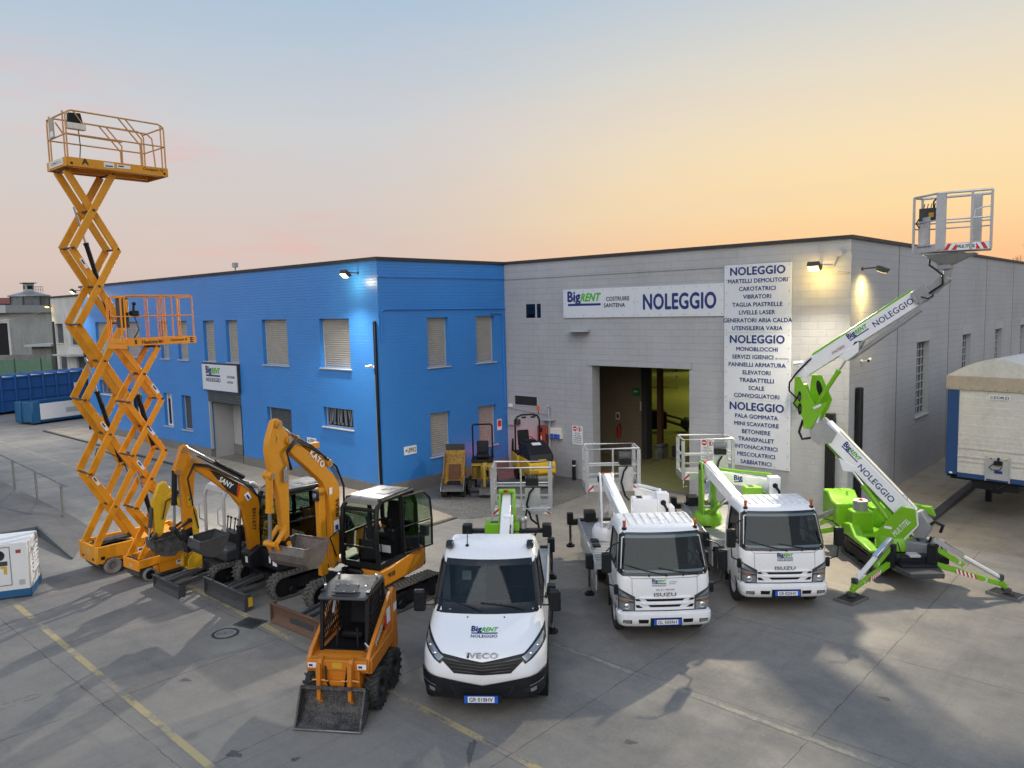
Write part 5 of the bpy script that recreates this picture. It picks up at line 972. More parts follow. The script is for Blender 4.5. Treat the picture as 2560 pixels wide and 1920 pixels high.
def fpatch(m,S,q,off=.004,n=8,k=3,thick=0):
    """bilinear patch, corners (y,z): bottom-left, bottom-right, top-right, top-left"""
    vs=[]
    for j in range(k+1):
        for i in range(n+1):
            f,g=i/n,j/k; y=(q[0][0]*(1-f)+q[1][0]*f)*(1-g)+(q[3][0]*(1-f)+q[2][0]*f)*g; z=(q[0][1]*(1-f)+q[1][1]*f)*(1-g)+(q[3][1]*(1-f)+q[2][1]*f)*g
            vs.append(S.P(y,z,off))
    fs=[(j*(n+1)+i,j*(n+1)+i+1,(j+1)*(n+1)+i+1,(j+1)*(n+1)+i) for j in range(k) for i in range(n)]
    m.add(vs,fs)
    if thick:
        base=[S.P(*p,.0) for p in q]
        for (a,b) in((0,1),(1,2),(2,3),(3,0)):
            kk=8; A_=[]
            for i in range(kk+1):
                f=i/kk; y=q[a][0]*(1-f)+q[b][0]*f; z=q[a][1]*(1-f)+q[b][1]*f; A_+=[S.P(y,z,-.01),S.P(y,z,off)]
            m.add(A_,[(2*i,2*i+2,2*i+3,2*i+1) for i in range(kk)])
    return m
def mir(q): return [(-q[1][0],q[1][1]),(-q[0][0],q[0][1]),(-q[3][0],q[3][1]),(-q[2][0],q[2][1])]
def both(m,S,q,**k): fpatch(m,S,q,**k); fpatch(m,S,mir(q),**k)
def mirror_pair(t,x,y,z,w,h,arm):
    for s_ in(-1,1):
        m=M('black'); m.bx(x-.06,x+.06,s_*y-w/2,s_*y+w/2,z-h/2,z+h/2); o=m.obj('mirror',t,bevel=.035,seg=3)
        g=M('chrome'); g.bx(x-.066,x-.062,s_*y-w/2+.03,s_*y+w/2-.03,z-h/2+.04,z+h/2-.04); g.obj('mirror_glass',o,smooth=0)
        a=M('black'); 
        for p in arm: a.tube([(q[0],s_*q[1],q[2]) for q in p],.014,6)
        a.obj('mirror_arm',o)
def basket(t,x,y0,y1,z0,h,mat='alu',open_x=None,dx=.75,box_y=.3,strip=True,name='work_basket'):
    """aerial work basket: x = truck-front face, extends back dx"""
    x1=x; x0=x-dx; z1=z0+h; m=M(mat)
    for (a,b) in((x0,y0),(x0,y1),(x1,y0),(x1,y1)): m.bx(a-.025,a+.025,b-.045,b+.045,z0,z1-.03)
    m.bx(x1-.02,x1+.02,(y0+y1)/2-.02,(y0+y1)/2+.02,z0,z1); m.tube([(x0,y0,z1),(x1,y0,z1),(x1,y1,z1),(x0,y1,z1)],.024,8,closed=True)
    for zz in(z0+h*.38,z0+h*.60):
        m.tube([(x0,y0,zz),(x1,y0,zz)],.018,6).tube([(x0,y1,zz),(x1,y1,zz)],.018,6); m.bx(x1-.012,x1+.012,y0,y1,zz-.02,zz+.02)
    m.tube([(x0,y0,z0+h*.5),(x0,y1,z0+h*.5)],.018,6); m.bx(x0,x1,y0,y1,z0-.03,z0)
    m.bx(x1,x1+.012,y0-.03,y1+.03,z0-.06,z0+.12).bx(x0-.012,x0,y0-.03,y1+.03,z0-.06,z0+.12).bx(x0,x1,y0-.03,y0-.018,z0-.06,z0+.12).bx(x0,x1,y1+.018,y1+.03,z0-.06,z0+.12)
    m.bx(x1+.02,x1+.03,box_y-.16,box_y+.2,z0+.05,z0+h*.55); m.tube([(x1,y0,z0-.02),(x1+.12,y0-.02,z0-.1),(x1+.12,y0-.02,z0-.22),(x1,y0+.1,z0-.22)],.014,6); b=m.obj(name,t)
    m=M('red')
    for ya,yb in((y0-.02,y0+.16),(y1-.16,y1+.02)):
        m.mat('decal_white').bx(x1+.0125,x1+.014,ya,yb,z0-.05,z0+.11); m.mat('red')
        d=1 if ya>(y0+y1)/2 else -1
        m.add([(x1+.016,ya+(yb-ya)*a,z0-.05+.16*c) for a,c in(((0,0),(.35,0),(1,.65),(1,1),(.9,1)) if d<0 else ((1,0),(.65,0),(0,.65),(0,1),(.1,1)))],[(0,1,2,3,4) if d<0 else (4,3,2,1,0)])
    m.obj('hazard_strip',b,smooth=0)
    m=M('black'); m.bx(x1-.12,x1+.06,box_y-.14,box_y+.16,z0+h*.6,z0+h*.76)
    for i in range(5): m.cyl((x1-.03,box_y-.1+.055*i,z0+h*.76),(x1-.03,box_y-.1+.055*i,z0+h*.84),.008,6)
    o=m.obj('control_box',b,bevel=.01); m=M('clear_plastic'); m.bx(x1-.14,x1+.07,box_y-.15,box_y+.17,z0+h*.77,z0+h*.9); m.obj('cover',o,smooth=0)
    m=M('black'); m.tube([(x1+.03,box_y+.05,z0+h*.55),(x1+.12,box_y-.05,z0+h*.45),(x1+.15,box_y-.12,z0+h*.2),(x1+.1,box_y-.02,z0-.15),(x1-.05,box_y+.1,z0-.3)],.024,8); m.obj('hose',b); return b
def stabiliser(t,x,y,s_,z=1.05,foot=.32,name='stabiliser'):
    m=M('black'); m.bx(x-.07,x+.07,min(y,y-s_*.25),max(y,y-s_*.25),z-.12,z+.02); m.bx(x-.08,x+.08,y-.08,y+.08,z-.1,z+.2); o=m.obj(name,t,bevel=.01)
    m=M('steel'); m.cyl((x,y,z-.1),(x,y,foot+.05),.035,10); m.mat('black').cyl((x,y,foot+.05),(x,y,foot),.11,14).cyl((x,y,foot+.1),(x,y,foot+.05),.05,10).tube([(x+.03,y,z),(x+.12,y+s_*.02,z-.25),(x+.05,y,foot+.2)],.012,6); m.obj('foot',o)
def bed(t,x0,x1,w,z,mat='alu'):
    m=M(mat); m.bx(x0,x1,-w/2,w/2,z-.05,z); 
    for s_ in(-1,1): m.bx(x0,x1,s_*w/2-.02,s_*w/2+.02,z-.12,z+.12)
    m.bx(x1-.03,x1,-w/2,w/2,z,z+.12); b=m.obj('flat_bed',t,bevel=.006)
    m=M('steel'); 
    for i in range(int((x1-x0)/.12)): m.bx(x0+.05+.12*i,x0+.09+.12*i,-w/2+.05,w/2-.05,z+.0,z+.004)
    m.mat('black').bx(x0+1.6,x0+1.85,-w/2+.12,-w/2+.3,z+.004,z+.03).bx(x0+2.0,x0+2.2,-w/2+.12,-w/2+.3,z+.004,z+.03); m.obj('chequer_plate',b,smooth=0)
    m=M('dark_grey'); 
    for s_ in(-1,1): m.bx(x0+.1,x1+1.4,s_*.38-.04,s_*.38+.04,z-.38,z-.16)
    m.bx(x0+.3,x0+.5,-w/2+.1,w/2-.1,z-.2,z-.1); m.obj('chassis_rail',t)
    m=M('light_grey'); 
    for s_ in(-1,1): m.bx(x0+.3,x1-.1,s_*(w/2-.03)-.015,s_*(w/2-.03)+.015,z-.55,z-.2)
    m.sep('side_guard',t,bevel=.005); return b

IS=Shell([(.40,-.12,.86,.12,.12,.05),(.62,-.06,.89,.13,.14,.06),(1.0,-.03,.905,.14,.16,.07),(1.30,-.05,.90,.15,.18,.08),(1.36,-.07,.895,.16,.19,.09),(2.07,-.35,.81,.16,.20,.10),(2.13,-.40,.79,.16,.20,.10),(2.185,-.48,.75,.16,.20,.10),(2.20,-.58,.69,.16,.2,.1)],-1.48)
def isuzu(label,loc,rz,plate,board_,boomcol,bk,box):
    t=thing('platform_truck',label,'truck',loc,rz,'white cab-over platform trucks'); t.scale=(.965,)*3; S=IS
    m=M('white_paint'); zs=[.42,.62,.8,1.0,1.2,1.34,1.43,1.6,1.8,2.0,2.09,2.12,2.15,2.185,2.20]; S.loft(m,zs,[.2,.42,.78,1.0],(6,9),(6,9,1,3)); cab=m.obj('cab',t,smooth=50)
    # roof ribs
    m=M('white_paint')
    for i in range(8): y=-.56+.16*i; m.beam((-.62,y,2.2),(-1.42,y,2.2),.05,.045)
    m.bx(-1.45,-.66,.66,.69,2.19,2.23); m.sep('roof_rib',cab,bevel=.018,seg=2)
    # windscreen
    m=M('black_gloss'); fpatch(m,S,[(-.80,1.325),(.80,1.325),(.84,1.385),(-.84,1.385)],n=20,k=2); fpatch(m,S,[(-.78,2.055),(.78,2.055),(.74,2.10),(-.74,2.10)],n=20,k=2); both(m,S,[(-.885,1.38),(-.84,1.385),(-.765,2.055),(-.805,2.04)],n=4,k=6); both(m,S,[(-.885,1.38),(-.80,1.325),(-.74,1.385),(-.84,1.46)],n=4,k=3); both(m,S,[(-.80,1.98),(-.70,2.055),(-.74,2.10),(-.805,2.04)],n=4,k=3); m.obj('windscreen_frame',cab)
    g=M('screen_glass'); fpatch(g,S,[(-.86,1.37),(.86,1.37),(.785,2.07),(-.785,2.07)],.001,20,6); ws=g.obj('windscreen',cab,smooth=60)
    # interior
    m=M('interior'); m.bx(-1.42,-.3,-.80,.80,.9,1.0); m.bx(-1.46,-1.4,-.78,.78,.9,2.05); m.prism([(-.22,1.0),(-.22,1.32),(-.4,1.42),(-.62,1.36),(-.62,1.0)],-.8,.8); m.obj('dashboard',cab,bevel=.03)
    for y in(.5,0,-.5): seatobj(cab,-1.12,y,1.02,w=.46,back=.72)
    m=M('black'); m.tube([(-.62+.09*cos(a)*.4,.5+.19*sin(a),1.5+.17*cos(a)) for a in[2*pi*i/18 for i in range(18)]],.014,6,closed=True); m.tube([(-.62,.5,1.5),(-.5,.5,1.38)],.03,8); m.obj('steering_wheel',cab)
    # side windows, doors
    for s_ in(-1,1):
        m=M('pane'); yy=lambda z:S.at(z)[2]*s_+.001*s_
        x_=[-.42,-.55,-1.18]
        m.quad((-.36,yy(1.45),1.45),(-1.22,yy(1.45),1.45),(-1.22,yy(1.98),1.98),(-.62,yy(1.98),1.98)); m.obj('side_window',cab,smooth=0)
        m=M('black'); f=.006*s_
        for a,b in(((-.34,1.42),(-.60,2.0)),((-1.24,1.42),(-1.24,2.0)),((-.34,1.42),(-1.24,1.42)),((-.60,2.0),(-1.24,2.0))): m.beam((a[0],yy(a[1])+f,a[1]),(b[0],yy(b[1])+f,b[1]),.035,.02,up=(0,1,0))
        m.mat('dark_grey'); 
        for a,b in(((-.32,.62),(-.32,1.40)),((-1.28,.75),(-1.28,2.0)),((-.32,.62),(-.6,.62))): m.beam((a[0],yy(a[1])+.001*s_,a[1]),(b[0],yy(b[1])+.001*s_,b[1]),.012,.006,up=(0,1,0))
        m.mat('black').bx(-1.2,-1.02,yy(1.25)-.015,yy(1.25)+.015,1.2,1.26); m.mat('lens_clear').bx(-.36,-.3,yy(.95)-.02,yy(.95)+.02,.92,.96); m.obj('door_frame',cab,smooth=0)
        if s_<0: m=M('navy'); m.text('5',.07,.16,(-.27,-.905,.88),(1,0,0),(0,0,1),.04); m.obj('sticker',cab,smooth=0)
    # front panel
    m=M('dark_grey'); e=.003
    fpatch(m,S,[(-.63,1.283),(.63,1.283),(.63,1.29),(-.63,1.29)],e,16,1); both(m,S,[(-.634,.9),(-.627,.9),(-.627,1.29),(-.634,1.29)],off=e,n=1,k=6); both(m,S,[(-.70,1.33),(-.63,1.28),(-.63,1.288),(-.70,1.338)],off=e,n=2,k=1); m.obj('panel_seam',cab,smooth=0)
    m=M('black'); fpatch(m,S,[(-.34,.835),(.34,.835),(.39,.885),(-.39,.885)],.006,12,1); fpatch(m,S,[(-.28,.715),(.28,.715),(.33,.765),(-.33,.765)],.006,12,1)
    both(m,S,[(-.55,.84),(-.46,.84),(-.50,.885),(-.58,.885)],off=.006,n=3,k=1); both(m,S,[(-.54,.70),(-.42,.70),(-.50,.76),(-.57,.76)],off=.006,n=3,k=1)
    fpatch(m,S,[(-.885,.58),(.885,.58),(.885,.65),(-.885,.65)],.008,24,1); m.obj('grille',cab)
    m=M('white_paint'); fpatch(m,S,[(-.45,.895),(.45,.895),(.5,.915),(-.5,.915)],.03,12,1,.03); fpatch(m,S,[(-.40,.775),(.40,.775),(.45,.80),(-.45,.80)],.03,12,1,.03); m.sep('grille_bar',cab)
    for s_ in(-1,1):
        F_=(lambda q:q) if s_<0 else mir
        m=M('dark_grey'); fpatch(m,S,F_([(-.882,.66),(-.575,.63),(-.575,.93),(-.895,1.10)]),.008,6,4); o=m.obj('headlight',cab)
        m=M('lens_clear'); fpatch(m,S,F_([(-.86,.67),(-.60,.65),(-.60,.80),(-.865,.82)]),.014,6,4,.01); fpatch(m,S,F_([(-.865,.86),(-.60,.84),(-.62,.87),(-.87,.93)]),.014,6,2); fpatch(m,S,F_([(-.87,.96),(-.66,.89),(-.68,.92),(-.88,1.07)]),.012,6,2); m.mat('chrome'); c=S.P(s_*.73,.735,.012); m.sph(c,.06,12,8,(.35,1,1)); m.mat('amber_lens'); fpatch(m,S,F_([(-.85,.835),(-.7,.825),(-.7,.845),(-.85,.85)]),.018,3,1); m.obj('lens',o)
    # bumper
    m=M('white_paint'); 
    B=Shell([(.33,-.05,.84,.14,.14,.05),(.38,.03,.90,.15,.16,.06),(.5,.06,.915,.15,.16,.06),(.6,.05,.91,.15,.16,.06),(.63,.0,.88,.15,.16,.06)],-.35); B.loft(m,[.33,.38,.5,.6,.63],[.5,1.0]); bp=m.obj('bumper',t,smooth=50)
    m=M('black'); both(m,B,[(-.52,.43),(-.34,.43),(-.33,.51),(-.53,.51)],off=.004,n=2,k=1); both(m,B,[(-.82,.43),(-.65,.42),(-.65,.5),(-.82,.5)],off=.003,n=2,k=1); m.mat('lens_clear'); both(m,B,[(-.80,.44),(-.67,.435),(-.67,.49),(-.80,.49)],off=.008,n=2,k=1); m.mat('black').bx(.06,.075,-.3,.3,.38,.54); m.obj('fog_lamp',bp)
    m=M('black'); platelet(m,.078,.02,.465,(0,1,0),(0,0,1),s=plate); m.obj('number_plate',bp,smooth=0)
    wp=lambda p:S.P(p[1],p[2],.009)
    m=M('steel'); m.text('ISUZU',.42,.072,(0,0,.965+.005),(0,1,0),(0,0,1),.03,warp=wp)
    if board_: m.mat('decal_white'); fpatch(m,S,[(-.27,1.035),(.27,1.035),(.27,1.265),(-.27,1.265)],.006,4,2); logo(m,(0,-.11,1.20),(0,1,0),(0,0,1),.27,warp=wp); m.mat('ink').text('COSTRUIRE',.15,.022,(0,.15,1.215),(0,1,0),(0,0,1),warp=wp).text('SANTENA',.12,.022,(0,.14,1.18),(0,1,0),(0,0,1),warp=wp).text('TEL 011 9492200',.36,.03,(0,0,1.065),(0,1,0),(0,0,1),.01,warp=wp)
    else: logo(m,(0,0,1.20),(0,1,0),(0,0,1),.32,warp=wp)
    m.obj('lettering',cab,smooth=0)
    m=M('black')
    for a,b in(((-.27,1.34),(-.74,1.52)),((.36,1.34),(-.12,1.47))): m.tube([S.P(a[0]+(.3 if a[0]<0 else .27),a[1],.02),S.P((a[0]+b[0])/2+.15,(a[1]+b[1])/2-.01,.03),S.P(b[0],b[1],.02)],.011,6)
    for y in(-.3,.36): m.sph(S.P(y,1.335,.01),.022,8,6)
    for y in(.03,.63): m.sph(S.P(y,1.34,.015),.026,8,6)
    m.obj('wiper',cab)
    mirror_pair(t,-.08,1.12,1.62,.19,.40,[[(-.2,.84,1.98),(-.1,1.0,1.95),(-.08,1.12,1.84)],[(-.08,1.12,1.42),(-.08,1.10,1.2),(-.14,.9,1.1)]])
    m=M('black'); 
    for s_ in(-1,1): m.bx(-.2,-.12,s_*.93-.04,s_*.93+.04,.95,1.15)
    m.sep('mirror_bracket',t,bevel=.02)
    for s_ in(-1,1): m=M('red_brown'); m.cyl((-.52,s_*.70,2.15),(-.52,s_*.70,2.30),.028,8); m.mat('amber_lens').cyl((-.52,s_*.70,2.25),(-.52,s_*.70,2.31),.035,10); m.mat('black').cyl((-.52,s_*.70,2.13),(-.52,s_*.70,2.17),.05,10); m.obj('beacon',t)
    for x in(-.85,-3.7):
        for s_ in(-1,1): wheel(t,(x,s_*.78,.37),.37,.22,s_,'light_grey','rubber',1)
    m=M('black'); 
    for s_ in(-1,1): m.bx(-1.42,-1.38,s_*.78-.13,s_*.78+.13,.25,.9)
    m.sep('mudguard',t); 
    bed(t,-5.2,-1.62,2.3,1.0)
    for x,y in((-1.9,1.25),(-5.35,1.35)):
        for s_ in(-1,1): stabiliser(t,x,s_*y,s_,1.0,.30)
    m=M('black'); m.bx(-5.45,-5.25,-1.1,1.1,.88,1.02); m.bx(-5.5,-5.1,-.98,-.7,1.0,1.24); m.obj('rear_beam',t)
    # aerial unit
    hx,hy,hz=bk['head']; P1=bk['piv']
    m=M(boomcol); 
    for o_ in(-.15,.15): m.prism([(hx-.18,1.0),(hx-.2,hz-.2),(hx-.1,hz),(hx+.1,hz),(hx+.22,hz-.3),(hx+.3,1.6),(hx+.35,1.0)],hy+o_-.025,hy+o_+.025)
    m.lathe([(.0,.98),(.36,.98),(.36,1.2),(.30,1.3),(0,1.3)],(hx+.05,hy,0),'z',28); tur=m.obj('turret',t,bevel=.01)
    m=M('red'); m.bx(hx+.0,hx+.09,hy-.08,hy+.08,hz-.03,hz+.01); m.obj('lifting_lug',tur)
    m=M('white_paint'); m.beam((hx,hy,hz-.14),P1,.22,.26); m.beam((hx+.05,hy,hz-.12),tuple(V(P1)+V((-.25,0,.02))),.17,.31); bo=m.obj('boom',t,bevel=.012); m=M('black'); m.cyl((hx,hy-.2,hz-.14),(hx,hy+.2,hz-.14),.07,12); m.obj('boom_pivot',bo)
    cyl_ram(t,(hx+.25,hy,1.25),tuple(V((hx,hy,hz-.14)).lerp(V(P1),.62)+V((0,0,-.1))),.06,boomcol,'chrome',.55,'boom_cylinder')
    Q0,Q1=bk['jib']; m=M('white_paint'); m.beam(Q0,Q1,.2,.26); m.bx(Q1[0]-.12,Q1[0]+.12,Q1[1]-.13,Q1[1]+.13,Q1[2]-.28,Q1[2]+.2); j=m.obj('jib',t,bevel=.015); m=M(boomcol); m.tube([tuple(V(Q0)+V((0,0,.2))),tuple(V(Q1)+V((-.2,0,.2)))],.035,8); m.mat('black').cyl((Q1[0]+.12,Q1[1],Q1[2]),(Q1[0]+.14,Q1[1],Q1[2]),.06,14).tube([(Q1[0]+.12,Q1[1],Q1[2]),(Q1[0]+.25,Q1[1]+.05,Q1[2]-.1),(Q1[0]+.25,Q1[1]+.1,Q1[2]-.4),(Q1[0]+.1,Q1[1]+.08,Q1[2]-.6)],.03,8); m.obj('hose',j)
    bx=box; m=M(boomcol); m.bx(bx[0]-.35,bx[0],bx[1],bx[2],1.1,bx[3]); m.bx(bx[0]-.3,bx[0]-.02,bx[2]+.06,bx[2]+.3,1.1,bx[3]-.18); o=m.obj('tank_box',t,bevel=.02); m=M('black'); m.bx(bx[0]-.3,bx[0]-.1,bx[1]+.1,bx[1]+.22,bx[3],bx[3]+.008); m.obj('cap',o)
    if boomcol=='lime': m=M('navy'); d=(V(Q0)-V(Q1)).normalized(); logo(m,tuple(V(Q0).lerp(V(Q1),.45)+V((.0,0,.02))+V((.14,0,0))),(0,1,.02),(0,0,1),.5,full=False); m.obj('logo',j,smooth=0)
    basket(t,bk['bx'],bk['y0'],bk['y1'],bk['z0'],1.03,box_y=bk['y1']-.35)
    m=M('grey_metal'); m.beam((hx-.1,hy,1.5),(bk['bx']+.05,(bk['y0']+bk['y1'])/2,bk['z0']-.08),.1,.12); m.bx(bk['bx']-.5,bk['bx']+.05,-.08+(bk['y0']+bk['y1'])/2,.08+(bk['y0']+bk['y1'])/2,bk['z0']-.16,bk['z0']-.04); m.obj('basket_arm',t)
    return t
isuzu('middle white cab-over platform truck with an all-white boom and a phone board on its nose',(-7.33,12.2,0),-47.0,'GL·505RH',True,'white_paint',dict(head=(-3.85,-.6,2.55),piv=(-1.95,-.38,1.75),jib=((-3.4,.1,2.15),(-2.0,.36,2.3)),bx=-4.8,y0=-.95,y1=.36,z0=1.93),(-1.9,-.28,.32,2.38))
isuzu('white cab-over platform truck on the right, carrying a lime green turret and boom',(-6.2,14.96,0),-49.2,'GR·025HX',False,'lime',dict(head=(-3.45,-.86,2.58),piv=(-1.85,-.38,1.78),jib=((-3.8,-.45,2.1),(-2.2,.42,2.25)),bx=-4.5,y0=-1.25,y1=.07,z0=1.93),(-2.1,-.25,.15,2.2))

# ---------- bonneted truck
IV=Shell([(.28,-.16,.90,.30,.34,.08),(.5,-.03,.97,.34,.46,.10),(.75,0,.985,.36,.52,.12),(.92,-.05,.985,.38,.56,.12),(1.0,-.12,.98,.40,.58,.12),(1.08,-.25,.965,.40,.55,.12),(1.20,-.52,.94,.36,.46,.10),(1.32,-.80,.92,.28,.36,.10),(1.40,-.90,.91,.20,.26,.14),(2.02,-1.46,.82,.17,.24,.14),(2.10,-1.54,.80,.17,.24,.14),(2.18,-1.68,.76,.17,.24,.1),(2.22,-1.85,.68,.17,.24,.1)],-2.42)
t=thing('platform_truck','white bonneted platform truck nearest the camera, black bumper and rental logo on the bonnet','truck',(-8.08,8.08,0),-51.5); S=IV
m=M('white_paint'); S.loft(m,[.5,.62,.75,.86,.92,.97,1.02,1.08,1.14,1.2,1.27,1.34,1.42,1.6,1.8,1.96,2.03,2.09,2.14,2.18,2.205,2.22],[.1,.2,.75,.95],(12,15),(12,15,1,3)); cab=m.obj('cab',t,smooth=55)
m=M('black_gloss'); fpatch(m,S,[(-.90,1.345),(.90,1.345),(.87,1.47),(-.87,1.47)],.004,24,3); fpatch(m,S,[(-.80,1.96),(.80,1.96),(.79,2.045),(-.79,2.045)],.004,20,2); both(m,S,[(-.915,1.36),(-.80,1.45),(-.72,1.97),(-.83,2.03)],off=.005,n=6,k=8); m.obj('windscreen_frame',cab)
g=M('screen_glass'); fpatch(g,S,[(-.84,1.44),(.84,1.44),(.76,1.98),(-.76,1.98)],.002,20,5); g.obj('windscreen',cab,smooth=60)
m=M('interior'); m.bx(-2.38,-.9,-.84,.84,.9,.98); m.bx(-2.4,-2.34,-.82,.82,.9,1.98); m.prism([(-.95,1.0),(-.95,1.38),(-1.15,1.43),(-1.4,1.33),(-1.42,1.0)],-.84,.84); m.bx(-1.6,-1.45,-.2,.2,1.9,1.97); m.obj('dashboard',cab,bevel=.03)
seatobj(cab,-2.0,.5,1.05,w=.5,back=.75); seatobj(cab,-2.0,-.42,1.05,'plastic_wrap',w=.62,back=.8); m=M('decal_white'); m.T=Matrix.Translation((-1.93,-.42,1.62))@Matrix.Rotation(R(-12),4,'Y'); m.bx(0.02,.025,-.1,.06,-.08,.08); m.obj('seat_label',cab)
m=M('black'); m.tube([(-1.45+.07*cos(a),.5+.2*sin(a),1.47+.15*cos(a)) for a in[2*pi*i/20 for i in range(20)]],.016,6,closed=True); m.tube([(-1.45,.5,1.47),(-1.3,.5,1.35)],.04,8); m.obj('steering_wheel',cab)
m=M('interior'); m.bx(-2.33,-2.32,-.8,.8,1.0,1.95); m.obj('bulkhead_panel',cab)
for s_ in(-1,1):
    m=M('pane'); yy=lambda z:S.at(z)[2]*s_+.001*s_
    m.quad((-1.3,yy(1.42),1.42),(-2.2,yy(1.42),1.42),(-2.2,yy(1.94),1.94),(-1.68,yy(1.94),1.94)); m.obj('side_window',cab,smooth=0)
    m=M('black'); 
    for a,b in(((-1.26,1.40),(-1.66,1.97)),((-2.22,1.4),(-2.22,1.97)),((-1.26,1.40),(-2.22,1.40)),((-1.66,1.97),(-2.22,1.97))): m.beam((a[0],yy(a[1])+.004*s_,a[1]),(b[0],yy(b[1])+.004*s_,b[1]),.05,.02,up=(0,1,0))
    m.bx(-2.25,-.8,yy(.7)-.01,yy(.7)+.015,.6,.72); m.bx(-2.1,-1.95,yy(1.2)-.01,yy(1.2)+.03,1.18,1.24); m.mat('dark_grey').beam((-1.2,yy(.6)+.002*s_,.55),(-1.22,yy(1.38)+.002*s_,1.38),.012,.006,up=(0,1,0)).beam((-2.24,yy(.6)+.002*s_,.55),(-2.24,yy(1.38)+.002*s_,1.38),.012,.006,up=(0,1,0)); m.obj('door_trim',cab,smooth=0)
# grille
m=M('black'); e=.008
for s_ in(0,1):
    F_=(lambda q:q) if s_ else mir
    fpatch(m,S,F_([(-.44,.74),(0,.715),(0,.90),(-.62,.99)]),e,10,4); fpatch(m,S,F_([(-.62,.90),(-.44,.74),(-.62,.99),(-.64,1.0)]),e,3,3)
    fpatch(m,S,F_([(-.72,1.0),(-.58,.88),(-.5,.93),(-.72,1.02)]),e,3,3)
m.obj('grille',cab); m=M('black_gloss')
for k in range(4):
    z=.742+.04*k
    for F_ in((lambda q:q),mir): fpatch(m,S,F_([(-.44-.055*k,z+.03+.012*k),(0,z),(0,z+.016),(-.45-.055*k,z+.046+.012*k)]),.022,10,1,.02)
m.sep('grille_bar',cab)
for s_ in(-1,1):
    F_=(lambda q:q) if s_<0 else mir
    m=M('black_gloss'); fpatch(m,S,F_([(-.97,1.03),(-.66,.86),(-.57,.95),(-.95,1.19)]),.006,10,3); o=m.obj('headlight',cab)
    m=M('lens_clear'); fpatch(m,S,F_([(-.92,1.04),(-.68,.90),(-.61,.95),(-.93,1.13)]),.012,8,3,.006); m.mat('chrome'); c=S.P(s_*.74,.97,.014); m.sph(c,.035,10,8,(.5,1,1)); c=S.P(s_*.84,1.03,.012); m.sph(c,.028,10,8,(.5,1,1)); m.obj('lens',o)
# bumper
B=Shell([(.26,-.14,.90,.32,.36,.10),(.32,-.01,.96,.34,.44,.10),(.5,.03,1.0,.36,.5,.12),(.7,.03,1.005,.36,.52,.12),(.76,.02,1.0,.36,.52,.12),(.80,.0,1.0,.36,.52,.12)],-1.0)
m=M('black')
for F_ in((lambda q:q),mir): fpatch(m,B,F_([(-.95,.28),(0,.28),(0,.56),(-.99,.72)]),.0,18,5,.05); 
for s_ in(-1,1): m.bx(-.98,-.62,s_*.99-.02,s_*.99+.01,.3,.7)
m.bx(-.6,-.2,-.85,.85,.26,.3); bp=m.obj('bumper',t)
m=M('black_gloss'); 
for F_ in((lambda q:q),mir): fpatch(m,B,F_([(-.42,.395),(0,.385),(0,.535),(-.50,.56)]),.012,8,3,.012); fpatch(m,B,F_([(-.93,.5),(-.66,.42),(-.62,.5),(-.95,.62)]),.012,5,3,.012)
m.mat('black'); 
for F_ in((lambda q:q),mir): fpatch(m,B,F_([(-.38,.41),(0,.40),(0,.52),(-.46,.545)]),.016,8,3); 
m.mat('lens_clear'); both(m,B,[(-.92,.585),(-.72,.54),(-.72,.55),(-.93,.60)],off=.02,n=3,k=1); both(m,B,[(-.82,.46),(-.74,.44),(-.73,.5),(-.82,.52)],off=.02,n=3,k=2); m.obj('bumper_insert',bp)
m=M('black'); m.bx(.01,.05,-.3,.3,.30,.42); platelet(m,.052,-.02,.355,(0,1,0),(0,0,1),s='GR·018HV'); m.obj('number_plate',bp,smooth=0)
wp=lambda p:S.P(p[1],p[2],.006)
m=M('navy'); 
def hood(w,zc,k): # squash in z so that it reads right on the sloping bonnet
    mm=M('navy'); logo(mm,(0,0,0),(0,1,0),(0,0,1),w); m.v+= [S.P(p[1],zc+p[2]*k,.006) for p in mm.v]; n0=len(m.v)-len(mm.v); m.f+=[tuple(i+n0 for i in f) for f in mm.f]
    for mi in mm.mi: m.mat(mm.ms[mi]); m.mi.append(m.c)
hood(.42,1.185,.42)
m.mat('steel').text('IVECO',.48,.058,(0,0,.975),(0,1,0),(0,0,1),.035,warp=lambda p:S.P(p[1],p[2],.012)); m.mat('black').text('I',.03,.058,(0,-.222,.975),(0,1,0),(0,0,1),.0,warp=lambda p:S.P(p[1],p[2],.013))
m.obj('lettering',cab,smooth=0)
m=M('black'); 
for y in(-.3,.3): m.sph(S.P(y,1.31,.004),.015,8,6)
m.tube([S.P(-.08,1.375,.02),S.P(-.25,1.42,.03),S.P(-.84,1.50,.02)],.012,6).tube([S.P(.62,1.375,.02),S.P(.45,1.42,.03),S.P(-.1,1.475,.02)],.012,6); m.obj('wiper',cab)
m=M('light_grey')
for s_ in(-1,1): m.beam(S.P(s_*.62,1.28,.002),S.P(s_*.68,1.15,.002),.0,.0,w2=.0) if 0 else None
m=M('black_gloss')
for s_ in(-1,1): m.prism([(-1.72,2.16),(-1.62,2.24),(-1.78,2.31),(-1.92,2.22)],s_*.70-.06,s_*.70+.06)
m.sep('marker_lamp',cab,bevel=.015); m=M('black'); m.sph((-1.78,-.4,2.2),.035,8,6).tube([(-1.78,-.4,2.2),(-1.86,-.4,2.44)],.008,6); m.obj('antenna',cab)
mirror_pair(t,-1.0,1.12,1.52,.20,.36,[[(-1.05,.88,1.56),(-1.0,1.1,1.58)],[(-1.05,.90,1.42),(-1.0,1.1,1.44)]])
for x in(-.98,-4.5):
    for s_ in(-1,1): wheel(t,(x,s_*.86,.35),.35,.22,s_,'light_grey','rubber',1)
m=M('black')
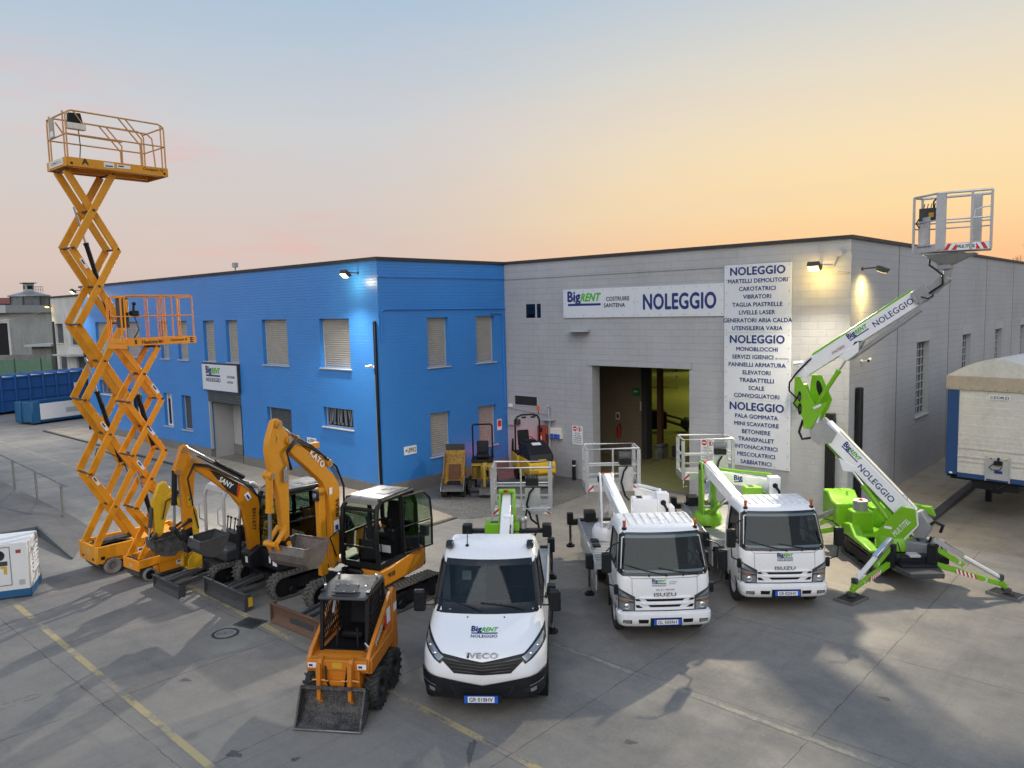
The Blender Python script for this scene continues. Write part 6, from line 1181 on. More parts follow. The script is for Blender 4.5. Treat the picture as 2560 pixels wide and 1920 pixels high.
for s_ in(-1,1): m.lathe([(.36,s_*.72),(.42,s_*.72),(.42,s_*.99),(.36,s_*.99)],(-.98,0,.36),'y',24)
m.sep('wheel_arch',t)
m=M('light_grey'); m.bx(-5.4,-2.55,-.95,.95,.93,1.0)
for s_ in(-1,1): m.bx(-5.4,-2.55,s_*.95-.02,s_*.95+.02,.85,1.12)
m.obj('flat_bed',t,bevel=.008); m=M('dark_grey'); 
for s_ in(-1,1): m.bx(-5.5,-2.3,s_*.36-.04,s_*.36+.04,.6,.85)
m.obj('chassis_rail',t)
for x,y in((-2.6,1.04),(-5.5,1.0)):
    for s_ in(-1,1): stabiliser(t,x,s_*y,s_,1.0,.28)
m=M('black'); m.bx(-4.95,-4.8,-.85,1.0,1.52,1.6); 
for y in(-.78,.93): m.bx(-4.95,-4.72,y-.1,y+.1,1.45,1.72)
m.obj('rear_beam',t,bevel=.02)
m=M('lime'); m.bx(-5.1,-4.75,-.40,.02,1.0,1.74).bx(-5.1,-4.8,.22,.34,1.0,1.74); o=m.obj('tank_box',t,bevel=.015); m=M('black'); m.bx(-4.95,-4.85,-.28,-.12,1.74,1.748); m.obj('cap',o)
m=M('lime'); 
for o_ in(-.13,.17): m.prism([(-5.35,1.0),(-5.3,2.25),(-5.2,2.4),(-5.05,2.4),(-4.95,2.2),(-4.95,1.5),(-5.0,1.0)],.05+o_-.025,.05+o_+.025)
m.bx(-5.2,-5.0,-.1,.22,2.34,2.4); m.obj('turret',t,bevel=.01)
m=M('white_paint'); m.beam((-5.25,.07,2.3),(-4.35,.05,1.52),.2,.2); m.bx(-4.75,-4.62,.02,.22,1.55,1.95); bo=m.obj('boom',t,bevel=.015); m=M('black'); m.cyl((-4.62,.12,1.72),(-4.6,.12,1.72),.06,14).tube([(-4.62,.12,1.72),(-4.5,.14,1.66),(-4.45,.16,1.4)],.035,8); m.mat('red').bx(-5.1,-5.0,.0,.1,2.36,2.4); m.obj('hose',bo)
m=M('grey_metal'); m.cyl((-4.9,.42,1.2),(-4.95,.42,1.75),.07,12).sph((-4.95,.42,1.78),.09).cyl((-5.2,.55,1.95),(-5.25,1.0,1.95),.04,10).bx(-5.3,-5.1,.4,.95,1.9,1.94); m.mat('black').tube([(-5.0,.45,1.5),(-4.9,.62,1.35),(-5.0,.75,1.6),(-5.1,.7,1.85)],.025,8).tube([(-5.0,.45,1.7),(-4.95,.5,2.0),(-5.1,.55,1.9)],.015,6); m.obj('swivel_unit',t)
basket(t,-6.55,-.38,.98,1.52,1.06,box_y=.55)
# ================= tracked spider lift on outriggers (boom plane y = 18.7)
t=thing('spider_lift','lime green tracked boom lift on spread outriggers at the warehouse corner','boom lift',(0,0,0))
def TT(p,q): return V(p),V(q)
ch=thing_part('crawler_chassis',t); ch.location=(-5.55,19.1,0); ch.rotation_euler=(0,0,R(-50))
for y in(-.42,.42): track(ch,-1.25,.75,y,.26,.5,tyre='rubber_dusty',lugs=True)
m=M('black'); m.bx(-1.4,1.35,-.32,.32,.35,.6).bx(.9,1.75,-.38,.38,.42,.62); m.bx(1.2,1.5,-.75,.75,.55,.72); m.mat('dark_grey').prism([(1.5,-.5),(2.1,-.35),(2.1,.35),(1.5,.5)],.45,.56,'z'); m.mat('light_grey').bx(1.3,1.55,-.12,.12,.72,.78); m.obj('chassis_frame',ch,bevel=.015)
m=M('lime'); m.prism([(-1.1,.58),(-1.1,.82),(-.5,.92),(-.2,.7),(.7,.62),(.7,.55)],-.62,-.36); m.prism([(-1.1,.58),(-1.1,.82),(-.5,.9),(-.2,.7),(.7,.62),(.7,.55)],.36,.62); m.sep('side_cover',ch,bevel=.04,seg=2)
m=M('lime'); m.prism([(-1.95,.62),(-1.95,1.45),(-1.6,1.48),(-1.35,1.3),(-1.0,1.28),(-.95,.62)],-.75,-.05); m.bx(-.85,-.45,-.55,-.05,.7,1.22); m.bx(-1.5,-.9,.1,.65,.65,1.2); m.bx(-.9,-.2,-.6,.5,.62,.72); hd=m.obj('engine_cover',ch,bevel=.05,seg=3)
m=M('black'); 
for i in range(4): m.bx(-1.956,-1.95,-.68,-.2,.95+.09*i,1.0+.09*i)
m.cyl((-1.7,-.4,1.47),(-1.7,-.4,1.482),.025,10).cyl((-1.5,-.3,1.44),(-1.5,-.3,1.455),.025,10); m.obj('vent',hd)
m=M('grey_metal'); m.cyl((-.65,-.3,1.22),(-.65,-.3,1.42),.17,20); m.mat('white_dull').lathe([(.15,0),(.17,.03),(.14,.05),(.1,.02)],(-.65,-.3,1.42),'z',20); m.mat('red').sph((-.68,-.28,1.45),.04); m.obj('power_coil',ch)
# outriggers: hub on chassis -> foot
def outrig(n,hub,foot,rotpad,num):
    hub=V(hub);foot=V(foot); d=(foot-hub); dh=V((d.x,d.y,0)).normalized(); up=V((0,0,1))
    m=M('lime'); a=hub+V((0,0,-.12)); m.beam(a,foot+V((0,0,.16)),.09,.12,w2=.08,h2=.085); m.beam(foot+V((0,0,.24))-dh*.12,foot+V((0,0,.1)),.13,.14,w2=.06,h2=.06); m.beam(hub+V((0,0,.25)),hub.lerp(foot,.42)+V((0,0,.16)),.09,.1); o=m.obj('outrigger_leg',t,bevel=.008)
    m=M('chrome'); p=hub+V((0,0,.42)); q=foot+V((0,0,.34))-dh*.12; m.beam(p,p.lerp(q,.45),.12,.10); m.mat('white_dull').beam(p.lerp(q,.45),q,.10,.05); m.mat('chrome').tube([p.lerp(q,.4)-V((0,0,.05)),q-V((0,0,.05))],.03,10); m.mat('dark_grey').beam(q-dh*.02,q+dh*.06,.12,.11); m.obj('outrigger_ram',o,bevel=.004)
    m=M('black'); m.beam(hub+V((0,0,-.2)),hub+V((0,0,.3)),.16,.2,up=(1,0,0)); m.tube([hub+V((.12,.05,.35)),hub+V((.2,.1,.05)),hub+V((.12,.05,-.15))],.015,6); m.obj('outrigger_hub',o,bevel=.02)
    m=M('dark_grey'); m.cyl(foot+V((0,0,.1)),foot+V((0,0,.045)),.1,14); m.obj('foot',o)
    sd=V((dh.y,-dh.x,0)); sd=sd if sd.dot(V((.67,-.74,0)))>0 else -sd
    m=M('decal_white'); A_=hub+V((0,0,-.12)); Bq=foot+V((0,0,.16)); ax=(Bq-A_).normalized()
    for k in range(5):
        c=A_.lerp(Bq,.32+.055*k)+sd*.062; 
        for mt_,dd in(('decal_white',0),('red',.04)): m.mat(mt_).beam(c+ax*dd+V((0,0,.045)),c+ax*(dd+.035)-V((0,0,.045)),.03,.004,up=sd)
    r=ax if ax.dot(V((.74,.67,0)))>0 else -ax
    m.mat('decal_white').text(num,.05,.08,A_.lerp(Bq,.72)+sd*.056,r,(0,0,1),.02).text(num,.05,.07,hub.lerp(foot,.36)+V((0,0,.19))+sd*.05,r,(0,0,1),.02); m.obj('marking',o,smooth=0)
    g=thing('ground_pad','grey-rimmed rubber ground pad under the %s outrigger foot'%n,'ground pad',(foot.x,foot.y,0),rotpad)
    m=M('steel'); m.bx(-.3,.3,-.2,.2,0,.035)
    for s_ in(-1,1): m.bx(-.3,.3,s_*.2-.015,s_*.2+.015,0,.06).bx(s_*.3-.015,s_*.3+.015,-.215,.215,0,.06)
    m.obj('tray',g); m=M('rubber'); m.bx(-.27,.27,-.17,.17,.035,.045); m.obj('mat',g)
outrig('front left',(-4.98,17.62,.72),(-5.42,16.5,.06),78,'2')
outrig('front right',(-4.28,18.15,.72),(-3.0,18.75,.06),-14,'3')
outrig('rear left',(-6.75,19.6,.72),(-8.1,19.3,.06),10,'1')
outrig('rear right',(-6.1,20.4,.72),(-6.3,21.6,.06),80,'4')
# turret
Y=18.7
m=M('lime'); m.lathe([(0,.66),(.42,.66),(.42,.84),(.36,.95),(0,.95)],(-5.2,Y,0),'z',32)
pl_=[(-5.62,.95),(-5.5,1.05),(-5.02,1.68),(-4.72,1.66),(-4.68,1.3),(-5.18,.66),(-5.45,.7)]
m.prism(pl_,Y-.26,Y-.22); m.prism(pl_,Y+.22,Y+.26); m.prism([(-4.72,1.66),(-4.5,1.66),(-4.42,1.45),(-4.55,1.5)],Y+.1,Y+.26); tu=m.obj('turret',t,bevel=.01)
m=M('white_dull'); m.beam((-4.71,Y-.24,1.66),(-4.67,Y-.24,1.3),.045,.015,up=(0,1,0)).beam((-4.67,Y-.24,1.3),(-5.12,Y-.24,.7),.045,.015,up=(0,1,0)); m.text('MULTITEL',.5,.11,(-5.0,Y-.262,1.2),(.62,0,.78),(-.78,0,.62),.02,.2); m.bx(-5.36,-5.2,Y-.263,Y-.261,1.12,1.18); m.obj('lettering',tu,smooth=0)
m=M('grey_metal'); m.prism([(-4.9,1.5),(-4.62,1.62),(-4.42,1.3),(-4.52,1.0),(-4.75,.98)],Y-.18,Y+.18); m.prism([(-4.9,.92),(-4.25,.92),(-4.2,.85),(-4.2,.55),(-4.9,.55)],Y-.3,Y+.34); m.obj('counterweight',tu,bevel=.02)
m=M('black'); m.tube([(-4.5,Y-.1,1.28),(-4.35,Y-.15,1.42),(-4.2,Y-.1,1.34),(-4.25,Y-.1,1.18)],.035,8).tube([(-4.75,Y-.1,1.0),(-4.6,Y-.15,.85),(-4.45,Y-.12,.95),(-4.42,Y-.12,1.05)],.03,8); m.obj('cable_guide',tu)
# lower boom
m=M('white_paint'); m.beam((-6.84,Y,3.31),(-4.9,Y,1.45),.24,.40,up=(0,0,1)); m.prism([(-6.45,2.6),(-6.35,2.29),(-5.97,2.31),(-5.95,2.4)],Y-.13,Y+.13); lb=m.obj('lower_boom',t,bevel=.012)
ax=V((1.82,0,-1.75)).normalized(); n_=V((1.75,0,1.82)).normalized()
m=M('cream'); m.beam(V((-6.62,Y,3.13))+n_*.203,V((-4.95,Y,1.52))+n_*.203,.12,.012,up=n_); 
c0=V((-6.12,Y-.123,2.63)); logo(m,c0-ax*.12+n_*.03,ax,n_,.50,full=False); m.mat('navy').text('NOLEGGIO',1.05,.14,c0+ax*.74-n_*.02,ax,n_,.015); m.mat('steel').tube([V((-5.2,Y-.05,1.74))+n_*.2,V((-5.18,Y-.05,1.72))+n_*.26,V((-5.12,Y-.05,1.66))+n_*.26,V((-5.1,Y-.05,1.64))+n_*.2],.01,6); m.obj('lettering',lb,smooth=0)
m=M('lime_dark'); m.cyl((-6.86,Y,2.98),(-5.2,Y,1.38),.035,10); m.obj('tie_rod',t)
cyl_ram(t,(-5.15,Y-.05,1.05),(-6.18,Y-.05,2.36),.065,'lime','chrome',.72,'boom_cylinder')
# elbow
m=M('lime'); e1=[(-7.50,4.48),(-7.38,4.5),(-7.0,3.82),(-6.72,3.92),(-6.8,3.72),(-6.98,3.45),(-7.08,3.25),(-7.27,3.25),(-7.29,3.5),(-7.51,3.78)]
e2=[(-7.22,4.52),(-6.98,4.53),(-6.72,3.95),(-6.8,3.72),(-7.0,3.35),(-7.15,3.7),(-7.28,3.95)]
m.prism(e1,Y-.2,Y-.16); m.prism(e2,Y+.14,Y+.18); m.bx(-7.34,-7.0,Y-.16,Y+.14,3.3,3.42); m.prism([(-7.4,4.3),(-7.3,4.3),(-7.2,3.9),(-7.3,3.85)],Y-.16,Y+.14); el=m.obj('elbow_bracket',t,bevel=.01)
m=M('black'); 
for (a_,b_,rx_,rz_) in((-7.37,4.02,.045,.13),(-7.36,3.72,.05,.15)): m.prism([(a_+rx_*cos(q*pi/8),b_+rz_*sin(q*pi/8)) for q in range(16)],Y-.206,Y-.198)
for (a_,b_,rx_,rz_) in((-7.02,4.2,.07,.2),): m.prism([(a_+rx_*cos(q*pi/8)-.04*sin(q*pi/8),b_+rz_*sin(q*pi/8)) for q in range(16)],Y+.132,Y+.138)
m.mat('dark_grey').cyl((-7.38,Y-.21,4.0),(-7.38,Y-.195,4.0),.06,14).cyl((-7.36,Y-.21,3.72),(-7.36,Y-.195,3.72),.05,14); m.mat('grey_metal').prism([(-7.18,3.4),(-6.85,3.5),(-6.5,3.2),(-6.62,2.95),(-6.92,2.86),(-7.1,3.0)],Y-.17,Y+.17); m.mat('white_dull').cyl((-6.95,Y-.16,3.4),(-6.9,Y-.16,3.62),.025,8).cyl((-7.02,Y-.2,3.75),(-6.85,Y-.2,3.85),.035,8); m.obj('knuckle',el,bevel=.01)
m=M('black'); m.tube([(-7.42,Y-.2,3.95),(-7.62,Y-.22,4.15),(-7.62,Y-.2,4.35),(-7.45,Y-.18,4.6),(-7.2,Y-.12,4.88),(-7.08,Y-.05,5.0)],.022,8).tube([(-7.3,Y-.15,3.45),(-7.38,Y-.18,3.15),(-7.3,Y-.18,2.98),(-7.12,Y-.15,3.02),(-7.0,Y-.1,3.15)],.03,8).tube([(-7.4,Y-.2,4.05),(-7.5,Y-.25,3.85),(-7.36,Y-.22,3.7)],.018,6); m.obj('hydraulic_hose',el)
# upper boom
u0,u1=V((-7.38,Y,4.62)),V((-4.82,Y,6.36)); ax=(u1-u0).normalized(); n_=V((-ax.z,0,ax.x))
m=M('white_paint'); m.beam(u0,u1,.2,.34,up=n_); m.prism([(-7.57,4.58),(-7.3,4.84),(-7.2,4.5),(-7.46,4.46)],Y-.13,Y+.13); m.prism([(-6.5,5.0),(-6.05,5.36),(-6.05,5.12),(-6.3,4.9)],Y-.125,Y+.125); ub=m.obj('upper_boom',t,bevel=.012)
m=M('lime'); m.tube([V((-7.02,Y,4.86))+n_*.19,V((-4.87,Y,6.33))+n_*.18],.05,10); m.obj('telescope_cylinder',t)
m=M('navy'); logo(m,u0.lerp(u1,.52)+V((0,-.103,0))+n_*.01,ax,n_,.5,full=False); m.mat('navy').text('NOLEGGIO',.98,.13,u0.lerp(u1,.80)+V((0,-.103,0)),ax,n_,.015); m.mat('red_brown').text('PNT003',.32,.06,u0.lerp(u1,.335)+V((0,-.128,0))-n_*.04,ax,n_,.01); m.obj('lettering',ub,smooth=0)
m=M('grey_metal'); m.beam((-6.2,Y,5.0),(-4.78,Y,6.08),.16,.09,up=n_); m.prism([(-6.15,5.36),(-5.95,5.4),(-6.1,5.05),(-6.22,4.93),(-6.3,5.0)],Y-.1,Y+.1); m.obj('compensation_link',t,bevel=.01)
cyl_ram(t,(-7.02,Y-.05,3.82),(-6.24,Y-.05,5.1),.055,'lime','chrome',.66,'jib_cylinder')
# jib head and basket
m=M('grey_metal'); m.beam((-4.95,Y,6.42),(-4.82,Y,6.2),.32,.06,up=(1,0,1)); m.beam((-4.9,Y,6.3),(-4.62,Y,6.48),.24,.32,up=n_); m.beam((-4.62,Y,6.46),(-4.32,Y,6.72),.14,.2,up=n_); m.beam((-4.5,Y-.06,6.42),(-4.22,Y-.06,6.72),.06,.06); m.cyl((-4.3,Y-.12,6.7),(-4.3,Y+.12,6.7),.08,12); m.beam((-4.3,Y,6.65),(-4.28,Y,7.0),.13,.13,up=(1,0,0)); m.bx(-4.48,-4.2,Y-.12,Y+.12,6.92,7.02); m.add([(-4.72,Y-.25,7.24),(-3.75,Y-.2,7.24),(-3.75,Y+.25,7.24),(-4.72,Y+.25,7.24),(-4.42,Y-.08,7.0),(-4.2,Y-.08,7.0),(-4.2,Y+.08,7.0),(-4.42,Y+.08,7.0)],[(0,1,2,3),(7,6,5,4),(0,4,5,1),(1,5,6,2),(2,6,7,3),(3,7,4,0)]); jh=m.obj('jib_head',t,bevel=.01)
m=M('black'); m.tube([(-4.6,Y-.15,7.2),(-4.6,Y-.17,7.02),(-4.45,Y-.17,6.9),(-4.35,Y-.15,6.8),(-4.34,Y-.15,6.6),(-4.6,Y-.14,6.42)],.022,8).tube([(-4.75,Y-.16,6.35),(-4.6,Y-.2,6.3),(-4.5,Y-.16,6.38)],.015,6); m.obj('hose',jh)
# basket: long side parallel to x, seen from below right
bx0,bx1,by0,by1,bz=-4.47,-3.5,18.35,19.05,7.32
bk=thing_part('work_basket',t)
cr=[(-4.47,18.35),(-3.48,18.55),(-3.62,19.2),(-4.98,19.15),(-5.02,18.6)]  # plan outline
cr=[(-4.42,18.30),(-3.46,18.50),(-3.60,19.22),(-4.90,19.05),(-4.98,18.72)]
H_=1.17
m=M('alu'); T_=[(x,y,bz+H_) for x,y in cr]; m.tube(T_,.022,8,closed=True)
m.bx(-4.44,-4.26,18.28,18.36,bz,bz+H_-.02); m.bx(-3.95,-3.76,19.08,19.16,bz,bz+H_-.02)
for x,y in((-3.46,18.50),(-3.60,19.22),(-4.98,18.72),(-4.90,19.05),(-3.8,18.42)): m.bx(x-.02,x+.02,y-.03,y+.03,bz,bz+H_)
for zz,ids in((.62,(0,1,2,3,4,0)),(.5,(2,3,4))): m.tube([(cr[i][0],cr[i][1],bz+zz) for i in ids],.016,6)
m.tube([(-3.78,18.45,bz+.55),(-3.75,18.47,bz+.78),(-3.6,18.5,bz+.83),(-3.48,18.52,bz+.84)],.014,6).tube([(-3.46,18.5,bz+.55),(-3.6,19.2,bz+.57)],.014,6).tube([(-3.46,18.5,bz+.2),(-3.6,19.2,bz+.22)],.014,6)
m.prism(cr,bz-.03,bz,'z')
k=len(cr)
for i in range(k):
    a,b=cr[i],cr[(i+1)%k]; m.beam((a[0],a[1],bz+.05),(b[0],b[1],bz+.05),.02,.16)
m.prism([(-4.88,18.7),(-4.6,18.42),(-4.58,18.44),(-4.86,18.72)],bz+.12,bz+.72,'z'); m.obj('guardrail',bk)
d=(V((*cr[1],0))-V((*cr[0],0))).normalized(); nn=V((d.y,-d.x,0)); o0=V((*cr[0],bz+.05))+nn*.014
m=M('decal_white'); m.beam(o0-d*.0,o0+d*.98,.004,.14); 
m.mat('red')
def para(a,w,s_): 
    p=o0+d*a+nn*.004; z=V((0,0,.065)); sh=d*(.07*s_); m.add([p-z,p+d*w-z,p+d*w+z+sh,p+z+sh],[(0,1,2,3)])
for a in(.0,.14): para(a,.07,1)
m.add([o0+d*.27+nn*.004-V((0,0,.065)),o0+d*.37+nn*.004-V((0,0,.065)),o0+d*.37+nn*.004+V((0,0,.065))],[(0,1,2)]); 
para(.86,.07,-1); m.add([o0+d*.72+nn*.004-V((0,0,.065)),o0+d*.80+nn*.004-V((0,0,.065)),o0+d*.72+nn*.004+V((0,0,.065))],[(0,1,2)])
m.mat('ink').text('MULTITEL',.33,.06,o0+d*.54+nn*.005,d,(0,0,1),.035,.25); 
p0,p1=V((*cr[4],0)),V((*cr[0],0)); dd=(p1-p0).normalized(); m.mat('navy').text('PORTATA MASSIMA 200 KG',.42,.035,(p0+p1)/2+V((0,0,bz+.09))+V((dd.y,-dd.x,0))*.014,dd,(0,0,1),.01); m.obj('lettering',bk,smooth=0)
m=M('dark_grey'); m.bx(-4.85,-4.5,18.6,18.8,bz+.66,bz+.92); m.mat('yellow').bx(-4.66,-4.56,18.595,18.6,bz+.72,bz+.82); m.mat('black')
for i in range(4): m.cyl((-4.78+.07*i,18.68,bz+.92),(-4.76+.07*i,18.68,bz+1.02),.01,6)
m.tube([(-4.5,18.62,bz+1.12),(-4.58,18.65,bz+1.05),(-4.58,18.66,bz+.9)],.018,6); m.tube([(-4.85,18.6,bz+.7),(-4.9,18.58,bz+.6),(-4.82,18.55,bz+.5)],.015,6); m.obj('control_box',bk,bevel=.01)

# ================= machines parked by the blue wall
t=thing('mini_dumper','small tracked dumper with a raised rusty yellow skip by the blue wall','dumper',(-19.15,18.1,0),-51)
for y in(-.32,.32): track(t,-.75,.6,y,.2,.4,tyre='rubber')
m=M('black'); m.bx(-.7,.45,-.22,.22,.2,.5).bx(-.8,-.45,-.3,.3,.45,.95); m.tube([(-.75,-.35,.9),(-.95,-.37,1.15),(-.85,-.37,1.25)],.02,6); m.obj('frame',t,bevel=.02)
a=R(62); 
# skip: tipped forward; floor polyline
prof=[(.78,.36),(.30,.44),(-.02,.62),(-.30,1.32),(-.26,1.56)]
m=M('skip_rust'); m.shell([(.34,.42),(-.02,.62),(-.34,1.45)],-.33,.33,.02)
for s_ in(-1,1): m.prism([(.34,.42),(-.02,.62),(-.34,1.45),(.0,1.3),(.40,.74)],s_*.35-.012,s_*.35+.012)
sk=m.obj('skip',t)
m=M('rust_mud'); m.shell([(.16,.54),(.0,.635),(-.14,1.0)],-.22,.2,-.006); m.obj('mud',sk)
m=M('steel'); m.shell([(.92,.30),(.34,.42)],-.38,.38,.02); m.mat('dark_grey').shell([(-.34,1.45),(-.28,1.68)],-.33,.33,.02); m.mat('steel')
for s_ in(-1,1): m.prism([(.92,.30),(.34,.42),(.40,.70)],s_*.38-.01,s_*.38+.01)
m.obj('skip_lip',sk)
t=thing('mini_digger','tiny yellow excavator with an upright square roll frame by the blue wall','excavator',(-18.74,19.06,0),-48)
t.scale=(1.05,)*3
for y in(-.36,.36): track(t,-.6,.62,y,.24,.38,tyre='rubber')
exc_blade(t,.85,.75,'dark_grey',.2,True,.4)
m=M('old_yellow'); m.prism([(-.55,.45),(-.6,1.0),(-.3,1.05),(.3,.95),(.42,.9),(.42,.45)],-.36,.36); m.prism([(.3,.5),(.72,.5),(.72,.75),(.45,1.0),(.3,1.0)],.0,.18); m.obj('body',t,bevel=.04,seg=2)
m=M('black'); m.bx(-.5,.3,-.36,.36,1.0,1.06).bx(.0,.42,-.34,-.05,.5,.9).cyl((.43,.06,.82),(.45,.06,.82),.05,12); m.tube([(-.45,-.33,.6),(-.45,-.33,2.1),(-.42,-.28,2.15),(-.42,.28,2.15),(-.45,.33,2.1),(-.45,.33,.6)],.028,8); m.tube([(.28,-.36,1.05),(.28,.36,1.05)],.02,8).tube([(.2,.3,1.05),(.2,.3,1.4),(.25,.3,1.42)],.018,6); m.obj('roll_frame',t)
seatobj(t,-.15,0,1.08,w=.42,back=.42)
m=M('old_yellow'); m.prism([(.62,.55),(.75,.95),(1.0,1.05),(1.06,.95),(.84,.82),(.76,.5)],.03,.15); m.obj('boom',t,bevel=.01); m=M('old_yellow'); m.prism([(.98,1.08),(1.08,1.0),(1.1,.35),(1.02,.32),(.98,.6)],.05,.13); m.obj('dipper_arm',t,bevel=.01); cyl_ram(t,(.68,.19,.6),(.95,.19,1.0),.035,'black'); 
bucket(t,[(1.12,.3),(1.2,.12),(1.1,.03),(.92,.04),(.84,.2)],-.08,.3,.012,'bucket_black')
t=thing('site_dumper','black-bonneted yellow roller with a roll bar and orange beacon by the grey wall','roller',(-18.15,21.0,0),-34)
for x in(-.75,.95):
    m=M('steel' if x>0 else 'black'); m.lathe([(0,-.42),(.36,-.42),(.36,.42),(0,.42)],(x,0,.36),'y',32); m.obj('drum',t)
m=M('yellow'); m.prism([(-1.1,.45),(-1.15,.95),(-.9,1.05),(-.2,1.0),(-.15,.5)],-.5,.5); m.prism([(.2,.55),(.2,1.0),(.9,1.05),(1.42,.98),(1.45,.62),(1.3,.5)],-.48,.48); m.prism([(-.3,.3),(-.3,.9),(.3,.95),(.3,.3)],-.42,.42); m.obj('body',t,bevel=.04,seg=2)
m=M('black'); m.prism([(.05,1.0),(.05,1.55),(.3,1.55),(.75,1.5),(1.3,1.25),(1.4,1.0)],-.44,.44); h_=m.obj('bonnet',t,bevel=.08,seg=3)
m=M('decal_white'); m.add([(.55,-.16,1.547),(.80,-.16,1.497),(.80,.16,1.497),(.55,.16,1.547)],[(0,1,2,3)]) ; m.T=None; m.mat('yellow').bx(1.402,1.41,-.14,.14,1.06,1.1); m.obj('sticker',h_,smooth=0)
m=M('black'); m.bx(-.2,.02,-.42,.42,1.0,1.3); m.prism([(-1.0,1.0),(-1.0,1.25),(-.9,1.5),(-.85,1.5),(-.85,1.0)],-.5,-.44); m.bx(-.95,-.2,-.48,.48,.98,1.06); m.bx(-.05,.3,-.3,.1,1.5,1.6); m.tube([(-.1,0,1.3),(-.25,0,1.5)],.03,8).tube([(-.28+.05*cos(a_),.16*sin(a_),1.5+.14*cos(a_)) for a_ in[2*pi*i/14 for i in range(14)]],.014,6,closed=True); m.obj('dashboard',t,bevel=.01)
m=M('black'); m.tube([(-.55,-.46,.95),(-.5,-.46,2.2),(-.48,-.38,2.36),(-.48,-.2,2.42),(-.48,.2,2.42),(-.48,.38,2.36),(-.5,.46,2.2),(-.55,.46,.95)],.035,8); m.mat('black_gloss').sph((-.44,-.15,2.33),.07,10,6,(.4,1.6,.6)).sph((-.44,.2,2.33),.07,10,6,(.4,1.6,.6)); m.obj('roll_bar',t)
m=M('amber_lens'); m.cyl((-.48,.42,2.55),(-.48,.42,2.68),.055,12).sph((-.48,.42,2.68),.055); m.mat('black').cyl((-.48,.42,2.4),(-.48,.42,2.55),.015,6); m.obj('beacon',t)
seatobj(t,-.65,-.05,1.1,w=.46,back=.6)
m=M('black'); m.tube([(.15,.46,1.3),(.1,.6,1.4),(.12,.6,1.7),(.16,.52,1.75),(.18,.5,1.5)],.025,6); m.obj('mirror',t)
rl=bpy.data.lights.new('tail_glow','POINT'); rl.energy=15; rl.color=(1,.05,.08); rl.shadow_soft_size=.05; ro=bpy.data.objects.new('tail_glow',rl); COL.objects.link(ro); ro.parent=t; ro.location=(-1.32,-.2,.72)
m=M('red'); m.bx(-1.2,-1.14,-.3,-.14,.66,.78); m.obj('tail_lamp',t)
m=M('lens_clear'); m.cyl((1.44,.36,.82),(1.46,.36,.82),.05,12).cyl((1.44,-.36,.82),(1.46,-.36,.82),.05,12); m.obj('headlight',t)

# ================= trailer on the right
t=thing('semi_trailer','white curtain-sided semi trailer with blue corner posts and a tan roof edge','trailer',(-5.67,25.1,0),-6)
W_=2.55;Lg=13
m=M('tarp_white'); n=36
vs=[];pr=[]
z=1.28
while z<3.66:
    st=.13 if z<2.35 else .26; pr+=[(-.0,z),(-.004,z+st*.94)]; z+=st
for (dx,zz) in pr: vs+=[(.34,dx-.02,zz),(W_-.3,dx-.02,zz)]
m.add(vs,[(2*i,2*i+1,2*i+3,2*i+2) for i in range(len(pr)-1)]); m.bx(.3,W_-.3,0,.04,1.2,3.7); m.obj('front_wall',t,smooth=0)
m=M('tarp_white'); 
for z in(1.75,2.0,1.62): m.bx(.34,W_-.3,-.045,-.03,z,z+.03)
m.sep('wall_rib',t)
m=M('trailer_blue'); m.bx(.03,.34,-.05,.1,1.2,3.69).bx(W_-.3,W_,-.05,.1,1.2,3.69).bx(.34,W_-.3,-.04,.1,1.14,1.27).bx(0.02,.1,.1,Lg,1.1,1.3).bx(W_-.1,W_-.02,.1,Lg,1.1,1.3); m.sep('corner_post',t,bevel=.01)
m=M('tarp_white'); m.bx(.04,.07,.12,Lg,1.3,3.69).bx(W_-.07,W_-.04,.12,Lg,1.3,3.69).bx(.05,W_-.05,Lg-.04,Lg,1.2,3.7); m.obj('curtain',t)
m=M('tarp_tan'); m.bx(-.01,W_+.01,-.07,.2,3.68,4.08).bx(-.012,.02,.2,Lg,3.68,4.08).bx(W_-.02,W_+.012,.2,Lg,3.68,4.08); o=m.obj('roof_edge',t,bevel=.012)
m=M('dark_grey'); 
for i in range(9): m.cyl((.06+.3*i,-.072,3.73),(.06+.3*i,-.08,3.73),.014,8)
m.sep('rivet',o,smooth=0)
m=M('tarp_white'); rf=[(-.0+W_*i/16,4.082+.50*sin(pi*i/16)) for i in range(17)]; k=len(rf); m.add([(x,y,z if y else 4.082+(z-4.082)) for y in(-.06,1.2,Lg) for x,z in rf],[(r*k+i,r*k+i+1,(r+1)*k+i+1,(r+1)*k+i) for r in range(2) for i in range(k-1)]); m.add([(x,-.06,z) for x,z in rf],[tuple(range(k))]); m.obj('roof',t)
m=M('light_grey'); m.bx(1.07,1.1,-.07,-.03,1.15,1.86).bx(1.66,1.69,-.07,-.03,1.15,1.86).bx(1.1,1.66,-.05,-.035,1.2,1.8); m.mat('black').bx(1.3,1.5,-.12,-.05,1.62,1.74).cyl((1.4,-.08,1.74),(1.4,-.08,1.84),.03,8).tube([(1.3,-.1,1.66),(1.18,-.1,1.55),(1.25,-.1,1.48),(1.45,-.1,1.5),(1.5,-.1,1.6)],.012,6); m.mat('red').sph((1.22,-.09,1.8),.025).mat('yellow').sph((1.6,-.09,1.8),.025); m.mat('navy').bx(1.3,1.5,-.055,-.05,1.38,1.46); m.obj('coupling_panel',t)
